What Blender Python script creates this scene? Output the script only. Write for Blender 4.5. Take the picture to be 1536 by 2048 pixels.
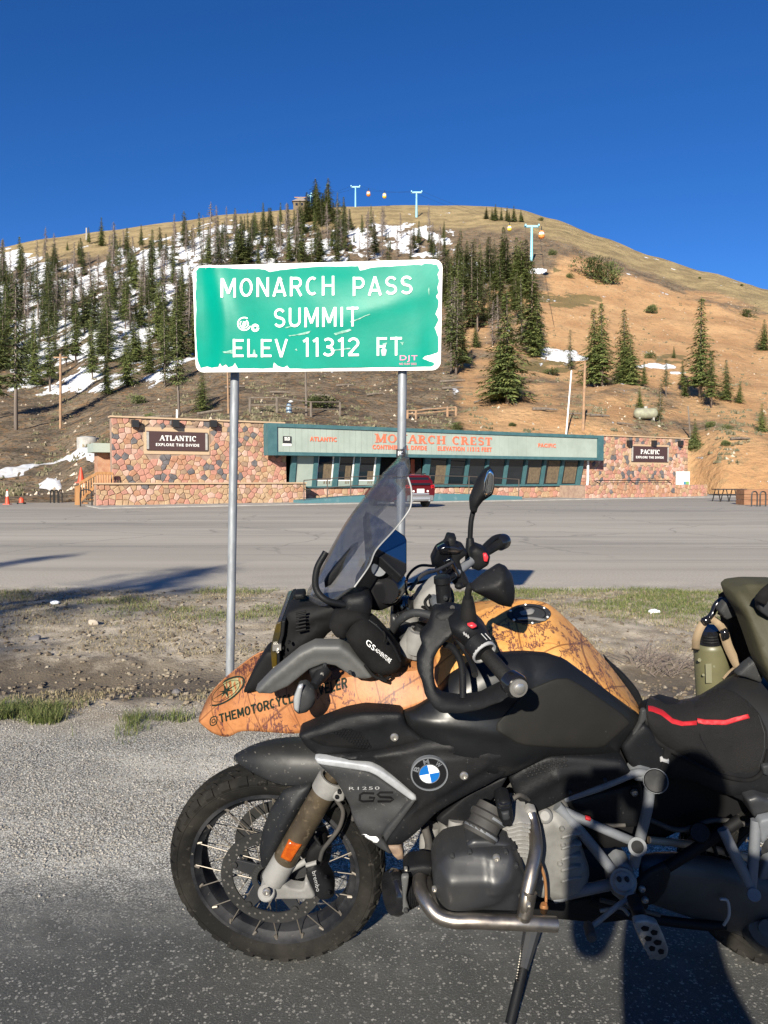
import bpy, bmesh, math, random
from mathutils import Vector as V, Matrix, noise
from mathutils.bvhtree import BVHTree
from mathutils.geometry import delaunay_2d_cdt
R = math.radians
random.seed(7)
for o in list(bpy.data.objects): bpy.data.objects.remove(o)
scene = bpy.context.scene
COL = scene.collection
# ------------------------------------------------------------ camera
CAM_H = 1.47
PITCH = math.atan(67 / 1536)
cd = bpy.data.cameras.new('camera'); cam = bpy.data.objects.new('camera', cd); COL.objects.link(cam)
cd.sensor_fit = 'HORIZONTAL'; cd.sensor_width = 36; cd.lens = 36
cd.clip_start = .05; cd.clip_end = 6000
cam.location = (0, 0, CAM_H); cam.rotation_euler = (R(90) - PITCH, 0, 0)
scene.camera = cam
# ------------------------------------------------------------ sky, sun, exposure
SUN = V((-.70, -2.45, 1.0)).normalized()          # towards the sun, behind the photographer's left shoulder
EL = math.asin(SUN.z)
world = bpy.data.worlds.new('World'); scene.world = world; world.use_nodes = True
wn = world.node_tree; wn.nodes.clear()
sky = wn.nodes.new('ShaderNodeTexSky'); sky.sky_type = 'NISHITA'; sky.sun_disc = False
sky.sun_elevation = EL; sky.sun_rotation = math.atan2(SUN.x, SUN.y)
sky.altitude = 3450; sky.air_density = 1.0; sky.dust_density = 0.2; sky.ozone_density = 4.0
bg = wn.nodes.new('ShaderNodeBackground'); bg.inputs[1].default_value = .07
wo = wn.nodes.new('ShaderNodeOutputWorld')
hs = wn.nodes.new('ShaderNodeHueSaturation'); hs.inputs['Saturation'].default_value = 1.22; hs.inputs['Hue'].default_value = .510; wn.links.new(sky.outputs[0], hs.inputs['Color']); wn.links.new(hs.outputs[0], bg.inputs[0]); wn.links.new(bg.outputs[0], wo.inputs[0])
sl = bpy.data.lights.new('sun', 'SUN'); sun = bpy.data.objects.new('sun', sl); COL.objects.link(sun)
sl.energy = 5.0; sl.angle = R(.53); sl.color = (1, .93, .80)
sun.rotation_euler = SUN.to_track_quat('Z', 'Y').to_euler(); sun.location = (-10, -30, 25)
scene.view_settings.view_transform = 'Standard'; scene.view_settings.look = 'None'
scene.view_settings.exposure = 1.0; scene.view_settings.gamma = 1; scene.view_settings.use_curve_mapping = False
scene.render.resolution_x = 768; scene.render.resolution_y = 1024
scene.render.engine = 'CYCLES'
try:
    scene.cycles.max_bounces = 8; scene.cycles.transparent_max_bounces = 16
except Exception: pass
# ------------------------------------------------------------ pixel helpers (photo is 1536 x 2048)
CO = V((0, 0, CAM_H)); cp, sp = math.cos(PITCH), math.sin(PITCH)
def ray(px, py):
    x = (px - 768) / 1536; y = (1024 - py) / 1536
    return V((x, cp + y * sp, -sp + y * cp))
def G(px, py, z=0):
    d = ray(px, py); return CO + d * ((z - CAM_H) / d.z)
def D(px, py, Y):
    d = ray(px, py); return CO + d * (Y / d.y)
PHI = R(11); Y0 = 2.33
RV = V((0, math.cos(PHI), math.sin(PHI)))          # across the bike, away from the camera
UV_ = V((0, -math.sin(PHI), math.cos(PHI)))         # up along the leaning bike
BP0 = V((0, Y0, 0))
def B(px, py, t):
    d = ray(px, py); return CO + d * ((t - (CO - BP0).dot(RV)) / d.dot(RV))
def mirror(p):
    return p - RV * (2 * (p - BP0).dot(RV))
# ------------------------------------------------------------ object helpers
def tag(o, label=None, cat=None, group=None, kind=None):
    if label: o['label'] = label
    if cat: o['category'] = cat
    if group: o['group'] = group
    if kind: o['kind'] = kind
    return o
def thing(name, loc, label, cat, group=None):
    o = bpy.data.objects.new(name, None); o.empty_display_size = .2; COL.objects.link(o); o.location = loc
    return tag(o, label, cat, group)
def root_of(o):
    while o.parent: o = o.parent
    return o
def cr(pts, n=6):
    """Catmull-Rom through points (tuples or vectors)"""
    P = [V(p) for p in pts]
    if len(P) < 3: return P
    Q = [P[0] * 2 - P[1]] + P + [P[-1] * 2 - P[-2]]; out = []
    for i in range(1, len(Q) - 2):
        a, b, c, d = Q[i - 1:i + 3]
        for k in range(n):
            t = k / n
            out.append(.5 * (2 * b + (c - a) * t + (2 * a - 5 * b + 4 * c - d) * t * t + (3 * b - a - 3 * c + d) * t ** 3))
    return out + [P[-1]]
def chaikin(pts, n=1, q=.25):
    for _ in range(n):
        o = []
        for i in range(len(pts)):
            a, b = pts[i], pts[(i + 1) % len(pts)]
            o.append(tuple(x * (1 - q) + y * q for x, y in zip(a, b))); o.append(tuple(x * q + y * (1 - q) for x, y in zip(a, b)))
        pts = o
    return pts
class MB:
    def __init__(s): s.v = []; s.f = []; s.m = []; s.cur = 0
    def add(s, vs, fs):
        b = len(s.v); s.v += [V(p) for p in vs]
        for f in fs: s.f.append([i + b for i in f]); s.m.append(s.cur)
        return s
    def mat(s, i): s.cur = i; return s
    def box(s, c, size, rot=None, taper=1):
        x, y, z = [q / 2 for q in size]; c = V(c)
        vs = [V((sx * x * (taper if sz > 0 else 1), sy * y * (taper if sz > 0 else 1), sz * z)) for sz in (-1, 1) for sy in (-1, 1) for sx in (-1, 1)]
        if rot: vs = [rot @ q for q in vs]
        return s.add([c + q for q in vs], [(0, 2, 3, 1), (4, 5, 7, 6), (0, 1, 5, 4), (2, 6, 7, 3), (0, 4, 6, 2), (1, 3, 7, 5)])
    def beam(s, a, b, w, h, up=(0, 0, 1)):
        a, b = V(a), V(b); d = (b - a); L = d.length; d.normalize(); u = V(up)
        sd = d.cross(u)
        if sd.length < 1e-4: sd = d.cross(V((1, 0, 0)))
        sd.normalize(); u = sd.cross(d)
        return s.add([p + sd * (i * w / 2) + u * (j * h / 2) for p in (a, b) for i, j in ((-1, -1), (1, -1), (1, 1), (-1, 1))],
                     [(0, 1, 2, 3), (7, 6, 5, 4), (0, 4, 5, 1), (1, 5, 6, 2), (2, 6, 7, 3), (3, 7, 4, 0)])
    def tube(s, pts, r, seg=10, caps=True, closed=False):
        P = [V(p) for p in pts]; n = len(P)
        rs = r if isinstance(r, (list, tuple)) else [r] * n
        if len(rs) != n: rs = [rs[min(int(i * (len(rs) - 1) / (n - 1)), len(rs) - 2)] * (1 - (i * (len(rs) - 1) / (n - 1) - min(int(i * (len(rs) - 1) / (n - 1)), len(rs) - 2))) + rs[min(int(i * (len(rs) - 1) / (n - 1)), len(rs) - 2) + 1] * (i * (len(rs) - 1) / (n - 1) - min(int(i * (len(rs) - 1) / (n - 1)), len(rs) - 2)) for i in range(n)]
        nrm = None; vs = []
        for i, p in enumerate(P):
            a = P[i - 1] if (i or closed) else P[0]; b = P[(i + 1) % n] if (i < n - 1 or closed) else P[-1]
            d = (b - a).normalized()
            if nrm is None:
                nrm = d.cross(V((0, 0, 1)))
                if nrm.length < .05: nrm = d.cross(V((1, 0, 0)))
            nrm = (nrm - d * nrm.dot(d)).normalized(); bn = d.cross(nrm)
            for k in range(seg):
                t = 2 * math.pi * k / seg
                vs.append(p + (nrm * math.cos(t) + bn * math.sin(t)) * rs[i])
        fs = []
        for i in range(n if closed else n - 1):
            j = (i + 1) % n
            for k in range(seg):
                fs.append((i * seg + k, i * seg + (k + 1) % seg, j * seg + (k + 1) % seg, j * seg + k))
        if caps and not closed:
            fs.append(tuple(range(seg))[::-1]); fs.append(tuple((n - 1) * seg + k for k in range(seg)))
        return s.add(vs, fs)
    def lathe(s, a, b, prof, seg=20, cap=True):
        """prof: (t along a->b in metres, radius)"""
        a, b = V(a), V(b); d = (b - a).normalized()
        x = d.cross(V((0, 0, 1)))
        if x.length < .05: x = d.cross(V((1, 0, 0)))
        x.normalize(); y = d.cross(x); vs = []; fs = []
        for (t, r) in prof:
            for k in range(seg):
                q = 2 * math.pi * k / seg
                vs.append(a + d * t + (x * math.cos(q) + y * math.sin(q)) * max(r, 1e-5))
        for i in range(len(prof) - 1):
            for k in range(seg): fs.append((i * seg + k, i * seg + (k + 1) % seg, (i + 1) * seg + (k + 1) % seg, (i + 1) * seg + k))
        if cap:
            if prof[0][1] > 1e-4: fs.append(tuple(range(seg))[::-1])
            if prof[-1][1] > 1e-4: fs.append(tuple((len(prof) - 1) * seg + k for k in range(seg)))
        return s.add(vs, fs)
    def prism(s, poly, vec):
        vec = V(vec); P = [V(p) for p in poly]; n = len(P)
        return s.add(P + [p + vec for p in P], [tuple(range(n))[::-1], tuple(range(n, 2 * n))] + [(i, (i + 1) % n, n + (i + 1) % n, n + i) for i in range(n)])
    def grid(s, rows, closed=False):
        n = len(rows[0]); vs = [p for r in rows for p in r]; fs = []
        for i in range(len(rows) - 1):
            for k in range(n if closed else n - 1):
                fs.append((i * n + k, i * n + (k + 1) % n, (i + 1) * n + (k + 1) % n, (i + 1) * n + k))
        return s.add(vs, fs)
    def sphere(s, c, r, sc=(1, 1, 1), seg=12, rings=8, rot=None):
        c = V(c); vs = []; fs = []
        for i in range(rings + 1):
            for k in range(seg):
                a = math.pi * i / rings; q = 2 * math.pi * k / seg
                p = V((math.sin(a) * math.cos(q) * sc[0], math.sin(a) * math.sin(q) * sc[1], math.cos(a) * sc[2])) * r
                if rot: p = rot @ p
                vs.append(c + p)
        for i in range(rings):
            for k in range(seg): fs.append((i * seg + k, (i + 1) * seg + k, (i + 1) * seg + (k + 1) % seg, i * seg + (k + 1) % seg))
        return s.add(vs, fs)
    def build(s, name, m, parent=None, smooth=35, bevel=0, sub=0, solid=0, fix=True, base=None):
        off = V((0, 0, 0))
        if parent: off = root_of(parent).location.copy()
        elif base is not None: off = V(base)
        elif s.v:
            lo = [min(p[i] for p in s.v) for i in range(3)]; hi = [max(p[i] for p in s.v) for i in range(3)]
            off = V(((lo[0] + hi[0]) / 2, (lo[1] + hi[1]) / 2, lo[2]))
        me = bpy.data.meshes.new(name); me.from_pydata([p - off for p in s.v], [], s.f)
        mats = m if isinstance(m, (list, tuple)) else [m]
        for q in mats: me.materials.append(q)
        if len(mats) > 1: me.polygons.foreach_set('material_index', s.m)
        if fix or sub:
            bm = bmesh.new(); bm.from_mesh(me); bmesh.ops.remove_doubles(bm, verts=bm.verts, dist=2e-5)
            bmesh.ops.recalc_face_normals(bm, faces=bm.faces); bm.to_mesh(me); bm.free()
        if smooth:
            me.polygons.foreach_set('use_smooth', [True] * len(me.polygons)); me.set_sharp_from_angle(angle=R(smooth))
        me.update()
        o = bpy.data.objects.new(name, me); COL.objects.link(o)
        if parent: o.parent = parent
        else: o.location = off
        if solid: md = o.modifiers.new('thick', 'SOLIDIFY'); md.thickness = solid; md.offset = 0
        if sub: md = o.modifiers.new('sub', 'SUBSURF'); md.levels = sub; md.render_levels = sub
        if bevel:
            md = o.modifiers.new('bev', 'BEVEL'); md.width = bevel; md.segments = 2; md.limit_method = 'ANGLE'; md.angle_limit = R(40)
        return o
def dup(o, loc=None, rz=None, scale=None, label=None, parent=None):
    c = o.copy(); COL.objects.link(c); c.parent = parent
    if loc is not None: c.location = loc
    if rz is not None: c.rotation_euler = (c.rotation_euler.x, c.rotation_euler.y, rz)
    if scale is not None: c.scale = scale if isinstance(scale, (tuple, list)) else (scale,) * 3
    if label: c['label'] = label
    for ch in list(o.children): dup(ch, parent=c)
    return c
def structure(o): o['kind'] = 'structure'; return o
# ------------------------------------------------------------ text
def text_geo(s, bold=.0, spacing=1.0, res=3):
    cu = bpy.data.curves.new('txt', 'FONT'); cu.body = s; cu.offset = bold; cu.resolution_u = res; cu.space_character = spacing; cu.fill_mode = 'FRONT'
    o = bpy.data.objects.new('txt', cu); COL.objects.link(o)
    me = bpy.data.meshes.new_from_object(o)
    vs = [(v.co.x, v.co.y) for v in me.vertices]; fs = [tuple(p.vertices) for p in me.polygons]
    bpy.data.objects.remove(o); bpy.data.meshes.remove(me); bpy.data.curves.remove(cu)
    return norm2(vs, fs)
def norm2(vs, fs):
    x0 = min(v[0] for v in vs); x1 = max(v[0] for v in vs); y0 = min(v[1] for v in vs); y1 = max(v[1] for v in vs)
    return [((v[0] - x0) / (x1 - x0), (v[1] - y0) / (y1 - y0)) for v in vs], fs
# stroke letters with slab serifs, unit height: strokes (points, width)
def ell(cx, cy, rx, ry, a0, a1, n=12): return [(cx + rx * math.cos(R(a0 + (a1 - a0) * i / n)), cy + ry * math.sin(R(a0 + (a1 - a0) * i / n))) for i in range(n + 1)]
TK, TN = .21, .09
SER = {
 'A': (.86, [([(.08, 0), (.42, 1)], TN), ([(.76, 0), (.44, 1)], TK), ([(.2, .33), (.64, .33)], TN)], [(.08, 0), (.76, 0)]),
 'T': (.76, [([(.38, 0), (.38, 1)], TK), ([(.03, .95), (.73, .95)], .1), ([(.06, 1), (.06, .72)], .08), ([(.7, 1), (.7, .72)], .08)], [(.38, 0)]),
 'L': (.7, [([(.2, 0), (.2, 1)], TK), ([(.2, .05), (.66, .05)], .1), ([(.62, 0), (.62, .3)], .09)], [(.2, 1)]),
 'N': (.9, [([(.16, 0), (.16, 1)], TN), ([(.16, 1), (.74, 0)], TK), ([(.74, 0), (.74, 1)], TN)], [(.16, 0), (.1, 1), (.74, 1)]),
 'I': (.44, [([(.22, 0), (.22, 1)], TK)], [(.22, 0), (.22, 1)]),
 'C': (.8, [(ell(.42, .5, .32, .45, 50, 310, 16), .15), ([(.12, .35), (.12, .65)], .2), ([(.68, .98), (.68, .68)], .08)], []),
 'P': (.74, [([(.2, 0), (.2, 1)], TK), (ell(.34, .72, .28, .23, 100, -100, 10), .14), ([(.2, .95), (.36, .95)], .1), ([(.2, .48), (.36, .48)], .1)], [(.2, 0), (.14, 1)]),
 'F': (.7, [([(.2, 0), (.2, 1)], TK), ([(.2, .95), (.66, .95)], .1), ([(.2, .52), (.5, .52)], .1), ([(.63, 1), (.63, .7)], .08)], [(.2, 0)]),
 'M': (1.06, [([(.16, 0), (.16, 1)], TN), ([(.16, 1), (.5, .05)], TK), ([(.5, .05), (.86, 1)], TN), ([(.88, 0), (.88, 1)], TK)], [(.16, 0), (.88, 0), (.12, 1), (.92, 1)]),
 'O': (.86, [(ell(.43, .5, .33, .45, 0, 360, 20), .13), ([(.11, .32), (.11, .68)], .2), ([(.75, .32), (.75, .68)], .2)], []),
 'R': (.84, [([(.2, 0), (.2, 1)], TK), (ell(.34, .73, .26, .22, 100, -100, 10), .14), ([(.2, .95), (.36, .95)], .1), ([(.2, .5), (.36, .5)], .1), ([(.4, .5), (.7, .02)], TK)], [(.2, 0), (.72, 0), (.14, 1)]),
 'H': (.92, [([(.18, 0), (.18, 1)], TK), ([(.74, 0), (.74, 1)], TK), ([(.18, .5), (.74, .5)], .1)], [(.18, 0), (.18, 1), (.74, 0), (.74, 1)]),
 'E': (.74, [([(.2, 0), (.2, 1)], TK), ([(.2, .95), (.66, .95)], .1), ([(.2, .52), (.52, .52)], .1), ([(.2, .05), (.68, .05)], .1), ([(.63, 1), (.63, .72)], .08), ([(.65, 0), (.65, .28)], .08)], []),
 'S': (.7, [([(.6, .8)] + ell(.35, .74, .22, .21, 40, 250, 10) + ell(.36, .27, .24, .22, 80, -150, 12), .16)], []),
 ' ': (.45, [], []),
}
W_ = .122
HWY = {
 'M': (.80, [[(.08, 0), (.08, 1)], [(.10, .97), (.40, .2)], [(.40, .2), (.70, .97)], [(.72, 0), (.72, 1)]]), 'O': (.70, [ell(.35, .5, .27, .42, 0, 360, 22)]), 'N': (.68, [[(.08, 0), (.08, 1)], [(.10, .96), (.58, .04)], [(.60, 0), (.60, 1)]]),
 'A': (.72, [[(.06, 0), (.36, .99)], [(.66, 0), (.36, .99)], [(.17, .27), (.55, .27)]]), 'R': (.66, [[(.08, 0), (.08, 1)], [(.08, .925), (.36, .925)] + ell(.36, .70, .21, .225, 80, -90, 10) + [(.08, .475)], [(.34, .48), (.60, 0)]]), 'C': (.66, [ell(.35, .5, .27, .42, 56, 304, 18)]),
 'H': (.68, [[(.08, 0), (.08, 1)], [(.60, 0), (.60, 1)], [(.08, .51), (.60, .51)]]), 'P': (.64, [[(.08, 0), (.08, 1)], [(.08, .925), (.36, .925)] + ell(.36, .68, .21, .245, 80, -90, 10) + [(.08, .435)]]), 'S': (.64, [ell(.32, .715, .235, .21, 25, 255, 12) + ell(.32, .285, .245, .21, 75, -155, 12)]),
 'U': (.68, [[(.08, 1), (.08, .34)] + ell(.34, .34, .26, .265, 190, 350, 12) + [(.60, .34), (.60, 1)]]), 'I': (.22, [[(.11, 0), (.11, 1)]]), 'T': (.62, [[(.31, 0), (.31, 1)], [(.0, .925), (.62, .925)]]), 'E': (.60, [[(.08, 0), (.08, 1)], [(.08, .925), (.58, .925)], [(.08, .51), (.50, .51)], [(.08, .075), (.58, .075)]]),
 'L': (.56, [[(.08, 0), (.08, 1)], [(.08, .075), (.54, .075)]]), 'V': (.68, [[(.05, 1), (.34, .01)], [(.63, 1), (.34, .01)]]), 'F': (.58, [[(.08, 0), (.08, 1)], [(.08, .925), (.56, .925)], [(.08, .50), (.48, .50)]]), '1': (.34, [[(.24, 0), (.24, 1)], [(.04, .80), (.24, .93)]]),
 '3': (.62, [ell(.30, .72, .23, .205, 140, -80, 12) + [(.22, .53)], [(.22, .52)] + ell(.30, .285, .25, .21, 82, -150, 14)]), '2': (.62, [ell(.30, .70, .24, .225, 160, -30, 12) + [(.06, .09)], [(.04, .075), (.58, .075)]]), 'Y': (.68, [[(.05, 1), (.34, .46)], [(.63, 1), (.34, .46)], [(.34, 0), (.34, .48)]]), ' ': (.5, []),
}
def union2(vs, fs):
    co, _, fc, _a, _b, of = delaunay_2d_cdt([V(p) for p in vs], [], [list(f) for f in fs], 0, 1e-5)
    return norm2([(c.x, c.y) for c in co], [tuple(f) for f, o in zip(fc, of) if o])
def strokes2(strokes, vs, fs, x):
    for pts, wd in strokes:
        n = len(pts); L = []
        for i, p in enumerate(pts):
            a = pts[max(i - 1, 0)]; b = pts[min(i + 1, n - 1)]; dx, dy = b[0] - a[0], b[1] - a[1]; l = math.hypot(dx, dy) or 1
            L.append(((p[0] - dy / l * wd / 2 + x, p[1] + dx / l * wd / 2), (p[0] + dy / l * wd / 2 + x, p[1] - dx / l * wd / 2)))
        b0 = len(vs)
        for l, r in L: vs += [l, r]
        for i in range(n - 1): fs.append((b0 + 2 * i, b0 + 2 * i + 1, b0 + 2 * i + 3, b0 + 2 * i + 2))
def serif_geo(s, gap=.06):
    vs, fs = [], []; x = 0
    for ch in s:
        w, st, se = SER[ch]
        strokes2(list(st) + [([(a - .17, b + (.03 if b == 0 else -.03)), (a + .17, b + (.03 if b == 0 else -.03))], .07) for a, b in se], vs, fs, x); x += w + gap
    return union2(vs, fs)
def hwy_geo(s, gap=.17, wd=None):
    vs, fs = [], []; x = 0
    for ch in s: w, st = HWY[ch]; strokes2([(p, wd or W_) for p in st], vs, fs, x); x += w + gap
    return union2(vs, fs)
def geo_on_plane(name, geo, o, u, v, m, parent, depth):
    """flat lettering as a thin solid on the plane o + a*u + b*v; depth: vector out of the plane"""
    mb = MB(); vs, fs = geo; o, u, v = V(o), V(u), V(v); depth = V(depth)
    n = len(vs); P = [o + u * a + v * b for a, b in vs]
    cnt = {}
    for f in fs:
        for i in range(len(f)):
            e = (f[i], f[(i + 1) % len(f)]); k = (min(e), max(e)); cnt.setdefault(k, []).append(e)
    F = [tuple(i + n for i in f) for f in fs] + [(e[0][0], e[0][1], e[0][1] + n, e[0][0] + n) for e in cnt.values() if len(e) == 1]
    mb.add(P + [p + depth for p in P], F)
    return mb.build(name, m, parent, smooth=0, fix=False)
# ------------------------------------------------------------ materials
def lin(c):
    return tuple((x / 255 / 12.92 if x / 255 <= .04045 else ((x / 255 + .055) / 1.055) ** 2.4) for x in c) + (1,)
def mk(name, c, rough=.6, metal=0, c2=None, nscale=5, namt=1.0, lo=.35, hi=.65, bump=0, bscale=60, spec=.5, detail=6, coat=0, rvar=0, c3=None, n3=40, lo3=.55, hi3=.7, stretch=None):
    """principled surface whose colour wanders between c, c2 (large noise) and c3 (fine noise), with bump relief"""
    m = bpy.data.materials.new(name); m.use_nodes = True; nt = m.node_tree; N = nt.nodes; L = nt.links
    b = N['Principled BSDF']; b.inputs['Roughness'].default_value = rough; b.inputs['Metallic'].default_value = metal
    b.inputs['Specular IOR Level'].default_value = spec; b.inputs['Coat Weight'].default_value = coat
    c = tuple(c) + ((1,) if len(c) == 3 else ()); b.inputs['Base Color'].default_value = c
    tc = N.new('ShaderNodeTexCoord'); src = tc.outputs['Object']
    if stretch:
        mp = N.new('ShaderNodeMapping'); mp.inputs['Scale'].default_value = stretch; L.new(src, mp.inputs[0]); src = mp.outputs[0]
    def nz(scale, det):
        n = N.new('ShaderNodeTexNoise'); n.inputs['Scale'].default_value = scale; n.inputs['Detail'].default_value = det; n.inputs['Roughness'].default_value = .62
        L.new(src, n.inputs['Vector']); return n.outputs['Fac']
    def rng(f, a, b_, o0=0, o1=1):
        r = N.new('ShaderNodeMapRange'); r.interpolation_type = 'SMOOTHSTEP'
        for i, q in enumerate((a, b_, o0, o1)): r.inputs[i + 1].default_value = q
        L.new(f, r.inputs[0]); return r.outputs[0]
    def mix(f, A, Bc):
        x = N.new('ShaderNodeMix'); x.data_type = 'RGBA'; L.new(f, x.inputs[0])
        for i, q in ((6, A), (7, Bc)):
            if isinstance(q, tuple): x.inputs[i].default_value = q if len(q) == 4 else q + (1,)
            else: L.new(q, x.inputs[i])
        return x.outputs[2]
    col = c; f = None
    if c2 is not None:
        f = rng(nz(nscale, detail), lo, hi, 0, namt); col = mix(f, col, tuple(c2))
    if c3 is not None: col = mix(rng(nz(n3, 3), lo3, hi3), col, tuple(c3))
    if col is not c: L.new(col, b.inputs['Base Color'])
    if rvar: L.new(rng(nz(nscale * 2.3, 5), .3, .7, rough, rough + rvar), b.inputs['Roughness'])
    if bump:
        bn = N.new('ShaderNodeBump'); bn.inputs['Strength'].default_value = bump; bn.inputs['Distance'].default_value = .01
        L.new(nz(bscale, 6), bn.inputs['Height']); L.new(bn.outputs[0], b.inputs['Normal'])
    return m
# ============================================================ GROUND
def sst(a, b, x):
    t = min(max((x - a) / (b - a), 0), 1); return t * t * (3 - 2 * t)
def tab(T, x):
    if x <= T[0][0]: return T[0][1]
    for (a, p), (b, q) in zip(T, T[1:]):
        if x <= b:
            t = (x - a) / (b - a); t = t * t * (3 - 2 * t) * .5 + t * .5; return p + (q - p) * t
    return T[-1][1]
def ground_material():
    m = bpy.data.materials.new('roadside_ground'); m.use_nodes = True; nt = m.node_tree; N = nt.nodes; L = nt.links
    b = N['Principled BSDF']; b.inputs['Roughness'].default_value = .9; b.inputs['Specular IOR Level'].default_value = .25
    geo = N.new('ShaderNodeNewGeometry'); pos = geo.outputs['Position']
    sep = N.new('ShaderNodeSeparateXYZ'); L.new(pos, sep.inputs[0])
    def nz(scale, det=6, vec=None, rough=.6):
        n = N.new('ShaderNodeTexNoise'); n.inputs['Scale'].default_value = scale; n.inputs['Detail'].default_value = det; n.inputs['Roughness'].default_value = rough
        L.new(vec or pos, n.inputs['Vector']); return n.outputs['Fac']
    def mp(s):
        n = N.new('ShaderNodeMapping'); n.inputs['Scale'].default_value = s; L.new(pos, n.inputs[0]); return n.outputs[0]
    def rng(f, a, b_, o0=0, o1=1):
        r = N.new('ShaderNodeMapRange'); r.interpolation_type = 'SMOOTHSTEP'
        for i, q in enumerate((a, b_, o0, o1)): r.inputs[i + 1].default_value = q
        L.new(f, r.inputs[0]); return r.outputs[0]
    def mt(op, a, b_=None):
        n = N.new('ShaderNodeMath'); n.operation = op
        for i, q in enumerate((a, b_)):
            if q is None: continue
            if isinstance(q, (int, float)): n.inputs[i].default_value = q
            else: L.new(q, n.inputs[i])
        return n.outputs[0]
    def mix(f, A, Bc):
        x = N.new('ShaderNodeMix'); x.data_type = 'RGBA'
        if isinstance(f, (int, float)): x.inputs[0].default_value = f
        else: L.new(f, x.inputs[0])
        for i, q in ((6, A), (7, Bc)):
            if isinstance(q, tuple): x.inputs[i].default_value = q + (1,)
            else: L.new(q, x.inputs[i])
        return x.outputs[2]
    def vor(scale, vec=None, rnd=1):
        v = N.new('ShaderNodeTexVoronoi'); v.inputs['Scale'].default_value = scale; v.inputs['Randomness'].default_value = rnd
        L.new(vec or pos, v.inputs['Vector']); return v
    y = sep.outputs['Y']
    wob = mt('MULTIPLY', mt('SUBTRACT', nz(1.3, 8), .5), .9)
    yy = mt('ADD', y, wob)
    yfine = mt('ADD', y, mt('MULTIPLY', mt('SUBTRACT', nz(7, 8), .5), 1.3))
    # asphalt: dark binder, pale chips of several sizes
    # warp positions so that the chips are irregular
    wv = N.new('ShaderNodeTexNoise'); wv.inputs['Scale'].default_value = 90; wv.inputs['Detail'].default_value = 2; L.new(pos, wv.inputs['Vector'])
    wa = N.new('ShaderNodeVectorMath'); wa.operation = 'SCALE'; wa.inputs['Scale'].default_value = .012; L.new(wv.outputs['Color'], wa.inputs[0])
    wp = N.new('ShaderNodeVectorMath'); wp.operation = 'ADD'; L.new(pos, wp.inputs[0]); L.new(wa.outputs[0], wp.inputs[1]); wpos = wp.outputs[0]
    v1 = vor(92, wpos); v2 = vor(230, wpos)
    s1 = N.new('ShaderNodeSeparateColor'); L.new(v1.outputs['Color'], s1.inputs[0])
    s2 = N.new('ShaderNodeSeparateColor'); L.new(v2.outputs['Color'], s2.inputs[0])
    chip1 = mt('MULTIPLY', mt('LESS_THAN', v1.outputs['Distance'], mt('MULTIPLY', s1.outputs[1], .50)), mt('GREATER_THAN', s1.outputs[0], .28))
    chip2 = mt('MULTIPLY', mt('LESS_THAN', v2.outputs['Distance'], .40), mt('GREATER_THAN', s2.outputs[0], .62))
    big = rng(nz(.9, 5), .35, .7)
    asp = mix(big, (.060, .061, .057), (.084, .084, .078))
    chipc = mix(s1.outputs[2], (.10, .098, .092), (.36, .345, .31))
    asp = mix(mt('MULTIPLY', chip2, .75), asp, (.15, .147, .138)); asp = mix(mt('MULTIPLY', chip1, .95), asp, chipc)
    stain = rng(nz(2.2, 3), .62, .75); asp = mix(mt('MULTIPLY', stain, .55), asp, (.02, .02, .021))
    # gravel shoulder
    v3 = vor(135, wpos); s3 = N.new('ShaderNodeSeparateColor'); L.new(v3.outputs['Color'], s3.inputs[0])
    v4 = vor(300, wpos); s4 = N.new('ShaderNodeSeparateColor'); L.new(v4.outputs['Color'], s4.inputs[0])
    gr = mix(s3.outputs[0], (.20, .192, .172), (.84, .81, .73)); gr = mix(mt('MULTIPLY', s4.outputs[1], .38), gr, (.66, .64, .575))
    gr = mix(rng(v3.outputs['Distance'], .38, .62), gr, (.11, .104, .092))
    gr = mix(mt('MULTIPLY', rng(nz(1.1, 6, mp((.6, 1.6, 1))), .42, .7), .55), gr, (.74, .70, .61))
    # dry dirt of the verge, damp towards the ditch
    dirt = mix(rng(nz(4, 9), .35, .7), (.24, .20, .145), (.47, .405, .31))
    dirt = mix(mt('MULTIPLY', rng(nz(38, 6), .52, .66), .55), dirt, (.15, .118, .083))
    dirt = mix(mt('MULTIPLY', rng(nz(110, 4), .56, .64), .6), dirt, (.58, .51, .40))
    wet = mt('MULTIPLY', rng(mt('ABSOLUTE', mt('SUBTRACT', yfine, 5.75)), .25, .85, 1, 0), rng(nz(.5, 4), .3, .52))
    dirt = mix(mt('MULTIPLY', wet, .85), dirt, (.085, .066, .046))
    gt = mt('MULTIPLY', rng(yfine, 7.2, 9.2), rng(nz(2.5, 8), .42, .6))
    dirt = mix(mt('MULTIPLY', gt, .3), dirt, (.13, .125, .055))
    # worn pale parking lot, streaked along its length
    lot = mix(rng(nz(.35, 7, mp((.12, 1, 1))), .3, .7), (.31, .282, .236), (.42, .382, .32))
    lot = mix(mt('MULTIPLY', rng(nz(.9, 8, mp((.06, 1.4, 1))), .5, .68), .6), lot, (.21, .195, .17))
    lot = mix(mt('MULTIPLY', rng(nz(60, 4), .5, .68), .35), lot, (.52, .48, .42))
    lot = mix(rng(yfine, 10, 15, .65, 0), lot, mix(rng(nz(30, 5), .4, .65), (.38, .34, .275), (.52, .47, .39)))
    lot = mix(mt('MULTIPLY', rng(y, 26, 44), .5), lot, (.24, .22, .195))
    cr_ = N.new('ShaderNodeTexVoronoi'); cr_.feature = 'DISTANCE_TO_EDGE'; cr_.inputs['Scale'].default_value = .22
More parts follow.
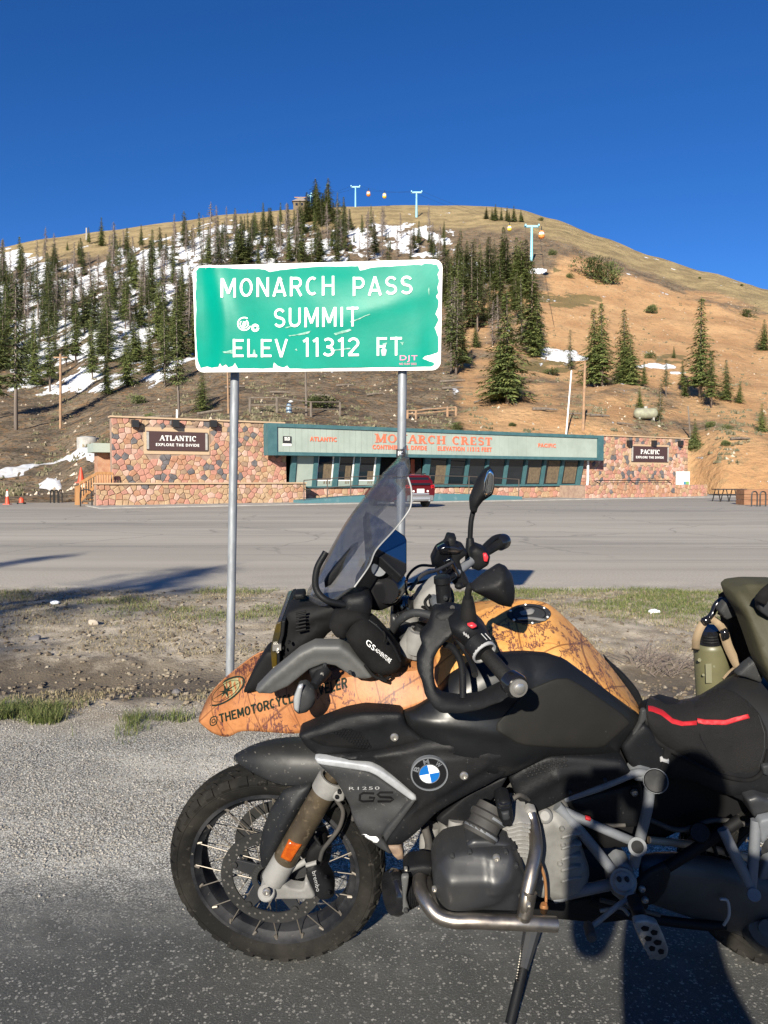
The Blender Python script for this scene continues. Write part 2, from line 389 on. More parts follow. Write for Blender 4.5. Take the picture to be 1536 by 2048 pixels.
    cw = N.new('ShaderNodeVectorMath'); cw.operation = 'ADD'; L.new(mp((1, 1, 1)), cw.inputs[0]); cn_ = N.new('ShaderNodeTexNoise'); cn_.inputs['Scale'].default_value = .8; cn_.inputs['Detail'].default_value = 6; L.new(pos, cn_.inputs['Vector']); L.new(cn_.outputs['Color'], cw.inputs[1]); L.new(cw.outputs[0], cr_.inputs['Vector'])
    lot = mix(mt('MULTIPLY', rng(cr_.outputs['Distance'], .004, .012, 1, 0), mt('MULTIPLY', rng(y, 13, 17), .55)), lot, (.20, .185, .16))
    lot = mix(mt('MULTIPLY', rng(nz(.16, 3, mp((.5, 1, 1))), .56, .6), .28), lot, (.19, .175, .155))
    ye = mt('ADD', y, mt('MULTIPLY', mt('SUBTRACT', nz(9, 8), .5), .45))
    c = mix(rng(ye, 2.42, 2.95), asp, gr)
    c = mix(mt('MULTIPLY', mt('MULTIPLY', rng(yfine, 2.1, 2.8), rng(ye, 2.95, 2.42)), .35), c, (.24, .235, .212))
    c = mix(rng(yy, 4.15, 4.85), c, dirt); c = mix(rng(yy, 9.6, 10.5), c, lot)
    L.new(c, b.inputs['Base Color'])
    # relief
    hgt = mt('ADD', mt('MULTIPLY', mt('ADD', chip1, mt('MULTIPLY', chip2, .6)), .35), mt('MULTIPLY', nz(150, 5), .5))
    hg = mt('ADD', mt('MULTIPLY', v3.outputs['Distance'], -.6), mt('MULTIPLY', v4.outputs['Distance'], -.6))
    mask = rng(yfine, 2.35, 3.05)
    far = rng(y, 5, 20, 1, .3)
    hh = mt('ADD', mt('MULTIPLY', hgt, mt('SUBTRACT', 1, mask)), mt('MULTIPLY', mt('MULTIPLY', hg, mask), rng(y, 4.5, 5.2, 1, 0)))
    hh = mt('ADD', hh, mt('MULTIPLY', mt('MULTIPLY', nz(45, 8), 2.2), rng(y, 4.5, 5.2)))
    bn = N.new('ShaderNodeBump'); bn.inputs['Distance'].default_value = .006; L.new(mt('MULTIPLY', far, .9), bn.inputs['Strength']); L.new(hh, bn.inputs['Height']); L.new(bn.outputs[0], b.inputs['Normal'])
    return m
M_GROUND = ground_material()
def gz(x, y):
    """height of the ground beside the road"""
    if y < 2.9 or y > 13: return 0
    w = sst(4.3, 5.2, y) * (1 - sst(9.5, 11.5, y))
    n = noise.fractal(V((x * 1.1, y * 1.1, 0)), 1, 2, 5) * .03 + noise.fractal(V((x * 5, y * 5, 3)), 1, 2, 4) * .014
    d = -.10 * math.exp(-((y - 5.75) / .5) ** 2) + .05 * math.exp(-((y - 8.4) / 1.4) ** 2)
    s = sst(3.0, 4.0, y) * (1 - sst(4.3, 5.2, y)) * noise.fractal(V((x * 3, y * 3, 1)), 1, 2, 3) * .008
    return (d + n) * w + s
def sheet(name, xs, ys, hf):
    mb = MB(); mb.grid([[V((x, y, hf(x, y))) for x in xs] for y in ys])
    o = mb.build(name, M_GROUND, None, smooth=180, fix=False, base=(0, ys[0], 0)); return structure(o)
def lsp(a, b, n): return [a + (b - a) * i / (n - 1) for i in range(n)]
wide = lsp(-90, -6, 29)[:-1] + lsp(-6, 6, 241) + lsp(6, 90, 29)[1:]
sheet('road', lsp(-90, 90, 61), lsp(-60, 2.9, 43), lambda x, y: 0)
sheet('gravel_shoulder', wide, lsp(2.9, 4.7, 46), gz)
sheet('grass_verge', wide, lsp(4.7, 11.5, 150), gz)
sheet('parking_lot', lsp(-260, 260, 105), lsp(11.5, 80, 60), lambda x, y: 0)
# ------------------------------------------------------------ the hill
def slope_of(px, py): d = ray(px, py); return d.z / d.y
def k_of(px, py=700): d = ray(px, py); return d.x / d.y
CREST = [(-700, 575), (-300, 525), (0, 497), (100, 477), (230, 461), (350, 444), (470, 429), (590, 419), (700, 413.5), (800, 411), (900, 410.5), (960, 412), (1030, 418), (1100, 438), (1200, 475), (1300, 513), (1400, 545), (1536, 583), (1800, 650), (2400, 720)]
D1 = [(-700, 44), (0, 46), (225, 48.5), (535, 56), (900, 64), (1203, 71), (1375, 76), (1450, 71), (1700, 68)]
DC = [(-700, 330), (0, 320), (600, 360), (900, 360), (1200, 310), (1536, 260), (2400, 230)]
BANK = [(-700, .0), (100, .01), (230, .05), (500, .07), (900, .07), (1300, .075), (1420, .072), (1536, .066), (2400, .06)]
CRS = [(px, slope_of(px, py)) for px, py in CREST]
def px_of_k(k): return 768 + k * 1536
def hill_tan(px, d):
    d1 = tab(D1, px); Dc = tab(DC, px); c = tab(CRS, px); bk = tab(BANK, px); a = -CAM_H / d1
    x = max(d - d1, 0); base = a + bk * (1 - math.exp(-x / 4.5)); t = (d - d1) / (Dc - d1)
    if t <= 0: return -CAM_H / d
    s = 1 - (1 - t) ** 1.65 if t <= 1 else 1 - .8 * (t - 1) ** 2
    return base + (c - a - bk) * s
def hill_h(X, Y, rough=True):
    px = px_of_k(X / Y); h = CAM_H + Y * hill_tan(px, Y)
    if rough:
        w = sst(0, 12, Y - tab(D1, px)) * (.25 + .75 * (1 - sst(.7, 1, (Y - 60) / 260)))
        h += w * (noise.fractal(V((X * .05, Y * .05, 2)), 1, 2, 6) * 1.1 + noise.fractal(V((X * .5, Y * .5, 5)), 1, 2, 3) * .12)
    return h
def hill_at(px, py):
    """point on the hillside seen at a pixel"""
    k = k_of(px, py); tt = slope_of(px, py); q = px_of_k(k); lo, hi = tab(D1, q), tab(DC, q)
    if hill_tan(q, lo) > tt: hi = lo
    for _ in range(40):
        md = (lo + hi) / 2
        if hill_tan(q, md) < tt: lo = md
        else: hi = md
    Y = lo; X = k * Y
    return V((X, Y, hill_h(X, Y)))
SNOW = [  # px, py, rx, ry, weight: drifts lying between the trees
 (60, 600, 130, 70, .8), (170, 660, 150, 70, .85), (60, 690, 120, 70, .7), (260, 600, 140, 60, .75), (300, 700, 130, 60, .65), (150, 760, 110, 26, .8), (30, 540, 70, 30, .8), (40, 521, 40, 9, 1),
 (360, 540, 120, 50, .75), (450, 500, 90, 40, .75), (560, 505, 120, 24, .7), (640, 495, 70, 14, .75), (780, 480, 110, 22, .85), (690, 515, 90, 16, .6), (850, 500, 60, 20, .7), (400, 480, 30, 10, .6),
 (950, 545, 45, 14, .75), (1070, 547, 18, 6, .9), (1105, 708, 45, 10, 1), (1135, 718, 40, 7, 1), (1300, 735, 50, 5, .7), (1350, 748, 20, 3, .7), (600, 468, 50, 14, .6)]
GREENP = [(1140, 605, 60, 14, .8), (1095, 600, 30, 10, .6), (1200, 560, 40, 8, .4), (1090, 735, 70, 14, .7), (1190, 715, 40, 12, .5), (1340, 720, 40, 9, .6), (1500, 640, 20, 6, .6), (1110, 547, 12, 3, .8), (1160, 470, 60, 8, .3), (1220, 485, 50, 5, .5), (1400, 545, 60, 5, .4)]
def blobs(Bs, px, py):
    s = 0
    for x, y, rx, ry, w in Bs:
        q = ((px - x) / rx) ** 2 + ((py - y) / ry) ** 2
        if q < 2.2: s = max(s, w * (1 - sst(.35, 2.2, q)))
    return s
def hill_material():
    m = bpy.data.materials.new('hillside_soil'); m.use_nodes = True; nt = m.node_tree; N = nt.nodes; L = nt.links
    b = N['Principled BSDF']; b.inputs['Roughness'].default_value = .95; b.inputs['Specular IOR Level'].default_value = .15
    geo = N.new('ShaderNodeNewGeometry'); pos = geo.outputs['Position']
    def at(n): a = N.new('ShaderNodeAttribute'); a.attribute_name = n; return a.outputs['Fac']
    def nz(scale, det=7, s=(1, 1, 1)):
        mp = N.new('ShaderNodeMapping'); mp.inputs['Scale'].default_value = s; L.new(pos, mp.inputs[0])
        n = N.new('ShaderNodeTexNoise'); n.inputs['Scale'].default_value = scale; n.inputs['Detail'].default_value = det; n.inputs['Roughness'].default_value = .65; L.new(mp.outputs[0], n.inputs['Vector']); return n.outputs['Fac']
    def rng(f, a, b_, o0=0, o1=1):
        r = N.new('ShaderNodeMapRange'); r.interpolation_type = 'SMOOTHSTEP'
        for i, q in enumerate((a, b_, o0, o1)): r.inputs[i + 1].default_value = q
        L.new(f, r.inputs[0]); return r.outputs[0]
    def mt(op, a, b_):
        n = N.new('ShaderNodeMath'); n.operation = op
        for i, q in enumerate((a, b_)):
            if isinstance(q, (int, float)): n.inputs[i].default_value = q
            else: L.new(q, n.inputs[i])
        return n.outputs[0]
    def mix(f, A, Bc):
        x = N.new('ShaderNodeMix'); x.data_type = 'RGBA'; L.new(f, x.inputs[0])
        for i, q in ((6, A), (7, Bc)):
            if isinstance(q, tuple): x.inputs[i].default_value = q + (1,)
            else: L.new(q, x.inputs[i])
        return x.outputs[2]
    soil = mix(rng(nz(.25), .35, .65), (.085, .066, .048), (.21, .16, .108))
    soil = mix(mt('MULTIPLY', rng(nz(.9, 6), .5, .62), .7), soil, (.25, .14, .065))
    soil = mix(mt('MULTIPLY', rng(nz(2.2, 5), .53, .60), .9), soil, (.045, .040, .024))
    soil = mix(mt('MULTIPLY', rng(nz(1.7, 5), .58, .66), .6), soil, (.24, .21, .16))
    org = mix(rng(nz(.12, 8), .3, .7), (.34, .19, .092), (.46, .285, .145))
    org = mix(mt('MULTIPLY', rng(nz(1.1, 6), .52, .64), .55), org, (.22, .16, .085))
    org = mix(mt('MULTIPLY', rng(nz(.5, 6, (1, .25, 1)), .56, .64), .4), org, (.15, .12, .07))
    gras = mix(rng(nz(.15, 8), .35, .65), (.20, .15, .08), (.33, .25, .13))
    gras = mix(mt('MULTIPLY', rng(nz(1.3, 6), .52, .62), .6), gras, (.12, .10, .055))
    c = mix(rng(mt('ADD', at('orange'), mt('MULTIPLY', mt('SUBTRACT', nz(.10, 8), .5), 1.3)), .35, .65), soil, org)
    c = mix(rng(mt('ADD', at('grass'), mt('MULTIPLY', mt('SUBTRACT', nz(.08, 8), .5), 1.2)), .3, .7), c, gras)
    gp = rng(mt('ADD', at('shrub'), mt('MULTIPLY', mt('SUBTRACT', nz(.22, 8), .5), 2.2)), .5, .62)
    c = mix(mt('MULTIPLY', gp, .7), c, (.085, .085, .035))
    sn = rng(mt('ADD', at('snow'), mt('MULTIPLY', mt('SUBTRACT', nz(.17, 10, (1, .4, .4)), .5), 3.6)), .58, .66)
    c = mix(sn, c, mix(rng(nz(2, 4), .4, .7), (.72, .73, .76), (.60, .59, .58)))
    L.new(c, b.inputs['Base Color'])
    bn = N.new('ShaderNodeBump'); bn.inputs['Distance'].default_value = .5; bn.inputs['Strength'].default_value = .9
    L.new(mt('ADD', nz(1.2, 8), mt('MULTIPLY', sn, .5)), bn.inputs['Height']); L.new(bn.outputs[0], b.inputs['Normal'])
    return m
NK, ND = 300, 200
from bpy_extras.object_utils import world_to_camera_view
vs = []; at_s = []; at_o = []; at_g = []; at_p = []
for j in range(ND):
    u = j / (ND - 1)
    for i in range(NK):
        k = -.95 + 1.9 * i / (NK - 1); px = px_of_k(k); d1 = tab(D1, px); Dc = tab(DC, px)
        d = d1 + (Dc * 1.7 - d1) * u ** 1.7
        X = k * d; h = hill_h(X, d); vs.append((X, d, h))
        tn = (h - CAM_H) / d; py = 957 - tn * 1536       # nearly the picture row
        past = sst(1.0, 1.1, d / Dc)
        at_s.append(blobs(SNOW, px, py) * (1 - past))
        at_p.append(blobs(GREENP, px, py) * (1 - past))
        cpy = 957 - tab(CRS, px) * 1536 if True else 0
        dc = py - cpy
        og = sst(1040, 1140, px + (py - 600) * .25) * (1 - sst(700, 760, py - (px - 1100) * .25)) * sst(20, 90, dc)
        og = max(og, sst(1360, 1400, px) * sst(800, 900, py), .75 * sst(980, 1060, px) * sst(800, 825, py) * (1 - sst(1240, 1330, px)), .55 * sst(870, 930, px) * sst(560, 600, py))
        at_o.append(max(og, .08 if px > 1000 and py > 700 else .2))
        at_g.append(max(1 - sst(12, 60 if px > 1000 else 75, dc), .8 * past))
fs = [(j * NK + i, j * NK + i + 1, (j + 1) * NK + i + 1, (j + 1) * NK + i) for j in range(ND - 1) for i in range(NK - 1)]
me = bpy.data.meshes.new('hillside'); me.from_pydata(vs, [], fs); me.materials.append(hill_material())
for nm, arr in (('snow', at_s), ('orange', at_o), ('grass', at_g), ('shrub', at_p)):
    a = me.attributes.new(nm, 'FLOAT', 'POINT'); a.data.foreach_set('value', arr)
me.polygons.foreach_set('use_smooth', [True] * len(me.polygons)); me.update()
hill = bpy.data.objects.new('hillside', me); COL.objects.link(hill); structure(hill)
far = MB(); far.add([(-5000, -3000, -2), (5000, -3000, -2), (5000, 5000, -2), (-5000, 5000, -2)], [(0, 1, 2, 3)])
structure(far.build('ground', mk('far_soil', (.2, .16, .1), .95), None, fix=False))
# near snow drifts: real slabs that follow the slope
M_SNOW = mk('old_snow', (.62, .63, .66), .7, c2=(.50, .48, .45), nscale=1.5, bump=.6, bscale=4)
def drift(pts, thick=.22):
    """pts: outline in picture pixels"""
    P = chaikin(pts, 2); n = len(P)
    vin = [V(p) for p in P]; ed = [(i, (i + 1) % n) for i in range(n)]
    xs = [p[0] for p in P]; ys = [p[1] for p in P]
    for a in range(int(min(xs)), int(max(xs)), 7):
        for b_ in range(int(min(ys)), int(max(ys)), 5):
            if inside((a, b_), P): vin.append(V((a + random.uniform(-2, 2), b_ + random.uniform(-1.5, 1.5))))
    co, _, fc, *_r = delaunay_2d_cdt(vin, ed, [], 1, .01)
    mb = MB(); out = []
    for c in co:
        dd = min(seg_d(c, P[i], P[(i + 1) % n]) for i in range(n)); p = hill_at(c.x, c.y)
        q = sst(0, 14, dd); out.append(p + V((0, 0, -.12 + q * (thick + .12) + .08 * q * noise.noise(p * .8))))
    mb.add(out, fc)
    return structure(mb.build('snow', M_SNOW, None, smooth=180))
def inside(p, P):
    c = False; n = len(P); x, y = p[0], p[1]
    for i in range(n):
        x1, y1 = P[i][0], P[i][1]; x2, y2 = P[i - 1][0], P[i - 1][1]
        if (y1 > y) != (y2 > y) and x < (x2 - x1) * (y - y1) / (y2 - y1) + x1: c = not c
    return c
def seg_d(p, a, b):
    ax, ay, bx, by = a[0], a[1], b[0], b[1]; dx, dy = bx - ax, by - ay; L = dx * dx + dy * dy
    t = 0 if L == 0 else max(0, min(1, ((p[0] - ax) * dx + (p[1] - ay) * dy) / L))
    return math.hypot(p[0] - ax - t * dx, p[1] - ay - t * dy)
drift([(-60, 965), (-60, 935), (40, 926), (110, 912), (115, 905), (150, 898), (192, 897), (198, 930), (150, 932), (110, 938), (60, 948), (0, 962)])
drift([(66, 962), (90, 953), (120, 953), (130, 965), (125, 976), (95, 975), (70, 970)], .35)
drift([(60, 781), (100, 768), (150, 755), (200, 750), (205, 765), (150, 782), (100, 790), (60, 792)])
drift([(1504, 962), (1520, 957), (1560, 958), (1560, 974), (1530, 970), (1512, 968)], .3)
# ============================================================ VISITOR BUILDING
FA = V((-14.85, 42, 0)); FU = V((.8676, .4971, 0)).normalized(); FN = V((FU.y, -FU.x, 0))
def F(s, o, z): return FA + FU * s + FN * o + V((0, 0, z))
def S(px, o=0, py=930):
    k = k_of(px, py); a = FA + FN * o
    return (k * a.y - a.x) / (FU.x - k * FU.y)
def Zf(px, py, o=0):
    p = F(S(px, o, py), o, 0); return D(px, py, p.y).z
ROTF = Matrix((FU, -FN, V((0, 0, 1)))).transposed()
def fbox(mb, s0, s1, o0, o1, z0, z1):
    P = [F(s, o, z) for z in (z0, z1) for o in (o0, o1) for s in (s0, s1)]
    return mb.add(P, [(0, 2, 3, 1), (4, 5, 7, 6), (0, 1, 5, 4), (2, 6, 7, 3), (0, 4, 6, 2), (1, 3, 7, 5)])
STONES = [mk('stone_pink', (.40, .195, .145), .85, c2=(.31, .155, .115), nscale=3, bump=.5, bscale=25),
          mk('stone_tan', (.39, .27, .165), .85, c2=(.30, .19, .11), nscale=3, bump=.5, bscale=25),
          mk('stone_rust', (.30, .145, .085), .85, c2=(.36, .21, .13), nscale=3, bump=.5, bscale=25),
          mk('stone_slate', (.075, .072, .078), .8, c2=(.13, .12, .12), nscale=3, bump=.5, bscale=25),
          mk('stone_cream', (.46, .31, .24), .85, c2=(.37, .235, .18), nscale=3, bump=.5, bscale=25),
          mk('stone_brown', (.19, .125, .085), .85, c2=(.27, .18, .12), nscale=3, bump=.5, bscale=25)]
WT = [30, 20, 14, 15, 13, 8]; WT2 = [20, 34, 18, 3, 20, 5]
M_MORTAR = mk('mortar', (.30, .215, .16), .95, c2=(.22, .15, .115), nscale=4, bump=.4)
def cells(x0, x1, y0, y1, size, rnd, skip=None, aspect=1.25):
    nx = max(1, round((x1 - x0) / (size * aspect))); ny = max(1, round((y1 - y0) / size)); pts = {}
    for j in range(-1, ny + 1):
        for i in range(-2, nx + 2):
            pts[i, j] = (x0 + (i + .5 + (j % 2) * .5 - .25 + rnd.uniform(-.36, .36)) * (x1 - x0) / nx, y0 + (j + .5 + rnd.uniform(-.36, .36)) * (y1 - y0) / ny)
    out = []
    for j in range(ny):
        for i in range(-1, nx + 1):
            c = pts.get((i, j))
            if not c: continue
            if skip and skip(*c): continue
            poly = [(max(x0, c[0] - 2 * size), y0), (min(x1, c[0] + 2 * size), y0), (min(x1, c[0] + 2 * size), y1), (max(x0, c[0] - 2 * size), y1)]
            if poly[0][0] >= poly[1][0]: continue
            for dj in (-2, -1, 0, 1, 2):
                for di in (-2, -1, 0, 1, 2):
                    q = pts.get((i + di, j + dj))
                    if not q or (di == 0 and dj == 0): continue
                    mx, my = (c[0] + q[0]) / 2, (c[1] + q[1]) / 2; nx_, ny_ = q[0] - c[0], q[1] - c[1]
                    new = []
                    for a in range(len(poly)):
                        p, r = poly[a], poly[(a + 1) % len(poly)]
                        dp = (p[0] - mx) * nx_ + (p[1] - my) * ny_; dr = (r[0] - mx) * nx_ + (r[1] - my) * ny_
                        if dp <= 0: new.append(p)
                        if dp * dr < 0:
                            t = dp / (dp - dr); new.append((p[0] + (r[0] - p[0]) * t, p[1] + (r[1] - p[1]) * t))
                    poly = new
                    if len(poly) < 3: break
                if len(poly) < 3: break
            if len(poly) >= 3:
                w = max(p[0] for p in poly) - min(p[0] for p in poly)
                if w > size * .3: out.append((c, poly))
    return out
def stones(s0, s1, z0, z1, o, size, parent, seed, limit=300, wt=WT, skip=None, tilt=0):
    rnd = random.Random(seed); cs = cells(s0, s1, z0, z1, size, rnd, skip); rest = MB(); n = 0
    for c, poly in cs:
        cx = sum(p[0] for p in poly) / len(poly); cz = sum(p[1] for p in poly) / len(poly)
        d = rnd.uniform(.02, .07); k = len(poly); mi = rnd.choices(range(6), wt)[0]
        def sh(f, oo): return [F(cx + (p[0] - cx) * f, oo, cz + (p[1] - cz) * f) for p in poly]
        P = sh(.97, o) + sh(.95, o + d * .7) + sh(.74, o + d + rnd.uniform(0, .02))
        fs = [(r * k + i, r * k + (i + 1) % k, (r + 1) * k + (i + 1) % k, (r + 1) * k + i) for r in (0, 1) for i in range(k)] + [tuple(2 * k + i for i in range(k))]
        if n < limit:
            mb = MB(); mb.add(P, fs); mb.build('stone', STONES[mi], parent, smooth=0, fix=False); n += 1
        else: rest.mat(mi).add(P, fs)
    if rest.v: tag(rest.build('stone_facing', STONES, parent, smooth=0, fix=False), kind='stuff')
M_TEAL = mk('teal_trim', (.035, .095, .105), .6, c2=(.05, .12, .13), nscale=2)
M_SAGE = mk('sage_panel', (.30, .345, .30), .65, c2=(.26, .30, .26), nscale=.8)
M_ORANGE_SIGN = mk('orange_letter', (.62, .14, .07), .6)
M_BROWN = mk('brown_board', (.055, .028, .026), .5)
M_WHITE = mk('white_paint', (.75, .74, .70), .5)
M_DARK = mk('dark_room', (.02, .02, .02), .8)
M_GLASSB = mk('window_glass', (.010, .013, .016), .04, spec=.8)
M_CURT = mk('curtain', (.15, .11, .065), .8, c2=(.10, .072, .045), nscale=5)  # tan darkened to hold the shade under the fascia overhang
M_DIRTROOF = mk('roof_gravel', (.27, .2, .13), .95, c2=(.18, .13, .09), nscale=2, bump=.5)
M_TRIMT = mk('tan_cap', (.42, .30, .19), .7)
M_STEEL = mk('black_iron', (.015, .014, .014), .5)
M_RAIL = mk('brown_rail', (.07, .055, .045), .55)
M_CONC = mk('concrete', (.36, .34, .31), .85, c2=(.26, .25, .23), nscale=2)
bld = thing('visitor_building', F(20, 0, 0), 'long single storey stone and sage green visitor building at the foot of the hill', 'building')
sL1 = S(560); sR0 = S(1165); sR1 = S(1375); sF0 = S(537, 1.1); sF1 = S(1203, 1.1)
H = 4.86
def part(fn, name, m, parent=None, **k):
    mb = MB(); fn(mb); return mb.build(name, m, parent or bld, smooth=0, fix=False, **k)
# left stone block with its plaque
wl = part(lambda m: fbox(m, 0, sL1 + .4, -.5, 0, 0, H - .06), 'stone_wall', M_MORTAR)
pq = (S(293), S(414), Zf(293, 900), Zf(293, 862))
pq2 = (pq[0] - .15, pq[1] + .15, pq[2] - .22, pq[3] + .22)
stones(0, sL1 + .4, 1.1, H - .08, 0, .285, wl, 11, skip=lambda s, z: pq2[0] - .1 < s < pq2[1] + .1 and pq2[2] - .1 < z < pq2[3] + .1)
part(lambda m: fbox(m, -.08, sL1 + .3, -.55, .14, H - .06, H + .03), 'wall_cap', M_TRIMT)
part(lambda m: [fbox(m, pq2[0], pq2[1], .0, .05, pq2[2], pq[2]), fbox(m, pq2[0], pq2[1], .0, .05, pq[3], pq2[3]), fbox(m, pq2[0], pq[0], 0, .05, pq[2], pq[3]), fbox(m, pq[1], pq2[1], 0, .05, pq[2], pq[3])], 'plaque_surround', M_TRIMT)
def plaque(q, word, o, px0, px1, y0, y1, sub):
    s0, s1, z0, z1 = q
    b = part(lambda m: fbox(m, s0, s1, o, o + .10, z0, z1), 'sign_board', M_BROWN)
    b['label'] = 'brown board reading %s EXPLORE THE DIVIDE' % word
    part(lambda m: [fbox(m, s0, s0 + .12, o, o + .13, z0 + .05, z1 - .05), fbox(m, s1 - .12, s1, o, o + .13, z0 + .05, z1 - .05)], 'sign_clip', M_CONC, b)
    a0, a1 = S(px0), S(px1); w = a1 - a0; hh = z1 - z0
    geo_on_plane('lettering', serif_geo(word), F(a0, o + .102, z0 + hh * .50), FU * w, V((0, 0, hh * .30)), M_WHITE, b, FN * .012)
    ww = w * sub
    geo_on_plane('lettering', text_geo('EXPLORE THE DIVIDE', .02, 1.25), F((a0 + a1) / 2 - ww / 2, o + .102, z0 + hh * .22), FU * ww, V((0, 0, hh * .15)), M_WHITE, b, FN * .012)
plaque(pq, 'ATLANTIC', .03, 318, 391, 0, 0, 1.18)
def flood(px, py, o):
    z = Zf(px, py); s = S(px)
    part(lambda m: [fbox(m, s - .18, s + .18, o, o + .3, z - .2, z + .2), fbox(m, s - .04, s + .04, o - .2, o, z - .06, z + .06)], 'floodlight', M_STEEL)
for px in (269, 349, 424): flood(px, 848, .15)
# right stone block
wr = part(lambda m: fbox(m, sR0 - 1, sR1, -.5, 0, 0, H - .06), 'stone_wall', M_MORTAR)
qr = (S(1261), S(1334), Zf(1300, 924), Zf(1300, 893))
stones(sR0 - .3, sR1, .9, H - .08, 0, .31, wr, 12, limit=0, skip=lambda s, z: qr[0] - .2 < s < qr[1] + .2 and qr[2] - .25 < z < qr[3] + .2)
part(lambda m: fbox(m, S(1203), sR1 + .08, -.55, .14, H - .06, H + .03), 'wall_cap', M_TRIMT)
plaque(qr, 'PACIFIC', .03, 1278, 1316, 0, 0, 1.45)
part(lambda m: fbox(m, qr[0] - .15, qr[1] + .15, 0, .05, qr[2] - .25, qr[3] + .15), 'plaque_surround', M_TRIMT)
for px in (1253, 1302, 1355): flood(px, 886, .15)
# end walls and the roof
ew = F(.02, -.5, 0); part(lambda m: m.prism([ew, ew + FU * .4, ew + FU * .4 + V((-2.8, 8, 0)), ew + V((-2.8, 8, 0))], V((0, 0, H - .1))), 'end_wall', STONES[1])
part(lambda m: fbox(m, sR1 - .5, sR1, -9, -.5, 0, H - .1), 'end_wall', STONES[1])
part(lambda m: fbox(m, 2.2, sR1 - .1, -9, -.52, H - .35, H - .12), 'roof', M_DIRTROOF)
part(lambda m: fbox(m, sL1, sR0, -.5, 1.0, H - .4, H - .15), 'roof', M_DIRTROOF)
part(lambda m: fbox(m, 2.2, sR1 - .5, -9, -8.8, 0, H - .4), 'back_wall', M_DARK)
part(lambda m: fbox(m, sL1 - .4, sL1, -8.8, -.5, 0, H - .4), 'inner_wall', M_DARK)
part(lambda m: fbox(m, sL1, sR0, -8.8, -.0, .8, .95), 'floor', M_DARK)
# fascia: sage boards between teal trims
z0f, z1f = Zf(700, 911.5, 1.1), Zf(700, 853.5, 1.1)
fas = part(lambda m: fbox(m, sF0, sF1, .55, 1.08, z0f, z1f), 'fascia', M_TEAL)
part(lambda m: fbox(m, sF0 - .06, sF1 + .06, .5, 1.22, z1f - .18, z1f + .04), 'fascia_trim', M_TEAL, fas)
part(lambda m: fbox(m, sF0 - .06, sF1 + .06, .5, 1.22, z0f - .04, z0f + .16), 'fascia_trim', M_TEAL, fas)
for a in (sF0 - .07, sF1 - .5): part(lambda m: fbox(m, a, a + .57, .5, 1.24, z0f - .05, z1f + .03), 'fascia_post', M_TEAL, fas)
nb = 64; a0, a1 = sF0 + .52, sF1 - .52; bw = (a1 - a0) / nb
for i in range(nb):
    part(lambda m: fbox(m, a0 + bw * i, a0 + bw * (i + 1) - .012, 1.08, 1.125 + .003 * (i % 2), z0f + .165, z1f - .185), 'board', M_SAGE, fas)
def ftext(geo, px0, px1, py0, py1, m):
    o = 1.136; s0, s1 = S(px0, o), S(px1, o); za, zb = Zf((px0 + px1) / 2, py1, o), Zf((px0 + px1) / 2, py0, o)
    geo_on_plane('lettering', geo, F(s0, o, za), FU * (s1 - s0), V((0, 0, zb - za)), m, fas, FN * .03)
ftext(serif_geo('MONARCH CREST', .12), 749, 983, 870.5, 888.5, M_ORANGE_SIGN)
ftext(text_geo('ATLANTIC', .03, 1.2), 620, 673, 874, 883, M_ORANGE_SIGN)
ftext(text_geo('PACIFIC', .03, 1.2), 1076, 1111, 887, 895, M_ORANGE_SIGN)
ftext(text_geo('CONTINENTAL DIVIDE', .03, 1.2), 745, 853, 890.5, 899.5, M_ORANGE_SIGN)
ftext(text_geo('ELEVATION 11312 FEET', .03, 1.2), 875, 983, 893.5, 902.5, M_ORANGE_SIGN)
sb0, sb1 = S(566, 1.14), S(583, 1.14); zb0, zb1 = Zf(575, 887, 1.14), Zf(575, 872.5, 1.14); zb2 = Zf(575, 892, 1.14)
bs = part(lambda m: fbox(m, sb0, sb1, 1.13, 1.16, zb0, zb1), 'bus_stop_sign', M_DARK, fas)
part(lambda m: fbox(m, sb0, sb1, 1.13, 1.155, zb2, zb0 - .005), 'sign_foot', M_WHITE, fas)
for i, w in enumerate(('BUS', 'STOP')):
    h = (zb1 - zb0); z = zb0 + h * (.66 - .27 * i)
    geo_on_plane('lettering', text_geo(w, .05), F(sb0 + .1, 1.162, z), FU * (sb1 - sb0 - .2), V((0, 0, h * .22)), M_WHITE, fas, FN * .006)
# under the fascia: tilted window wall
ZB, ZT = Zf(700, 974, .1), z0f - .02
def to(z): return .02 + .42 * (z - ZB) / (ZT - ZB)
def tilt_box(mb, s0, s1, th0, th1, z0, z1):
    P = [F(s, to(z) + o, z) for z in (z0, z1) for o in (th0, th1) for s in (s0, s1)]
    return mb.add(P, [(0, 2, 3, 1), (4, 5, 7, 6), (0, 1, 5, 4), (2, 6, 7, 3), (0, 4, 6, 2), (1, 3, 7, 5)])
def sx(px): return S(px, .22, 940)
base = part(lambda m: fbox(m, sL1, sR0 - .2, -.4, .0, 0, ZB), 'base_wall', M_MORTAR)
stones(sL1 - .2, sR0 + .2, .05, ZB - .03, 0, .34, base, 13, limit=0, wt=WT2)
part(lambda m: fbox(m, sL1, sR0 - .2, -.2, .22, ZB - .02, ZB + .06), 'sill', M_TEAL)
part(lambda m: tilt_box(m, sx(592), sx(626), -.06, .02, ZB + .06, ZT), 'wall_panel', M_SAGE)
for a, b in ((581, 590), (625, 633), (666, 675), (707, 716), (750, 757), (846, 857), (892, 897), (930, 935), (969, 974), (1008, 1013), (1046, 1051), (1083, 1088), (1119, 1124), (1155, 1162)):
    w = sx(b) - sx(a)
    part(lambda m: tilt_box(m, sx(a), sx(a) + w, -.12, .12, ZB + .06, ZT), 'post', M_TEAL)
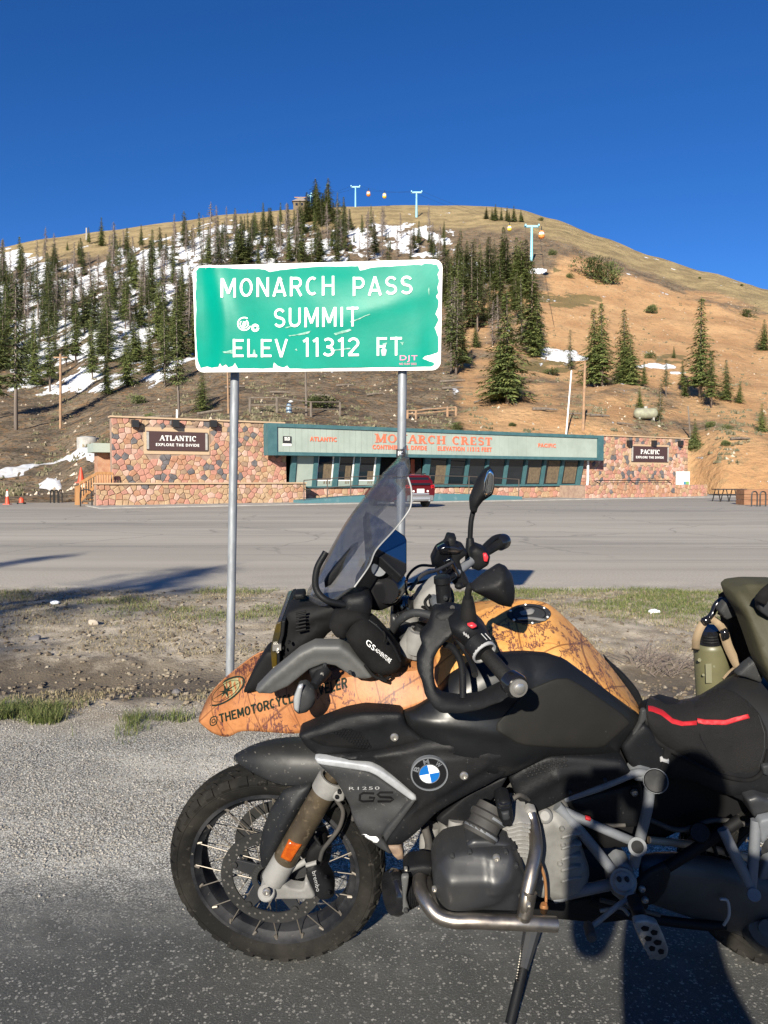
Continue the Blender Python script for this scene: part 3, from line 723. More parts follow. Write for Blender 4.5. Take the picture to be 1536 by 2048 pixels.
wins = [(633, 666, 1), (675, 707, 1), (716, 750, 1), (857, 892, 0), (897, 930, 0), (935, 969, 0), (974, 1008, 0), (1013, 1046, 0), (1051, 1083, 0), (1088, 1119, 0), (1124, 1155, 0)]
zs = Zf(690, 962, .1)
for a, b, wf in wins:
    a, b = sx(a) + .02, sx(b) - .02; zl = zs if wf else ZB + .06
    w = part(lambda m: [tilt_box(m, a, b, -.04, .03, zl, zl + .07), tilt_box(m, b - .09 if wf else b - .03, b, -.04, .03, zl + .07, ZT), tilt_box(m, a, a + .06 if wf else a + .02, -.04, .03, zl + .07, ZT)], 'window', M_WHITE if wf else M_TEAL)
    pm = part(lambda m: tilt_box(m, a + .06 if wf else a + .02, b - .09 if wf else b - .03, -.03, -.015, zl + .07, ZT - .01), 'pane', None or bpy.data.materials.get('clear_pane') or (lambda: None)() or M_GLASSB, w)
    if wf: part(lambda m: tilt_box(m, a, b, -.05, .02, ZB + .06, zl - .01), 'window_apron', M_SAGE)
# entrance: recess with dark reveals and an orange door leaf
part(lambda m: [fbox(m, sx(757), sx(758), -2.4, 0, ZB, ZT), fbox(m, sx(846) - .1, sx(846), -2.4, 0, ZB, ZT), fbox(m, sx(757), sx(846), -2.5, -2.4, ZB, ZT)], 'entrance', M_DARK)
part(lambda m: fbox(m, S(822, -.7), S(843, -.7), -.75, -.68, ZB, ZT - .1), 'door', M_ORANGE_SIGN)
# curtains and chairs seen behind the glass stand just inside it
for a, b, h0, h1 in ((646, 664, 0, .8), (690, 701, .1, .7), (735, 748, .05, .5), (871, 892, 0, .75), (1057, 1080, 0, .7), (1094, 1117, 0, 1), (1128, 1152, 0, .95)):
    n = 7; cur = MB()
    for i in range(n):
        u0, u1 = a + (b - a) * i / n, a + (b - a) * (i + 1) / n
        tilt_box(cur, sx(u0), sx(u1), .004 + .012 * (i % 2), .012 + .012 * (i % 2), ZB + .2, ZB + .2 + (ZT - ZB - .3) * h1)
    cur.build('curtain', M_CURT, bld, smooth=0, fix=False)
# white downspout
dz0, dz1 = Zf(1178, 998, .6), Zf(1178, 921, .6)
part(lambda m: m.tube(cr([F(S(1176, .5), .5, dz1), F(S(1176, .5), .5, dz1 - 1.4), F(S(1176, .5), .5, Zf(1176, 973, .5)), F(S(1183, .6), .9, Zf(1183, 980, .6)), F(S(1184, .7), .95, .15)], 4), .09, 8), 'downspout', M_WHITE)
# side porch at the left end
part(lambda m: fbox(m, S(187, -1.5), S(226, -1.5), -3.5, -1.5, Zf(205, 905, -2), Zf(205, 887, -2)), 'porch_roof', M_SAGE)
part(lambda m: fbox(m, S(196, -2.2), S(226, -2.2), -3.4, -2.2, 0, Zf(205, 905, -2)), 'porch_wall', STONES[2])
# low stone planters
pl = thing('stone_planter', F(6, 1.3, 0), 'low wall of tan stones in front of the ATLANTIC wall', 'wall')
mb = MB(); fbox(mb, S(192, 1.3), S(612, 1.3), .2, 1.25, 0, 1.16); b = mb.build('wall_core', M_MORTAR, pl, smooth=0, fix=False)
stones(S(192, 1.3), S(612, 1.3), .0, 1.2, 1.25, .27, b, 21, wt=WT2)
mb = MB(); fbox(mb, S(192, 1.3) - .05, S(612, 1.3), .1, 1.42, 1.165, 1.24); mb.build('coping', M_TRIMT, pl, smooth=0, fix=False)
pr = thing('stone_planter', F(38, 3, 0), 'low wall of reddish stones in front of the PACIFIC wall', 'wall')
mb = MB(); fbox(mb, S(1172, 3), S(1416, 3), .3, 2.95, 0, .95); b = mb.build('wall_core', M_MORTAR, pr, smooth=0, fix=False)
stones(S(1172, 3), S(1416, 3), .0, 1.0, 2.95, .3, b, 22, limit=0, wt=[30, 20, 30, 2, 12, 6])
# kerb walk
mb = MB(); fbox(mb, S(180, 2), S(1430, 2), .2, 4.5, -.2, .05); structure(mb.build('walkway', M_CONC, None, smooth=0, fix=False))
# teal ramp and its rails
rp = thing('access_ramp', F(22, 4, 0), 'teal painted access ramp with thin brown handrails before the entrance', 'ramp')
ro = 3.4
prof = [(607, 1001), (700, 993), (790, 988.5), (900, 987.5), (975, 989), (1045, 993)]
mb = MB(); top = [(S(px, ro), Zf(px, py, ro)) for px, py in prof]
n = len(top); P = [F(s, ro, 0) for s, z in top] + [F(s, ro, z) for s, z in top] + [F(s, ro - 1.5, 0) for s, z in top] + [F(s, ro - 1.5, z) for s, z in top]
fs = []
for i in range(n - 1): fs += [(i, i + 1, n + i + 1, n + i), (n + i, n + i + 1, 3 * n + i + 1, 3 * n + i), (2 * n + i, 3 * n + i, 3 * n + i + 1, 2 * n + i + 1)]
fs += [(0, n, 3 * n, 2 * n), (n - 1, 3 * n - 1 - 0 if False else 3 * n - 1, 4 * n - 1, 2 * n - 1)]
mb.add(P, fs); mb.build('ramp_body', mk('teal_wall', (.06, .15, .17), .7, c2=(.16, .24, .25), nscale=1.5, lo=.55, hi=.75), rp, smooth=0)
def rz(s):
    for (a, p), (b, q) in zip(top, top[1:]):
        if s <= b: return p + (q - p) * (s - a) / (b - a)
    return top[-1][1]
posts = [S(p, ro) for p in (609, 656, 703, 756, 812, 862, 940, 1040)]
for s in posts:
    mb = MB(); mb.tube([F(s, ro - .1, rz(s)), F(s, ro - .1, rz(s) + 1.15)], .035, 6); mb.build('rail_post', M_RAIL, rp)
for hh in (1.15, .62):
    mb = MB(); mb.tube([F(s, ro - .1, rz(s) + hh) for s in posts], .03, 6); mb.build('handrail', M_RAIL, rp)
# black iron rail with scrolls before the right wall
br = thing('iron_bench', F(S(1265, 1), 1, .9), 'long black iron rail with scrolled ends above the reddish planter', 'railing')
za, zb = Zf(1265, 978, 1), Zf(1265, 961, 1)
mb = MB(); mb.tube([F(S(1192, 1), 1, zb), F(S(1342, 1), 1, zb)], .035, 6); mb.tube([F(S(1192, 1), 1, zb - .18), F(S(1342, 1), 1, zb - .18)], .025, 6); mb.build('top_rail', M_STEEL, br)
for px in range(1200, 1340, 9):
    mb = MB(); mb.tube([F(S(px, 1), 1, za), F(S(px, 1), 1, zb - .18)], .018, 5); mb.build('baluster', M_STEEL, br)
for px in (1194, 1265, 1338):
    mb = MB(); s = S(px, 1); mb.tube(cr([F(s - .3, 1.0, zb), F(s + .25, 1.05, zb - .25), F(s + .1, 1.05, za + .2), F(s + .35, 1.0, za), F(s + .5, 1, za + .15)], 4), .03, 6); mb.build('scroll', M_STEEL, br)
# white chest cabinet at the right corner
ic = thing('white_cabinet', F(S(1368, .6), .6, .9), 'white upright cabinet with blue and green picture at the right end of the stone wall', 'cabinet')
s0, s1 = S(1362, .8), S(1376, .8); za, zb = Zf(1368, 973, .8), Zf(1368, 943, .8)
mb = MB(); fbox(mb, s0, s1, .3, 1.0, za, zb); mb.build('body', M_WHITE, ic, smooth=0)
mb = MB(); fbox(mb, s0 + .1, s1 - .1, 1.0, 1.01, za + .12, za + .42); mb.build('picture', mk('blue_green_print', (.05, .2, .4), .5, c2=(.2, .4, .05), nscale=3), ic, smooth=0)
mb = MB(); fbox(mb, s0 - .15, s1 + .35, .2, 1.1, za - .1, za - .01); mb.build('stand', M_STEEL, ic, smooth=0)
# ---------------------------------------------------------------- red car parked nose to the ramp
M_RED = mk('red_car_paint', (.085, .003, .005), .3, coat=.3, spec=.3, c2=(.075, .004, .006), nscale=4)
M_RUB = mk('black_rubber', (.02, .019, .018), .75, c2=(.05, .045, .04), nscale=9)
M_CGLASS = mk('car_glass', (.012, .013, .015), .05, spec=.8)
M_GREYP = mk('grey_plastic', (.16, .16, .16), .6)
M_SILVER = mk('silver_paint', (.50, .51, .52), .35, metal=.6)
M_TAIL = mk('tail_light', (.45, .01, .01), .2)
cpos = G(841, 1015.5); cy = math.atan2(FN.x * -1, -FN.y * -1) * -1
car = thing('parked_car', (cpos.x, cpos.y, 0), 'dark red compact SUV parked before the ramp seen from behind', 'car')
fw = (-FN).normalized(); rt = V((fw.y, -fw.x, 0))
def C3(x, y, z): return V((cpos.x, cpos.y, 0)) + rt * x + fw * (y + .0) + V((0, 0, z))
def loft(secs, m, name, parent=car, bev=.0, sub=0, cap=True):
    """secs: list of (y, [(x,z)...]) half outlines mirrored"""
    mb = MB(); rows = []
    for y, half in secs:
        full = [(x, z) for x, z in half] + [(-x, z) for x, z in reversed(half)]
        rows.append([C3(x, y if not isinstance(y, tuple) else y[0], z) for x, z in full])
    mb.grid(rows, closed=True); n = len(rows[0])
    if cap: mb.f.append(list(range(n))[::-1]); mb.m.append(0); mb.f.append([(len(rows) - 1) * n + i for i in range(n)]); mb.m.append(0)
    return mb.build(name, m, parent, smooth=40, bevel=bev, sub=sub)
body = [(0, [(.70, .42), (.80, .50), (.86, .72), (.86, .95), (.80, 1.08)]), (.12, [(.78, .32), (.88, .45), (.92, .72), (.90, 1.0), (.83, 1.13)]), (.9, [(.80, .26), (.90, .38), (.92, .75), (.90, 1.02), (.84, 1.1)]), (3.0, [(.80, .26), (.90, .38), (.92, .75), (.90, 1.0), (.82, 1.05)]), (3.9, [(.80, .3), (.9, .4), (.9, .75), (.86, .9), (.7, .98)]), (4.45, [(.6, .35), (.75, .45), (.78, .65), (.7, .78), (.5, .82)])]
loft(body, M_RED, 'body')
loft([(.10, [(.82, 1.10), (.80, 1.2), (.79, 1.3)]), (.32, [(.82, 1.10), (.74, 1.55), (.68, 1.62)]), (.6, [(.82, 1.08), (.72, 1.62), (.64, 1.68)]), (1.9, [(.82, 1.06), (.72, 1.62), (.64, 1.67)]), (3.1, [(.80, 1.02), (.74, 1.12), (.7, 1.16)])], M_RED, 'cabin')
mb = MB(); mb.prism([C3(x, y, z) for x, y, z in ((-.66, .085, 1.14), (.66, .085, 1.14), (.62, .255, 1.53), (-.62, .255, 1.53))], fw * .04 + V((0, 0, 0))); mb.v = [p - fw * .03 for p in mb.v]; mb.build('rear_window', M_CGLASS, car, bevel=.01)
for sx_ in (-1, 1):
    mb = MB(); mb.prism([C3(sx_ * x, y, z) for x, y, z in ((.825, .55, 1.13), (.825, 2.7, 1.11), (.745, 1.9, 1.55), (.735, .6, 1.56))], rt * (.02 * sx_)); mb.build('side_window', M_CGLASS, car)
    mb = MB(); mb.prism([C3(sx_ * x, y, z) for x, y, z in ((.62, -.02, .98), (.86, .03, 1.0), (.9, .14, 1.16), (.64, .04, 1.12))], fw * .06); mb.v = [p - fw * .03 for p in mb.v]; mb.build('tail_lamp', M_TAIL, car, bevel=.01)
    mb = MB(); mb.tube([C3(sx_ * .62, .5, 1.72), C3(sx_ * .62, 2.0, 1.72)], .025, 6); mb.build('roof_rail', M_STEEL, car)
    mb = MB(); mb.tube([C3(sx_ * .42, -.03, .83), C3(sx_ * .42, .02, .83)], .055, 10); mb.build('tail_badge', M_WHITE, car)
    for y in (.78, 3.5):
        mb = MB(); mb.lathe(C3(sx_ * .68, y, .34), C3(sx_ * .90, y, .34), [(0, .2), (.0, .33), (.03, .345), (.19, .345), (.22, .32), (.22, .22)], 20); w = mb.build('wheel', M_RUB, car)
        mb = MB(); mb.lathe(C3(sx_ * .88, y, .34), C3(sx_ * .905, y, .34), [(0, .225), (.02, .21), (.02, .02)], 16); mb.build('rim', M_SILVER, w)
    mb = MB(); mb.sphere(C3(sx_ * .98, 2.55, 1.12), .12, (1, .6, .8), 10, 6); mb.build('door_mirror', M_RED, car)
    mb = MB(); mb.tube([C3(sx_ * .5, -.06, .36), C3(sx_ * .5, .1, .36)], .045, 8); mb.build('exhaust_tip', M_SILVER, car)
mb = MB(); mb.box(C3(0, 0, 0) + V((0, 0, .48)) + fw * .02, (1.55, .14, .30), Matrix((rt, fw, V((0, 0, 1)))).transposed()); mb.build('bumper', M_GREYP, car, bevel=.04)
mb = MB(); mb.box(C3(0, -.055, .47), (1.1, .05, .12), Matrix((rt, fw, V((0, 0, 1)))).transposed()); mb.build('skid_plate', M_SILVER, car, bevel=.02)
mb = MB(); mb.box(C3(0, -.01, .85), (.42, .03, .2), Matrix((rt, fw, V((0, 0, 1)))).transposed()); mb.build('licence_plate', M_WHITE, car)
mb = MB(); mb.box(C3(0, -.01, .70), (1.0, .03, .07), Matrix((rt, fw, V((0, 0, 1)))).transposed()); mb.build('chrome_strip', M_SILVER, car)
# ---------------------------------------------------------------- things about the lot
M_ORANGE = mk('cone_orange', (.62, .07, .025), .55, c2=(.5, .06, .03), nscale=6)
def cone(px, py, h, label, band=True):
    p = G(px, py); t = thing('traffic_cone', p, label, 'traffic cone')
    mb = MB(); w = h * .42; mb.box(p + V((0, 0, .02)), (w, w, .04)); mb.build('base', M_ORANGE, t, smooth=0)
    mb = MB(); mb.lathe(p + V((0, 0, .04)), p + V((0, 0, h)), [(0, h * .15), (h * .55, h * .085), (h - .04, h * .03)], 14); mb.build('cone', M_ORANGE, t)
    if band:
        mb = MB(); mb.lathe(p + V((0, 0, .04)), p + V((0, 0, h)), [(h * .5, h * .099), (h * .85, h * .052)], 14, False); mb.build('band', M_WHITE, t)
cone(15, 1009, .85, 'white topped orange traffic cone at the left edge of the parking lot')
p = G(43, 1008); t = thing('traffic_cone', p, 'short red marker drum standing beside the white topped cone', 'marker')
mb = MB(); mb.box(p + V((0, 0, .04)), (.36, .36, .08)); mb.build('base', M_STEEL, t, smooth=0); mb = MB(); mb.lathe(p + V((0, 0, .08)), p + V((0, 0, .4)), [(0, .15), (.2, .14), (.28, .08), (.3, .02)], 12); mb.build('drum', M_ORANGE, t)
p = F(S(162, -.5), -.5, .9); p.z = D(162, 965, p.y).z
t = thing('traffic_cone', p, 'plain tall orange cone standing up on the landing behind the wooden stair rail', 'traffic cone')
mb = MB(); mb.lathe(p, p + V((0, 0, .85)), [(0, .2), (.4, .12), (.82, .04)], 12); mb.build('cone', M_ORANGE, t); mb = MB(); mb.box(p, (.5, .5, .05)); mb.build('base', M_ORANGE, t, smooth=0)
def rack(px0, px1, py, top, n, label, dy=0):
    a = G(px0, py); b_ = G(px1, py); h = D(px0, top, a.y).z
    t = thing('bike_rack', (a + b_) / 2, label, 'bike rack')
    for i in range(n):
        q = a + (b_ - a) * (i / max(n - 1, 1)); w = V((.0, .45, 0)) if dy else (b_ - a).normalized() * .42
        if n == 1: w = b_ - a; q = a
        mb = MB(); mb.tube(cr([q, q + V((0, 0, h * .75)), q + w * .15 + V((0, 0, h * .95)), q + w * .5 + V((0, 0, h)), q + w * .85 + V((0, 0, h * .95)), q + w + V((0, 0, h * .75)), q + w], 3), .035, 6); mb.build('hoop', M_STEEL, t)
rack(101, 118, 1006, 980, 3, 'low black bike rack standing left of the wooden stairs', 1)
rack(161, 184, 1013, 979, 1, 'black hoop bike rack in front of the wooden stair rail')
# wooden stair rail
M_WOOD = mk('stained_wood', (.30, .135, .045), .65, c2=(.38, .20, .08), nscale=3, stretch=(3, 3, .6))
st = thing('stair_rail', G(185, 1008), 'orange stained wooden stair rail with balusters left of the stone wall', 'railing')
sp_ = lambda px, py, o: (lambda q: D(px, py, q.y))(F(S(px, o), o, 0))
rl = [(151, 976), (160, 966), (195, 946), (226, 947)]; rb = [(151, 1010), (160, 1002), (195, 968), (226, 968)]
for A_ in (rl, rb):
    for a, b_ in zip(A_[1:], A_[2:]):
        mb = MB(); mb.beam(sp_(*a, .5), sp_(*b_, .5), .09, .14); mb.build('rail', M_WOOD, st, smooth=0)
for i in range(14):
    x = 160 + 66 * i / 13
    yt = 966 - 20 * (x - 160) / 35 if x < 195 else 946.5; yb = 1002 - 34 * (x - 160) / 35 if x < 195 else 968
    mb = MB(); mb.beam(sp_(x, yb, .5), sp_(x, yt, .5), .05, .05, (1, 0, 0)); mb.build('baluster', M_WOOD, st, smooth=0)
mb = MB(); a, b_ = sp_(150, 1010, .6), sp_(160, 1010, .6); mb.prism([sp_(150, 1010, .6), sp_(160, 1010, .6), sp_(160, 970, .6), sp_(150, 973, .6)], FN * -.12); mb.build('newel_board', M_WOOD, st, smooth=0)
for i in range(3):
    mb = MB(); mb.beam(sp_(164 + 9 * i, 1006 - 7 * i, .2), sp_(176 + 9 * i, 1006 - 7 * i, .2), .5, .07); mb.build('step', M_WOOD, st, smooth=0)
# picnic table and timber planter at the right
pt = thing('picnic_table', G(1455, 1003), 'black metal picnic table beyond the right end of the planter', 'picnic table')
a = G(1428, 1003); b_ = G(1488, 1003); ya = a.y; up = V((0, 0, 1)); Lx = b_ - a
mb = MB(); mb.beam(a + up * .78, b_ + up * .78, .75, .06); mb.build('table_top', M_STEEL, pt, smooth=0)
for o_ in (-.65, .65):
    mb = MB(); mb.beam(a + up * .45 + V((0, o_, 0)), b_ + up * .45 + V((0, o_, 0)), .28, .05); mb.build('bench_seat', M_STEEL, pt, smooth=0)
for f in (.08, .36, .64, .92):
    q = a + Lx * f; mb = MB(); mb.tube([q + V((0, -.6, 0)), q + V((0, -.2, .76))], .035, 6); mb.tube([q + V((0, .6, 0)), q + V((0, .2, .76))], .035, 6); mb.tube([q + V((0, -.65, .43)), q + V((0, .65, .43))], .03, 6); mb.build('leg', M_STEEL, pt)
tp = thing('timber_planter', G(1520, 1011), 'brown timber planter box at the right edge of the lot', 'planter')
a = G(1488, 1010); b_ = G(1580, 1010); h = D(1488, 979, a.y).z
for i in range(3):
    mb = MB(); mb.box((a + b_) / 2 + V((0, .5, h * (i + .5) / 3)), ((b_ - a).length, 1.0, h / 3 - .02)); mb.build('plank', mk('planter_wood', (.17, .075, .035), .7, c2=(.24, .12, .06), nscale=2, stretch=(.5, 3, 3)) if i == 0 else bpy.data.materials['planter_wood'], tp, smooth=0)
rack(1503, 1514, 1013, 983, 1, 'left black hoop rack before the brown timber planter'); rack(1520, 1531, 1013, 983, 1, 'right black hoop rack before the brown timber planter, nearest the edge')
mb = MB(); p = G(1412, 1004); mb.box(p + V((0, 0, .12)), (.5, .4, .25))
# poles
M_POLE = mk('weathered_pole', (.33, .20, .11), .85, c2=(.22, .14, .09), nscale=3)
M_GREYWOOD = mk('grey_wood', (.17, .14, .11), .9, c2=(.10, .08, .065), nscale=3, stretch=(3, 3, .5))
def pole(px, py, tx, ty, r, m, label, name='utility_pole', arm=None):
    p = hill_at(px, py); q = D(tx, ty, p.y); t = thing(name, p, label, 'pole')
    mb = MB(); mb.tube([p - V((0, 0, .5)), q], [r, r * .8], 8); mb.build('shaft', m, t)
    if arm: mb = MB(); mb.beam(q + V((-arm, 0, -.4)), q + V((arm, 0, -.4)), .12, .14); mb.build('crossarm', m, t, smooth=0)
pole(121, 862, 121, 708, .17, M_POLE, 'wooden utility pole standing on the bare slope at left', arm=.8)
pole(457, 842, 455, 735, .10, M_POLE, 'thin orange brown pole behind the left sign post')
pole(613, 836, 611, 735, .13, M_GREYWOOD, 'grey timber pole on the slope between the two sign posts')
pole(1131, 870, 1143, 741, .09, M_WHITE, 'white leaning flagpole behind the green fascia', 'flagpole')
pole(1166, 862, 1170, 726, .16, M_POLE, 'brown utility pole right of the white flagpole')
pole(354, 838, 354, 819, .12, M_WHITE, 'short white marker post above the ATLANTIC wall', 'marker_post')
pole(1382, 880, 1376, 812, .10, M_GREYWOOD, 'bare grey snag trunk above the right end of the building', 'snag_pole')
pole(173, 480, 173, 456, .35, M_CONC, 'pale post standing on the far left skyline', 'marker_post')
# old timber fences and logs above the roof
def fence(pts, hh, m, label, rails=(1, .5)):
    P = [hill_at(*q) for q in pts]; t = thing('rail_fence', P[0], label, 'fence')
    for p in P: mb = MB(); mb.tube([p - V((0, 0, .3)), p + V((0, 0, hh))], .13, 6); mb.build('post', m, t)
    for f in rails:
        for a, b_ in zip(P, P[1:]): mb = MB(); mb.tube([a + V((0, 0, hh * f)), b_ + V((0, 0, hh * f))], .07, 6); mb.build('rail', m, t)
fence([(500, 837), (554, 839), (622, 838), (680, 834)], 1.5, M_GREYWOOD, 'grey split rail fence above the roof left of the right sign post')
fence([(815, 832), (832, 834), (895, 834), (912, 836)], .9, M_POLE, 'low reddish timber rail on the slope above MONARCH CREST', (1, .6))
rnd = random.Random(5)
LOGS = [(690, 770, 40, .5), (905, 765, 55, -.5), (905, 782, 45, .3), (640, 800, 40, .2), (860, 815, 30, .1), (1090, 835, 50, .05), (1160, 842, 45, -.1), (1200, 845, 40, .15), (270, 832, 40, .05), (320, 836, 50, -.05), (470, 770, 40, .3), (1010, 790, 40, -.3), (750, 790, 36, .4), (1480, 885, 40, .1), (420, 830, 50, .1), (560, 790, 40, -.2), (1250, 855, 34, .2), (960, 800, 30, .6)]
for i, (px, py, L, a) in enumerate(LOGS):
    c = hill_at(px, py); s = c.y / 1536; dv = V((math.cos(a), .3 * math.sin(a * 3), -math.sin(a) * .5)) * (L * s / 2)
    p0 = c - dv; p1 = c + dv; p0.z = hill_h(p0.x, p0.y) + .2; p1.z = hill_h(p1.x, p1.y) + .25
    mb = MB(); r = rnd.uniform(.10, .2); mb.tube([p0, (p0 + p1) / 2 + V((0, 0, .05)), p1], [r, r * .85, r * .5], 7); o = mb.build('fallen_log', M_GREYWOOD)
    tag(o, '%s bleached log on the slope %s' % ('long' if L > 44 else 'short' if L < 37 else 'middling', ['far left of the green sign', 'under the left half of the green sign', 'under the right half of the green sign', 'above the middle of the fascia', 'above the PACIFIC lettering', 'at the right'][min(5, int(max(0, px - 390) / 165) + (px > 390))] + (', upper' if py < 792 else ', lower')), 'log', 'fallen logs on the slope')
# propane tank, drum
p = hill_at(1291, 842); t = thing('propane_tank', p, 'pale green propane tank lying on the slope above the PACIFIC wall', 'tank')
mb = MB(); r = .62; mb.lathe(p + V((-1.35, 0, r + .15)), p + V((1.35, 0, r + .15)), [(0, .1), (.08, r * .6), (.3, r * .95), (.45, r), (2.25, r), (2.4, r * .95), (2.62, r * .6), (2.7, .1)], 16); mb.build('vessel', mk('pale_green', (.27, .275, .19), .6, c2=(.2, .19, .14), nscale=2), t)
mb = MB(); mb.lathe(p + V((0, 0, 2 * r + .1)), p + V((0, 0, 2 * r + .4)), [(0, .2), (.25, .2)], 10); mb.build('dome', M_CONC, t)
for x in (-.8, .8): mb = MB(); mb.box(p + V((x, 0, .05)), (.2, .8, .5)); mb.build('saddle', M_CONC, t, smooth=0)
p = hill_at(176, 893); t = thing('concrete_ring', p, 'pale concrete well ring on the slope left of the building', 'well')
mb = MB(); mb.lathe(p, p + V((0, 0, 1)), [(-.3, .95), (.9, .95), (.95, .9), (.95, .75)], 18); mb.build('ring', M_CONC, t); mb = MB(); mb.lathe(p + V((0, 0, .85)), p + V((0, 0, 1.1)), [(0, .7), (.2, .68)], 16); mb.build('lid', M_GREYP, t)
p = hill_at(578, 836); t = thing('milk_can', p, 'small bluish metal drum beside the grey rail fence', 'drum')
mb = MB(); mb.lathe(p, p + V((0, 0, 1)), [(0, .3), (.7, .3), (.75, .25), (1.0, .2)], 12); mb.build('can', mk('blue_grey_metal', (.25, .33, .4), .4, metal=.3), t); mb = MB(); mb.sphere(p + V((.2, 0, 1.15)), .25, (1, 1, .5)); mb.build('cover', M_WHITE, t)
# ---------------------------------------------------------------- gondola lift
M_SKYB = mk('pale_blue_steel', (.22, .50, .62), .5)
M_GON = [mk('gondola_orange', (.62, .22, .05), .45), mk('gondola_yellow', (.65, .45, .05), .45)]
TW = []
def tower(px, py, ty, w, label, Y=None):
    p = hill_at(px, py) if Y is None else D(px, py, Y); h = D(px, ty, p.y).z - p.z; s = p.y / 1536
    t = thing('lift_tower', p, label, 'lift tower', 'gondola lift towers')
    mb = MB(); mb.tube([p - V((0, 0, 1)), p + V((0, 0, h))], [h * .045, h * .032], 8); mb.build('mast', M_SKYB, t)
    mb = MB(); mb.beam(p + V((-w * s / 2, 0, h)), p + V((w * s / 2, 0, h)), .5, .55); mb.build('crossarm', M_SKYB, t, smooth=0)
    for q in (-1, 1): mb = MB(); mb.beam(p + V((q * w * s / 2, -.8, h + .25)), p + V((q * w * s / 2, .8, h + .25)), .4, .5); mb.build('sheave', M_SKYB, t, smooth=0)
    TW.append((p, h, w * s / 2))
tower(711, 414, 374, 17, 'pale blue lift tower on the crest, left of the orange cabin')
tower(833, 434, 385, 20, 'pale blue lift tower just right of the green sign, on the crest')
tower(1063, 524, 453, 26, 'largest pale blue lift tower, low on the right slope')
tower(621, 408, 392, 10, 'small pale blue lift tower beside the summit hut', 345); tower(629, 408, 389, 12, 'small pale blue lift tower just right of the one beside the summit hut', 340)
def gondola(px, py, mi, hpx, label, Y):
    p = D(px, py, Y); s = Y / 1536; h = hpx * s
    t = thing('gondola_cabin', p, label, 'gondola', 'gondola cabins')
    mb = MB(); mb.lathe(p - V((0, 0, h * .5)), p + V((0, 0, h * .5)), [(0, h * .25), (h * .15, h * .42), (h * .45, h * .48), (h * .5, h * .42)], 12); mb.build('tub', M_GON[mi], t)
    mb = MB(); mb.lathe(p + V((0, 0, h * .0)), p + V((0, 0, h * .5)), [(0, h * .4), (h * .35, h * .38)], 12); mb.build('window_band', M_WHITE, t)
    mb = MB(); mb.lathe(p + V((0, 0, h * .35)), p + V((0, 0, h * .6)), [(0, h * .45), (h * .18, h * .3), (h * .2, .1)], 12); mb.build('canopy', M_GON[mi], t)
    mb = MB(); mb.tube([p + V((0, 0, h * .5)), p + V((0, 0, h * 1.2))], .12, 6); mb.build('hanger', M_STEEL, t)
gondola(737, 388, 0, 9, 'orange gondola cabin against the sky', 352); gondola(769, 392, 1, 9, 'yellow gondola cabin against the sky', 350)
gondola(1019, 457, 1, 10, 'yellow gondola cabin low over the right slope', 230); gondola(1083, 470, 0, 14, 'orange gondola cabin beside the largest lift tower', 200)
p2, h2, w2 = TW[2]; p1, h1, w1 = TW[1]; p0, h0, w0 = TW[0]; pz, hz_, wz = TW[4]
for q in (-1, 1):
    e = [P + V((q * w, 0, h + .6)) for P, h, w in ((pz, hz_, wz), (p0, h0, w0), (p1, h1, w1), (p2, h2, w2))] + [p2 + V((-12 + q * w2, -80, -38))]
    pts = []
    for a, b_ in zip(e, e[1:]):
        for i in range(10): f = i / 10; pts.append(a.lerp(b_, f) - V((0, 0, 4 * f * (1 - f) * 1.5)))
    mb = MB(); mb.tube(pts, .032, 4); tag(mb.build('haul_cable', M_STEEL), 'thin lift cable running over the pale blue towers, %s of the pair' % ('left' if q < 0 else 'right'), 'cable')
# summit hut
p = D(601, 419, 350); s = 350 / 1536; t = thing('summit_hut', p, 'small tan hut with dark roof among the trees on the summit', 'hut')
w = 26 * s; h = 12 * s
mb = MB(); mb.box(p + V((0, 0, h / 2 - 1)), (w, w * .8, h + 2)); mb.build('wall', M_CURT, t, smooth=0)
mb = MB(); mb.prism([p + V((-w * .6, -w * .5, h)), p + V((w * .6, -w * .5, h)), p + V((w * .1, -w * .5, h * 1.7))], (0, w, 0)); mb.build('roof', M_BROWN, t, smooth=0)
for x in (-.25, .15): mb = MB(); mb.box(p + V((x * w, -w * .41, h * .55)), (w * .16, .1, h * .4)); mb.build('window', M_CGLASS, t, smooth=0)
mb = MB(); mb.box(p + V((0, -w * .05, h * 1.9)), (w * .9, .3, .3)); mb.build('deck_rail', M_WOOD, t, smooth=0)
# ============================================================ TREES
M_BARK = mk('spruce_bark', (.13, .09, .065), .9, c2=(.20, .16, .13), nscale=6, stretch=(3, 3, .6))
M_DEADB = mk('dead_bark', (.24, .20, .17), .9, c2=(.14, .11, .09), nscale=5, stretch=(3, 3, .6))
M_TWIG = mk('dead_twig', (.17, .135, .115), .9, c2=(.11, .085, .07), nscale=3)
def leafmat(name, a, b_, c):
    m = bpy.data.materials.new(name); m.use_nodes = True; N = m.node_tree.nodes; L = m.node_tree.links; b = N['Principled BSDF']
    b.inputs['Roughness'].default_value = .65; b.inputs['Specular IOR Level'].default_value = .25
    g = N.new('ShaderNodeNewGeometry'); oi = N.new('ShaderNodeObjectInfo')
    r = N.new('ShaderNodeValToRGB'); r.color_ramp.elements[0].color = a + (1,); r.color_ramp.elements[1].color = c + (1,); e = r.color_ramp.elements.new(.6); e.color = b_ + (1,)
    L.new(g.outputs['Random Per Island'], r.inputs[0])
    h = N.new('ShaderNodeHueSaturation'); mr = N.new('ShaderNodeMapRange'); mr.inputs[3].default_value = .75; mr.inputs[4].default_value = 1.3; L.new(oi.outputs['Random'], mr.inputs[0])
    L.new(mr.outputs[0], h.inputs['Value']); L.new(r.outputs[0], h.inputs['Color']); L.new(h.outputs[0], b.inputs['Base Color'])
    return m
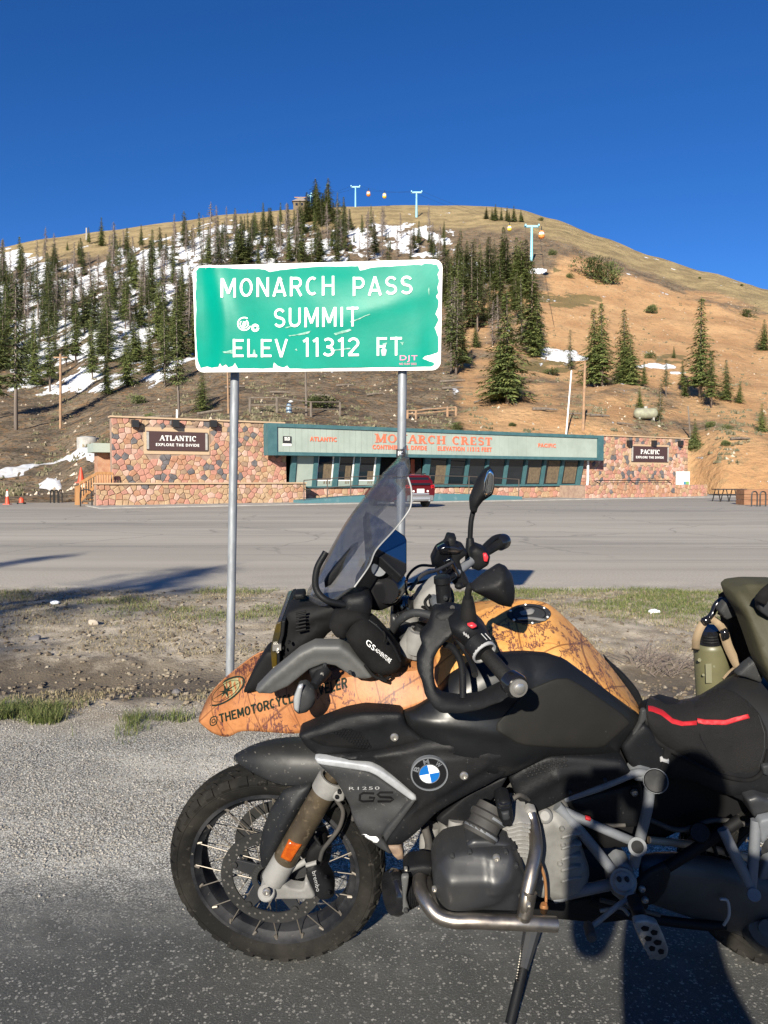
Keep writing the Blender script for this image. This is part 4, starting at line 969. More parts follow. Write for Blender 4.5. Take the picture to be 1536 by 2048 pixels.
M_LEAF = leafmat('spruce_needles', (.052, .074, .022), (.105, .128, .038), (.19, .20, .062))
M_LEAF2 = leafmat('pine_needles', (.05, .07, .022), (.085, .10, .035), (.13, .135, .05))
def spruce(seed, width=.17, gap=0., low=.06, lev=46, m=M_LEAF, ragged=.3):
    """unit-height tree; crown of needle clumps on drooping whorls"""
    rnd = random.Random(seed); mb = MB()
    for i in range(lev):
        f = low + (1 - low) * (i / lev) ** .95 * .985; z = f
        env = (1 - f) ** .80 * width * (1 + .0 * f)
        nb = max(3, int(8 * (1 - f) ** .4)); a0 = rnd.uniform(0, 6.28)
        for b in range(nb):
            if rnd.random() < gap * (1 - f): continue
            a = a0 + 6.283 * b / nb + rnd.uniform(-.35, .35); L = (env + .006) * rnd.uniform(1 - ragged * 1.6, 1 + ragged); droop = rnd.uniform(.05, .45)
            ca, sa = math.cos(a), math.sin(a); n = max(2, int(L / .022))
            for j in range(n):
                for side in (-1, 1, 0):
                    t = (j + .3 + rnd.random() * .7) / n; r = L * t; zz = z - droop * L * t * t + rnd.uniform(-.006, .006) + .25 * L * t * (f > .85)
                    sz = (.014 + .012 * (1 - f)) * rnd.uniform(.7, 1.4) * (1.1 - .4 * t)
                    w = side * sz * .9
                    c = V((ca * r - sa * w, sa * r + ca * w, zz))
                    dr = V((ca * .9 - sa * side * .7, sa * .9 + ca * side * .7, -.35 + rnd.uniform(-.4, .5))).normalized()
                    pr = V((-sa, ca, rnd.uniform(-.7, .7))).normalized()
                    mb.add([c - dr * sz * .5 - pr * sz * .38, c - dr * sz * .4 + pr * sz * .38, c + dr * sz * 1.15 + V((0, 0, -sz * .3))], [(0, 1, 2)])
    for j in range(4): mb.add([V((.004 * math.cos(j * 1.57), .004 * math.sin(j * 1.57), .95)), V((.004 * math.cos(j * 1.57 + 1.57), .004 * math.sin(j * 1.57 + 1.57), .95)), V((0, 0, 1.02))], [(0, 1, 2)])
    tr = MB(); tr.tube([V((0, 0, -.06)), V((0, 0, .5)), V((0, 0, .98))], [.013, .008, .002], 6)
    return mb, tr
def dead(seed, bare=False):
    rnd = random.Random(seed); mb = MB(); tr = MB()
    tr.tube([V((0, 0, -.06)), V((rnd.uniform(-.01, .01), 0, .5)), V((0, 0, 1))], [.012, .008, .002], 6)
    for i in range(60 if not bare else 16):
        f = .12 + .86 * i / 60 if not bare else .3 + .04 * i; 
        for b in range(3):
            a = rnd.uniform(0, 6.28); L = (.10 * (1 - f) ** .7 + .012) * rnd.uniform(.4, 1.25) * (.5 if bare else 1); p = V((0, 0, f)); q = p + V((math.cos(a) * L, math.sin(a) * L, -.3 * L + rnd.uniform(-.01, .01)))
            mb.tube([p, q], [.0030, .0012], 3, caps=False)
            for t in (.35, .55, .75, .95):
                for sgn in (-1, 1):
                    c = p.lerp(q, t); d = V((math.cos(a + sgn * .9), math.sin(a + sgn * .9), rnd.uniform(-.5, .2))) * L * .28
                    mb.add([c, c + d, c + V((0, 0, .0065))], [(0, 1, 2)])
    return mb, tr
def bush(seed, m=M_LEAF2, sq=.8):
    rnd = random.Random(seed); mb = MB()
    lob = [(V((rnd.uniform(-.3, .3), rnd.uniform(-.3, .3), rnd.uniform(.15, .6))), rnd.uniform(.22, .38)) for _ in range(8)]
    for c, r in lob:
        for _ in range(170):
            d = V((rnd.gauss(0, 1), rnd.gauss(0, 1), rnd.gauss(0, 1))).normalized(); p = c + d * r * rnd.uniform(.55, 1.08); p.z *= sq
            if p.z < 0: p.z = abs(p.z) * .4
            s = rnd.uniform(.03, .07); u = (d + V((rnd.uniform(-.6, .6), rnd.uniform(-.6, .6), .6))).normalized(); w = u.cross(V((rnd.random(), rnd.random(), rnd.random()))).normalized()
            mb.add([p - w * s * .45, p + w * s * .45, p + u * s * 1.5], [(0, 1, 2)])
    tr = MB(); tr.tube([V((0, 0, -.1)), V((.02, 0, .4))], [.03, .015], 6)
    return mb, tr
KINDS = {}
def kind(key, fn, mcrown, mtrunk, part_name):
    c, t = fn
    me = []
    for mb, m, nm in ((c, mcrown, 'crown'), (t, mtrunk, 'trunk')):
        q = bpy.data.meshes.new(key + '_' + nm); q.from_pydata(mb.v, [], mb.f); q.materials.append(m)
        if nm == 'trunk': q.polygons.foreach_set('use_smooth', [True] * len(q.polygons))
        me.append(q)
    KINDS[key] = (me[0], me[1], part_name)
for i in range(5): kind('spruce%d' % i, spruce(20 + i, (.18, .21, .155, .24, .17)[i], (0, .1, .15, .05, .3)[i], (.05, .08, .14, .04, .22)[i]), M_LEAF, M_BARK, 'crown')
for i in range(3): kind('ragged%d' % i, spruce(50 + i, (.20, .15, .23)[i], (.35, .45, .25)[i], (.06, .16, .03)[i], (38, 42, 30)[i], M_LEAF2, .55), M_LEAF2, M_BARK, 'crown')
for i in range(2): kind('thin%d' % i, spruce(40 + i, (.13, .15)[i], (.5, .62)[i], (.12, .3)[i], 34, M_LEAF, .45), M_LEAF2, M_DEADB, 'crown')
for i in range(3): kind('dead%d' % i, dead(60 + i), M_TWIG, M_DEADB, 'bare_branches')
for i in range(3): kind('bush%d' % i, bush(80 + i), M_LEAF2, M_BARK, 'foliage')
def plant(key, p, h, label, name, cat, group=None, w=1, rz=None):
    cm, tm, pn = KINDS[key]
    t = thing(name, p, label, cat, group); t.scale = (h * w, h * w, h); t.rotation_euler = (random.gauss(0, .022), random.gauss(0, .022), random.uniform(0, 6.28) if rz is None else rz)
    for me, nm in ((cm, pn), (tm, 'trunk')):
        o = bpy.data.objects.new(nm, me); COL.objects.link(o); o.parent = t
    return t
def tree_px(px, py, hpx, key, label, name='spruce_tree', cat='tree', group=None, w=1):
    p = hill_at(px, py); return plant(key, p - V((0, 0, .1)), hpx * p.y / 1536, label, name, cat, group, w)
rnd = random.Random(12); random.seed(4)
LEFT = 'green spruce in the snowy left stand'
def scatter(n, region, hp, mind, keys, label, name, group, cat='tree', wr=(1.0, 1.65)):
    pts = []; tries = 0
    while len(pts) < n and tries < n * 60:
        tries += 1; x0, x1, ya, yb = region; x = rnd.uniform(x0, x1)
        u = rnd.random(); y = ya(x) + (yb(x) - ya(x)) * u
        q = (y - ya(x)) / max(yb(x) - ya(x), 1)
        md = mind * (.45 + .9 * q)
        if all(abs(x - a) > md or abs(y - b_) > md * .8 for a, b_ in pts): pts.append((x, y))
    x0, x1 = region[:2]; ym = sorted(p[1] for p in pts)
    for x, y in sorted(pts, key=lambda p: p[1]):
        p = hill_at(x, y); f_ = rnd.choice((.5, .75, .9, 1, 1.1, 1.3)) * rnd.uniform(.9, 1.1); h = hp * f_; k = rnd.choice(keys); w = rnd.uniform(*wr)
        r_ = ym.index(y) / len(ym); c_ = (x - x0) / (x1 - x0)
        lab = '%s %s %s, %s, %s' % ('short' if f_ < .85 else 'tall' if f_ > 1.08 else 'midsize', 'broad' if w > 1.3 else 'narrow', label, 'high up' if r_ < .33 else 'low down' if r_ > .67 else 'halfway up', 'far left' if c_ < .25 else 'left of centre' if c_ < .5 else 'right of centre' if c_ < .75 else 'far right')
        plant(k, p - V((0, 0, .1)), h, lab, name, cat, group, w)
f = lambda *a: (lambda x: tab(list(a), x))
SP = ['spruce0', 'spruce1', 'spruce2', 'spruce3', 'spruce4', 'ragged0', 'ragged1', 'ragged2', 'thin0', 'thin1', 'ragged0']
scatter(135, (-70, 395, f((-70, 560), (100, 540), (250, 505), (400, 492)), f((-70, 770), (150, 735), (300, 735), (400, 720))), 9.6, 11.5, SP, LEFT, 'spruce_tree', 'spruces on the left slope')
scatter(64, (-60, 395, f((-50, 545), (130, 520), (250, 490), (400, 480)), f((-50, 680), (400, 690))), 10.5, 13, ['dead0', 'dead1', 'dead2', 'thin1'], 'bare dead spruce in the snowy left stand', 'dead_spruce', 'dead spruces on the left slope')
scatter(60, (395, 700, f((395, 480), (520, 462), (700, 452)), f((395, 560), (700, 545))), 9.8, 10.5, SP, 'green spruce in the stand above the sign', 'spruce_tree', 'spruces above the sign')
scatter(26, (400, 760, f((400, 476), (760, 458)), f((400, 545), (760, 530))), 11, 15, ['dead0', 'dead1', 'dead2'], 'bare dead spruce in the stand above the sign', 'dead_spruce', 'dead spruces above the sign')
scatter(18, (700, 890, f((700, 470), (890, 476)), f((700, 530), (890, 540))), 8.5, 15, ['spruce0', 'spruce2', 'spruce4', 'thin0', 'thin1'], 'green spruce by the upper snowfield', 'spruce_tree', 'spruces by the upper snowfield')
scatter(14, (740, 880, f((740, 455), (880, 470)), f((740, 520), (880, 535))), 9, 12, ['dead0', 'dead1', 'dead2'], 'bare dead spruce by the upper snowfield', 'dead_spruce', 'dead spruces by the upper snowfield')
scatter(42, (888, 1062, f((888, 540), (1000, 520), (1062, 560)), f((888, 650), (1000, 660), (1062, 640))), 10.5, 12, SP, 'green spruce in the cluster beside the sign', 'spruce_tree', 'spruces right of the sign')
scatter(14, (895, 1075, f((895, 560), (1075, 600)), f((895, 730), (1075, 700))), 10.5, 18, ['dead0', 'dead1', 'dead2', 'thin1'], 'half bare spruce in the cluster beside the sign', 'thin_spruce', 'thin spruces right of the sign')
scatter(14, (604, 668, f((604, 425), (668, 425)), f((604, 452), (668, 452))), 11.0, 6, SP, 'spruce in the summit clump', 'spruce_tree', 'spruces by the summit hut')
scatter(11, (972, 1046, f((972, 438), (1046, 444)), f((972, 440), (1046, 446))), 5.2, 4, ['spruce3', 'spruce1', 'spruce0'], 'spruce in the right skyline clump', 'spruce_tree', 'spruces on the right skyline')
for x, y, h, k, lab in [
    (203, 492, 58, 'spruce0', 'lone spruce standing up on the left skyline, tallest there'), (178, 488, 34, 'spruce2', 'slim spruce on the left skyline just left of the tallest'), (283, 500, 50, 'spruce4', 'spruce on the left skyline above the bare grassy crest'), (90, 500, 18, 'spruce1', 'tiny spruce near the left end of the skyline'), (108, 503, 14, 'spruce3', 'tiny bushy spruce on the left crest'), (135, 500, 20, 'spruce0', 'small spruce on the left crest below the skyline'), (158, 512, 30, 'spruce1', 'small dark spruce on the bare left crest'), (230, 500, 44, 'spruce3', 'spruce below the left skyline beside the tallest'), (6, 560, 82, 'spruce0', 'spruce cut by the left edge, high on the slope'),
    (470, 470, 52, 'spruce0', 'full spruce on the crest left of the summit hut'), (432, 478, 48, 'dead0', 'bare pointed snag on the crest above the sign'), (527, 462, 56, 'spruce2', 'narrow spruce rising above the skyline over the sign'), (561, 452, 46, 'spruce4', 'narrow spruce on the skyline left of the summit hut'), (452, 470, 56, 'dead1', 'bare snag on the crest beside the full spruce'), (496, 470, 48, 'thin0', 'sparse spruce on the crest above the sign'),
    (1015, 806, 228, 'spruce1', 'big double spruce standing above the fascia at the foot of the right cluster'), (1000, 800, 150, 'spruce3', 'bushy spruce leaning into the big double spruce'), (912, 752, 160, 'thin0', 'tall thin spruce close behind the right edge of the sign'), (903, 748, 190, 'thin1', 'half bare spruce at the right edge of the sign'), (925, 745, 120, 'spruce2', 'dark narrow spruce right of the sign edge, casting shade'), (952, 700, 48, 'spruce3', 'small bushy spruce in the clearing right of the sign'), (1062, 705, 190, 'spruce2', 'tall narrow spruce at the right side of the cluster'), (1072, 708, 120, 'spruce0', 'spruce at the foot of the largest lift tower'), (1005, 560, 110, 'spruce0', 'tallest spruce in the stand left of the largest lift tower'), (1032, 570, 92, 'spruce3', 'full spruce just left of the largest lift tower'), (985, 690, 90, 'dead2', 'bare grey dead spruce in the right cluster'), (1080, 690, 96, 'dead1', 'bare grey dead spruce on the edge of the orange slope'),
    (1140, 730, 80, 'thin0', 'open branched spruce above the white flagpole'), (1190, 776, 160, 'spruce1', 'full tall spruce right of the brown utility pole'), (1204, 778, 168, 'spruce4', 'taller pointed spruce in the pair right of the utility pole'), (1250, 768, 150, 'spruce0', 'tall spruce third from the utility pole, at the foot of the orange slope'), (1262, 775, 105, 'spruce3', 'shorter spruce beside the third one from the utility pole'), (1288, 785, 52, 'spruce2', 'small spruce between the tall spruces on the orange slope'), (1400, 803, 200, 'spruce2', 'tallest slender spruce on the orange slope at right'), (1423, 812, 118, 'spruce4', 'slim spruce just right of the tallest slender one'), (1453, 803, 84, 'spruce0', 'medium spruce right of the slender pair'), (1478, 806, 46, 'spruce1', 'small spruce near the right edge on the orange slope'), (1366, 784, 62, 'spruce4', 'small pointed spruce left of the tallest slender one'), (1332, 800, 76, 'thin1', 'sparse spruce left of the slender pair'), (1319, 845, 80, 'thin0', 'spruce with bare trunk above the propane tank'), (1528, 700, 64, 'spruce3', 'dark spruce cut by the right edge on the orange slope'), (1524, 850, 60, 'spruce1', 'bushy spruce at the right edge above the orange cut'), (1390, 895, 60, 'spruce3', 'dark bushy spruce behind the right corner of the stone wall'), (1348, 725, 26, 'spruce0', 'tiny spruce high on the orange slope'), (1280, 815, 44, 'spruce1', 'bushy young spruce above the green fascia end'), (1370, 800, 40, 'spruce3', 'bushy small spruce under the tallest slender one'),
    (32, 868, 300, 'thin1', 'large open spruce at the far left with a bare lower trunk'), (-20, 850, 260, 'spruce4', 'large spruce cut by the left edge'), (70, 770, 130, 'spruce0', 'full spruce on the lower left slope'), (100, 780, 150, 'spruce4', 'tall spruce left of the utility pole'), (215, 785, 90, 'spruce1', 'dense spruce at the foot of the snow, right of the utility pole'), (330, 770, 160, 'thin0', 'tall open spruce with bare trunk left of the sign'), (358, 825, 215, 'thin1', 'tall spruce with a long bare trunk just left of the sign'), (405, 820, 90, 'spruce3', 'spruce half hidden under the left corner of the sign'), (300, 750, 110, 'spruce0', 'dense spruce on the lower slope left of the sign'), (185, 760, 130, 'spruce2', 'narrow dense spruce on the lower left slope'), (255, 770, 110, 'spruce3', 'bushy spruce in the lower left stand')]:
    nm = 'dead_spruce' if k.startswith('dead') else 'spruce_tree'
    tree_px(x, y, h, k, lab, nm, 'tree', None, 1.32 if x > 890 else 1.1)
for x, y, h, w, k, lab in [
    (1180, 556, 58, .95, 'bush0', 'large round pine bush on the right slope, left of a pair'), (1214, 567, 68, .75, 'bush1', 'large round pine bush on the right slope, right of a pair'), (1302, 624, 28, 1, 'bush2', 'round bush alone on the orange slope'), (1497, 628, 26, 1, 'bush0', 'round bush alone high at the right edge of the orange slope'), (1105, 514, 16, 1, 'bush1', 'small bush right of the largest lift tower'), (1140, 556, 16, 1, 'bush2', 'tiny bush below the pair of large bushes'), (1301, 725, 22, 1, 'bush1', 'small bush at the foot of the orange slope between spruces'), (1082, 442, 12, 1, 'bush2', 'tiny bush on the right skyline'), (1422, 845, 18, 1.2, 'bush0', 'low bush above the orange cut, left of three'), (1455, 858, 18, 1.2, 'bush1', 'low bush above the orange cut, middle of three'), (1452, 893, 18, 1.2, 'bush2', 'low bush on the lip of the orange cut'), (1385, 900, 30, 1.3, 'bush1', 'dark bush against the right corner of the stone wall'), (912, 858, 24, 1.2, 'bush0', 'green bush on the roof edge above MONARCH CREST'), (640, 820, 40, 1.8, 'bush2', 'wide green bush behind the grey rail fence'), (272, 797, 26, 1.4, 'bush0', 'low green bush on the bare slope left of the sign'), (300, 832, 16, 1.3, 'bush1', 'small bush behind the ATLANTIC wall'), (1025, 848, 14, 1.3, 'bush2', 'tiny bush on the slope above PACIFIC'), (1100, 742, 18, 2.2, 'bush0', 'low spreading shrub below the narrow snow strip'), (1190, 720, 16, 1.6, 'bush1', 'low shrub beside the snow strip'), (1483, 575, 7, 1.2, 'bush2', 'speck of bush on the far right skyline'), (1400, 560, 6, 1.2, 'bush0', 'speck of bush on the right skyline')]:
    tree_px(x, y, h, k, lab, 'bush', 'bush', None, w)
# spruces across the road behind the photographer, whose shadows reach over the lot
def tree_w(x, y, h, k, w=1, lab=''): plant(k, V((x, y, -.1)), h, lab, 'spruce_tree', 'tree', None, w)
tree_w(-11.3, -16.1, 12.0, 'spruce3', 2.3, 'spruce behind the road whose shadow crosses the grass verge at left')
tree_w(-14.2, -12.4, 11.4, 'spruce4', 1.2, 'spruce behind the road whose shadow tip lies on the lot at far left')
# scrub and loose rock strewn over the lower slopes
def strew(n, name, m, label, hr, dens, rock=False):
    vs, fs = [], []; k = 0; tries = 0
    while k < n and tries < n * 10:
        tries += 1; px = rnd.uniform(-60, 1600); d1 = tab(D1, px); d = d1 + 3 + (tab(DC, px) * .8 - d1) * rnd.random() ** 1.8
        if rnd.random() > dens(px, d, d1): continue
        X = (px - 768) / 1536 * d; z = hill_h(X, d); h = rnd.uniform(*hr); b = len(vs); k += 1
        if rock:
            for i in range(4): q = i * 1.57 + rnd.random(); vs.append((X + math.cos(q) * h * rnd.uniform(.5, 1), d + math.sin(q) * h * rnd.uniform(.5, 1), z - .1))
            vs.append((X + rnd.uniform(-.3, .3) * h, d, z + h * rnd.uniform(.3, .7))); fs += [(b + i, b + (i + 1) % 4, b + 4) for i in range(4)]
        else:
            for i in range(9):
                a = rnd.uniform(0, 6.28); r = h * rnd.uniform(.2, 1.1); c = len(vs); cx, cy, w = X + math.cos(a) * r, d + math.sin(a) * r, h * rnd.uniform(.2, .4)
                vs += [(cx - w, cy, z - .05), (cx + w, cy + rnd.uniform(-w, w), z - .05), (cx + rnd.uniform(-w, w), cy, z + h * rnd.uniform(.3, .8))]; fs.append((c, c + 1, c + 2))
    me = bpy.data.meshes.new(name); me.from_pydata(vs, [], fs); me.materials.append(m); o = bpy.data.objects.new(name, me); COL.objects.link(o); tag(o, label, 'scrub' if not rock else 'rocks', None, 'stuff')
patchy = lambda px, d, s_, t: sst(-.1, .35, noise.fractal(V((px * .012, d * .05, s_)), 1, 2, 4) + t)
strew(2600, 'low_scrub', leafmat('scrub', (.06, .062, .028), (.12, .105, .06), (.20, .165, .10)), 'low olive and straw coloured scrub dotting the slope', (.15, .5), lambda px, d, d1: patchy(px, d, 1, .05) * (1 if px < 1050 or d - d1 < 60 else .35))
strew(1300, 'loose_rocks', leafmat('slope_rock', (.16, .13, .10), (.28, .23, .17), (.42, .36, .29)), 'small loose rocks strewn over the slope', (.12, .4), lambda px, d, d1: patchy(px, d, 7, 0), True)
# ============================================================ ROAD SIGN
M_GALV = mk('galvanised_steel', (.25, .265, .28), .5, metal=.35, c2=(.17, .18, .195), nscale=14, stretch=(1, 1, .25), rvar=.2)
M_SWHITE = mk('sign_white', (.78, .79, .78), .4, c2=(.62, .63, .61), nscale=6)
M_SGREEN = mk('sign_green', (.0, .185, .132), .3, c2=(.0, .21, .152), nscale=3, bump=.12, bscale=3.2, spec=.05, c3=(.008, .20, .145), n3=9, lo3=.66, hi3=.85)
TL, TR, BR, BL = D(385, 532, 5.36), D(885, 518, 5.13), D(881, 740, 5.13), D(392, 745, 5.36)
su = (BR - BL); sv = (TL - BL); sn_ = sv.cross(su).normalized()
if sn_.y > 0: sn_ = -sn_
SW = su.length; SH = sv.length
# in-plane axes, bilinear between the four corners
def SG(a, b, o=0):
    p = BL * (1 - a) * (1 - b) + BR * a * (1 - b) + TR * a * b + TL * (1 - a) * b
    return p + sn_ * (o + sbump(a, b))
def sbump(a, b):
    """dents and waves of the battered sheet"""
    w = .35 * (.016 * noise.noise(V((a * 3.2, b * 1.6, 3))) + .008 * noise.noise(V((a * 9, b * 3, 8))))
    w += .010 * math.exp(-((a - .10 - .03 * math.sin(b * 4)) / .035) ** 2) - .007 * math.exp(-((a - .055) / .03) ** 2) * b
    w += -.008 * math.exp(-((a - .965) / .04) ** 2) * (1 - b) + .007 * math.exp(-(((a - .53) / .16) ** 2 + ((b - .97) / .10) ** 2))
    w += .004 * math.exp(-(((a - .72) / .2) ** 2 + ((b - .55 - (a - .72) * .6) / .08) ** 2))
    return w
sign = thing('road_sign', V((( BL.x + BR.x) / 2, 5.25, -.02)), 'battered green Monarch Pass Summit elevation sign on two galvanised posts', 'road sign')
def sgrid(poly, o, thick, name, m, step=.02, parent=sign):
    """sheet with outline poly in (a, b), following the dents"""
    n = len(poly); AS = SW / SH
    vin = [V((p[0] * AS, p[1])) for p in poly]; P2 = [(p[0] * AS, p[1]) for p in poly]
    xs = [p[0] for p in P2]; ys = [p[1] for p in P2]; x = min(xs) + step
    while x < max(xs):
        y = min(ys) + step
        while y < max(ys):
            if inside((x, y), P2) and min(seg_d((x, y), P2[i], P2[(i + 1) % n]) for i in range(n)) > step * .45: vin.append(V((x, y)))
            y += step * 1.1
        x += step * 1.5
    co, _, fc, *_r = delaunay_2d_cdt(vin, [(i, (i + 1) % n) for i in range(n)], [], 1, 1e-5)
    mb = MB(); k = len(co)
    A = [SG(c.x / AS, c.y, o) for c in co]; mb.add(A + [q - sn_ * thick for q in A], list(fc) + [[i + k for i in f][::-1] for f in fc])
    cnt = {}
    for f in fc:
        for i in range(3):
            e = (f[i], f[(i + 1) % 3]); cnt.setdefault((min(e), max(e)), []).append(e)
    for e in cnt.values():
        if len(e) == 1: mb.f.append([e[0][0], e[0][1], e[0][1] + k, e[0][0] + k]); mb.m.append(0)
    return mb.build(name, m, parent, smooth=40)
def rrect(x0, y0, x1, y1, rx, ry, n=5):
    o = []
    for cx, cy, a in ((x1 - rx, y0 + ry, -90), (x1 - rx, y1 - ry, 0), (x0 + rx, y1 - ry, 90), (x0 + rx, y0 + ry, 180)):
        o += [(cx + rx * math.cos(R(a + 90 * i / n)), cy + ry * math.sin(R(a + 90 * i / n))) for i in range(n + 1)]
    return o
def pxs(px, py):
    """(a, b) on the sign from a picture pixel"""
    d = ray(px, py); den = d.dot(sn_); t = (BL - CO).dot(sn_) / den; p = CO + d * t
    # invert the near-affine map
    a, b = .5, .5
    for _ in range(8):
        q = BL * (1 - a) * (1 - b) + BR * a * (1 - b) + TR * a * b + TL * (1 - a) * b; e = p - q
        a += e.dot(su) / su.dot(su); b += e.dot(sv) / sv.dot(sv)
    return a, b
rs = random.Random(3)
plate = sgrid(rrect(0, 0, 1, 1, .034, .075), 0, .006, 'sign_plate', M_SWHITE, .045)
gp = []
# outline of the surviving green film, anticlockwise from lower left (picture pixels)
gpx = [(401, 736), (415, 733), (424, 736), (438, 734), (441, 727), (445, 733), (452, 729), (457, 735), (465, 733), (470, 726), (476, 737), (520, 737), (546, 736), (548, 725), (554, 731), (566, 735), (574, 731), (579, 737), (640, 737), (720, 735), (800, 734), (862, 733), (868, 730), (868, 725), (858, 722), (845, 717), (850, 712), (868, 707), (876, 704), (877, 690), (876, 672), (869, 655), (873, 648), (877, 640), (874, 632), (871, 628), (876, 615), (877, 600), (872, 592), (877, 585), (875, 575), (878, 560), (875, 548), (879, 540), (874, 529), (862, 527), (848, 527), (843, 530), (828, 529), (780, 533), (745, 535), (720, 541), (717, 532), (690, 533), (640, 533), (600, 536), (560, 540), (540, 544), (532, 540), (524, 537), (480, 538), (440, 536), (415, 535), (398, 535), (392, 543), (393, 560), (391, 585), (393, 620), (392, 660), (394, 700), (396, 722)]
def rough(P, amp, rs, n=2):
    for _ in range(n):
        o = []
        for i in range(len(P)):
            a, b = P[i], P[(i + 1) % len(P)]; o.append(a)
            if math.hypot(b[0] - a[0], b[1] - a[1]) > 7: o.append(((a[0] + b[0]) / 2 + rs.uniform(-amp, amp), (a[1] + b[1]) / 2 + rs.uniform(-amp, amp)))
        P = o
    return P
sgrid([pxs(*p) for p in rough(gpx, .55, rs)], .0025, .0025, 'green_film', M_SGREEN, .03)
def sign_text(s, x0, x1, y0, y1, o=.0085, m=M_SWHITE, bold=.012, sp=1.15, dy=0, name=0):
    """one mesh per character, placed by its picture box"""
    vs, fs = text_geo(s, 0, sp, 4) if name else hwy_geo(s); mb = MB(); out = []
    for u, v in vs:
        px = x0 + (x1 - x0) * u; py = y1 + (y0 - y1) * v + dy * u; a, b = pxs(px, py); out.append(SG(a, b, o))
    k = len(vs); cnt = {}
    mb.add(out + [p - sn_ * .009 for p in out], list(fs))
    for f in fs:
        for i in range(len(f)):
            e = (f[i], f[(i + 1) % len(f)]); cnt.setdefault((min(e), max(e)), []).append(e)
    for e in cnt.values():
        if len(e) == 1: mb.f.append([e[0][0], e[0][1], e[0][1] + k, e[0][0] + k]); mb.m.append(0)
    return mb.build('lettering', m, sign, smooth=0, fix=False)
sign_text('MONARCH', 443, 669, 557, 597, dy=-5); sign_text('PASS', 706, 825, 554, 593, dy=-3)
sign_text('SUMMIT', 549, 717, 617, 656, dy=-3)
sign_text('ELEV', 467, 576, 678, 715); sign_text('11312', 606, 719, 676, 714, dy=-1); sign_text('FT', 754, 804, 675, 712, dy=-1)
def patch(pts, o, m, name='peeled_patch', amp=1.0):
    mb = MB(); P = rough(pts, amp, rs); n = len(P)
    co, _, fc, *_r = delaunay_2d_cdt([V(p) for p in P], [(i, (i + 1) % n) for i in range(n)], [], 1, .001)
    A = [SG(*pxs(c.x, c.y), o) for c in co]; k = len(A)
    mb.add(A + [p - sn_ * .0015 for p in A], list(fc) + [(i, (i + 1) % n, (i + 1) % n + k, i + k) for i in range(n)] if k >= n else list(fc)); return mb.build(name, m, sign, smooth=0, fix=False)
M_PEEL = mk('peeled_metal', (.20, .36, .29), .5, c2=(.03, .19, .13), nscale=40)
for q in ([(447, 704), (468, 700), (470, 707), (450, 707)], [(577, 671), (600, 667), (622, 662), (618, 667), (600, 671), (580, 673)], [(668, 667), (700, 658), (704, 661), (672, 671)], [(856, 580), (859, 570), (858, 592)], [(505, 712), (509, 698), (512, 708), (514, 716)], [(765, 688), (775, 685), (770, 695)], [(800, 685), (808, 684), (805, 691)], [(560, 560), (563, 556), (566, 560), (562, 564)], [(590, 700), (593, 697), (595, 702)], [(806, 565), (809, 562), (812, 566)], [(660, 700), (700, 696), (702, 698), (662, 703)], [(700, 643), (740, 628), (741, 630), (702, 646)], [(570, 655), (600, 646), (601, 648), (572, 657)]):
    patch(q, .0062, M_PEEL)
def ring(cx, cy, r, w, a0=0, a1=360, m=M_SWHITE, name='sticker'):
    out = [(cx + r * math.cos(R(a)), cy + r * math.sin(R(a))) for a in range(a0, a1 + 1, 20)]; inn = [(cx + (r - w) * math.cos(R(a)), cy + (r - w) * math.sin(R(a))) for a in range(a0, a1 + 1, 20)]
    mb = MB(); mb.grid([[SG(*pxs(*p), .006) for p in out], [SG(*pxs(*p), .006) for p in inn]]); mb.build(name, m, sign, smooth=0, fix=False)
ring(489, 648, 14, 2.5, 20, 300); ring(489, 648, 9, 2, -60, 220); ring(511, 656, 8, 5, 0, 340); ring(489, 649, 4, 2, 0, 270)
patch([(485, 658), (487, 643), (493, 644), (493, 650), (488, 651), (488, 659)], .007, M_SWHITE, 'sticker', .2)
M_PINK = mk('pink_sticker', (.72, .14, .30), .5)
sign_text('DJT', 800, 835, 711, 724, .006, M_PINK, .0, name=1); sign_text('NO SURF 2022', 799, 833, 726, 730, .006, M_PINK, .0, name=1)
patch([(762, 700), (768, 694), (774, 700), (771, 712), (764, 712)], .0066, mk('grey_sticker', (.3, .33, .36), .6), 'sticker', .5)
postL = D(470, 740, 5.46); postR = D(805, 738, 5.24)
for top_, px_, Yb in ((postL, 458, 5.46), (postR, 797, 5.24)):
    t2 = top_ + (top_ - G(px_, 1400)).normalized() * .62
    bt = D(px_, 1420, Yb); bt.z = gz(bt.x, bt.y) - .25
    mb = MB(); mb.tube([bt, top_, t2], .0305, 18); po = mb.build('post', M_GALV, sign)
    mb = MB()
    for f in (.25, .8): q = top_.lerp(t2, f) + V((0, -.032, 0)); mb.box(q, (.12, .04, .04))
    mb.build('bracket', M_GALV, po, smooth=0)
# round black sticker on the right post
c = D(801, 907, 5.20); mb = MB(); q = [c + V((.030 * 1.0 * math.sin(a), -.004 - .022 * math.cos(a) + .022, z)) for z in (-.03, .03) for a in [R(-75 + 15 * i) for i in range(11)]]
mb.add(q, [(i, i + 1, 12 + i, 11 + i) for i in range(10)]); st_ = mb.build('pole_sticker', M_STEEL, sign)
geo_on_plane('lettering', text_geo('HC', .05), c + V((-.017, -.0075, -.014)), V((.034, 0, 0)), V((0, 0, .03)), M_SWHITE, sign, V((0, -.002, 0)))
for q in [(-.02, .0), (.014, .012), (.03, -.01)]:
    pass
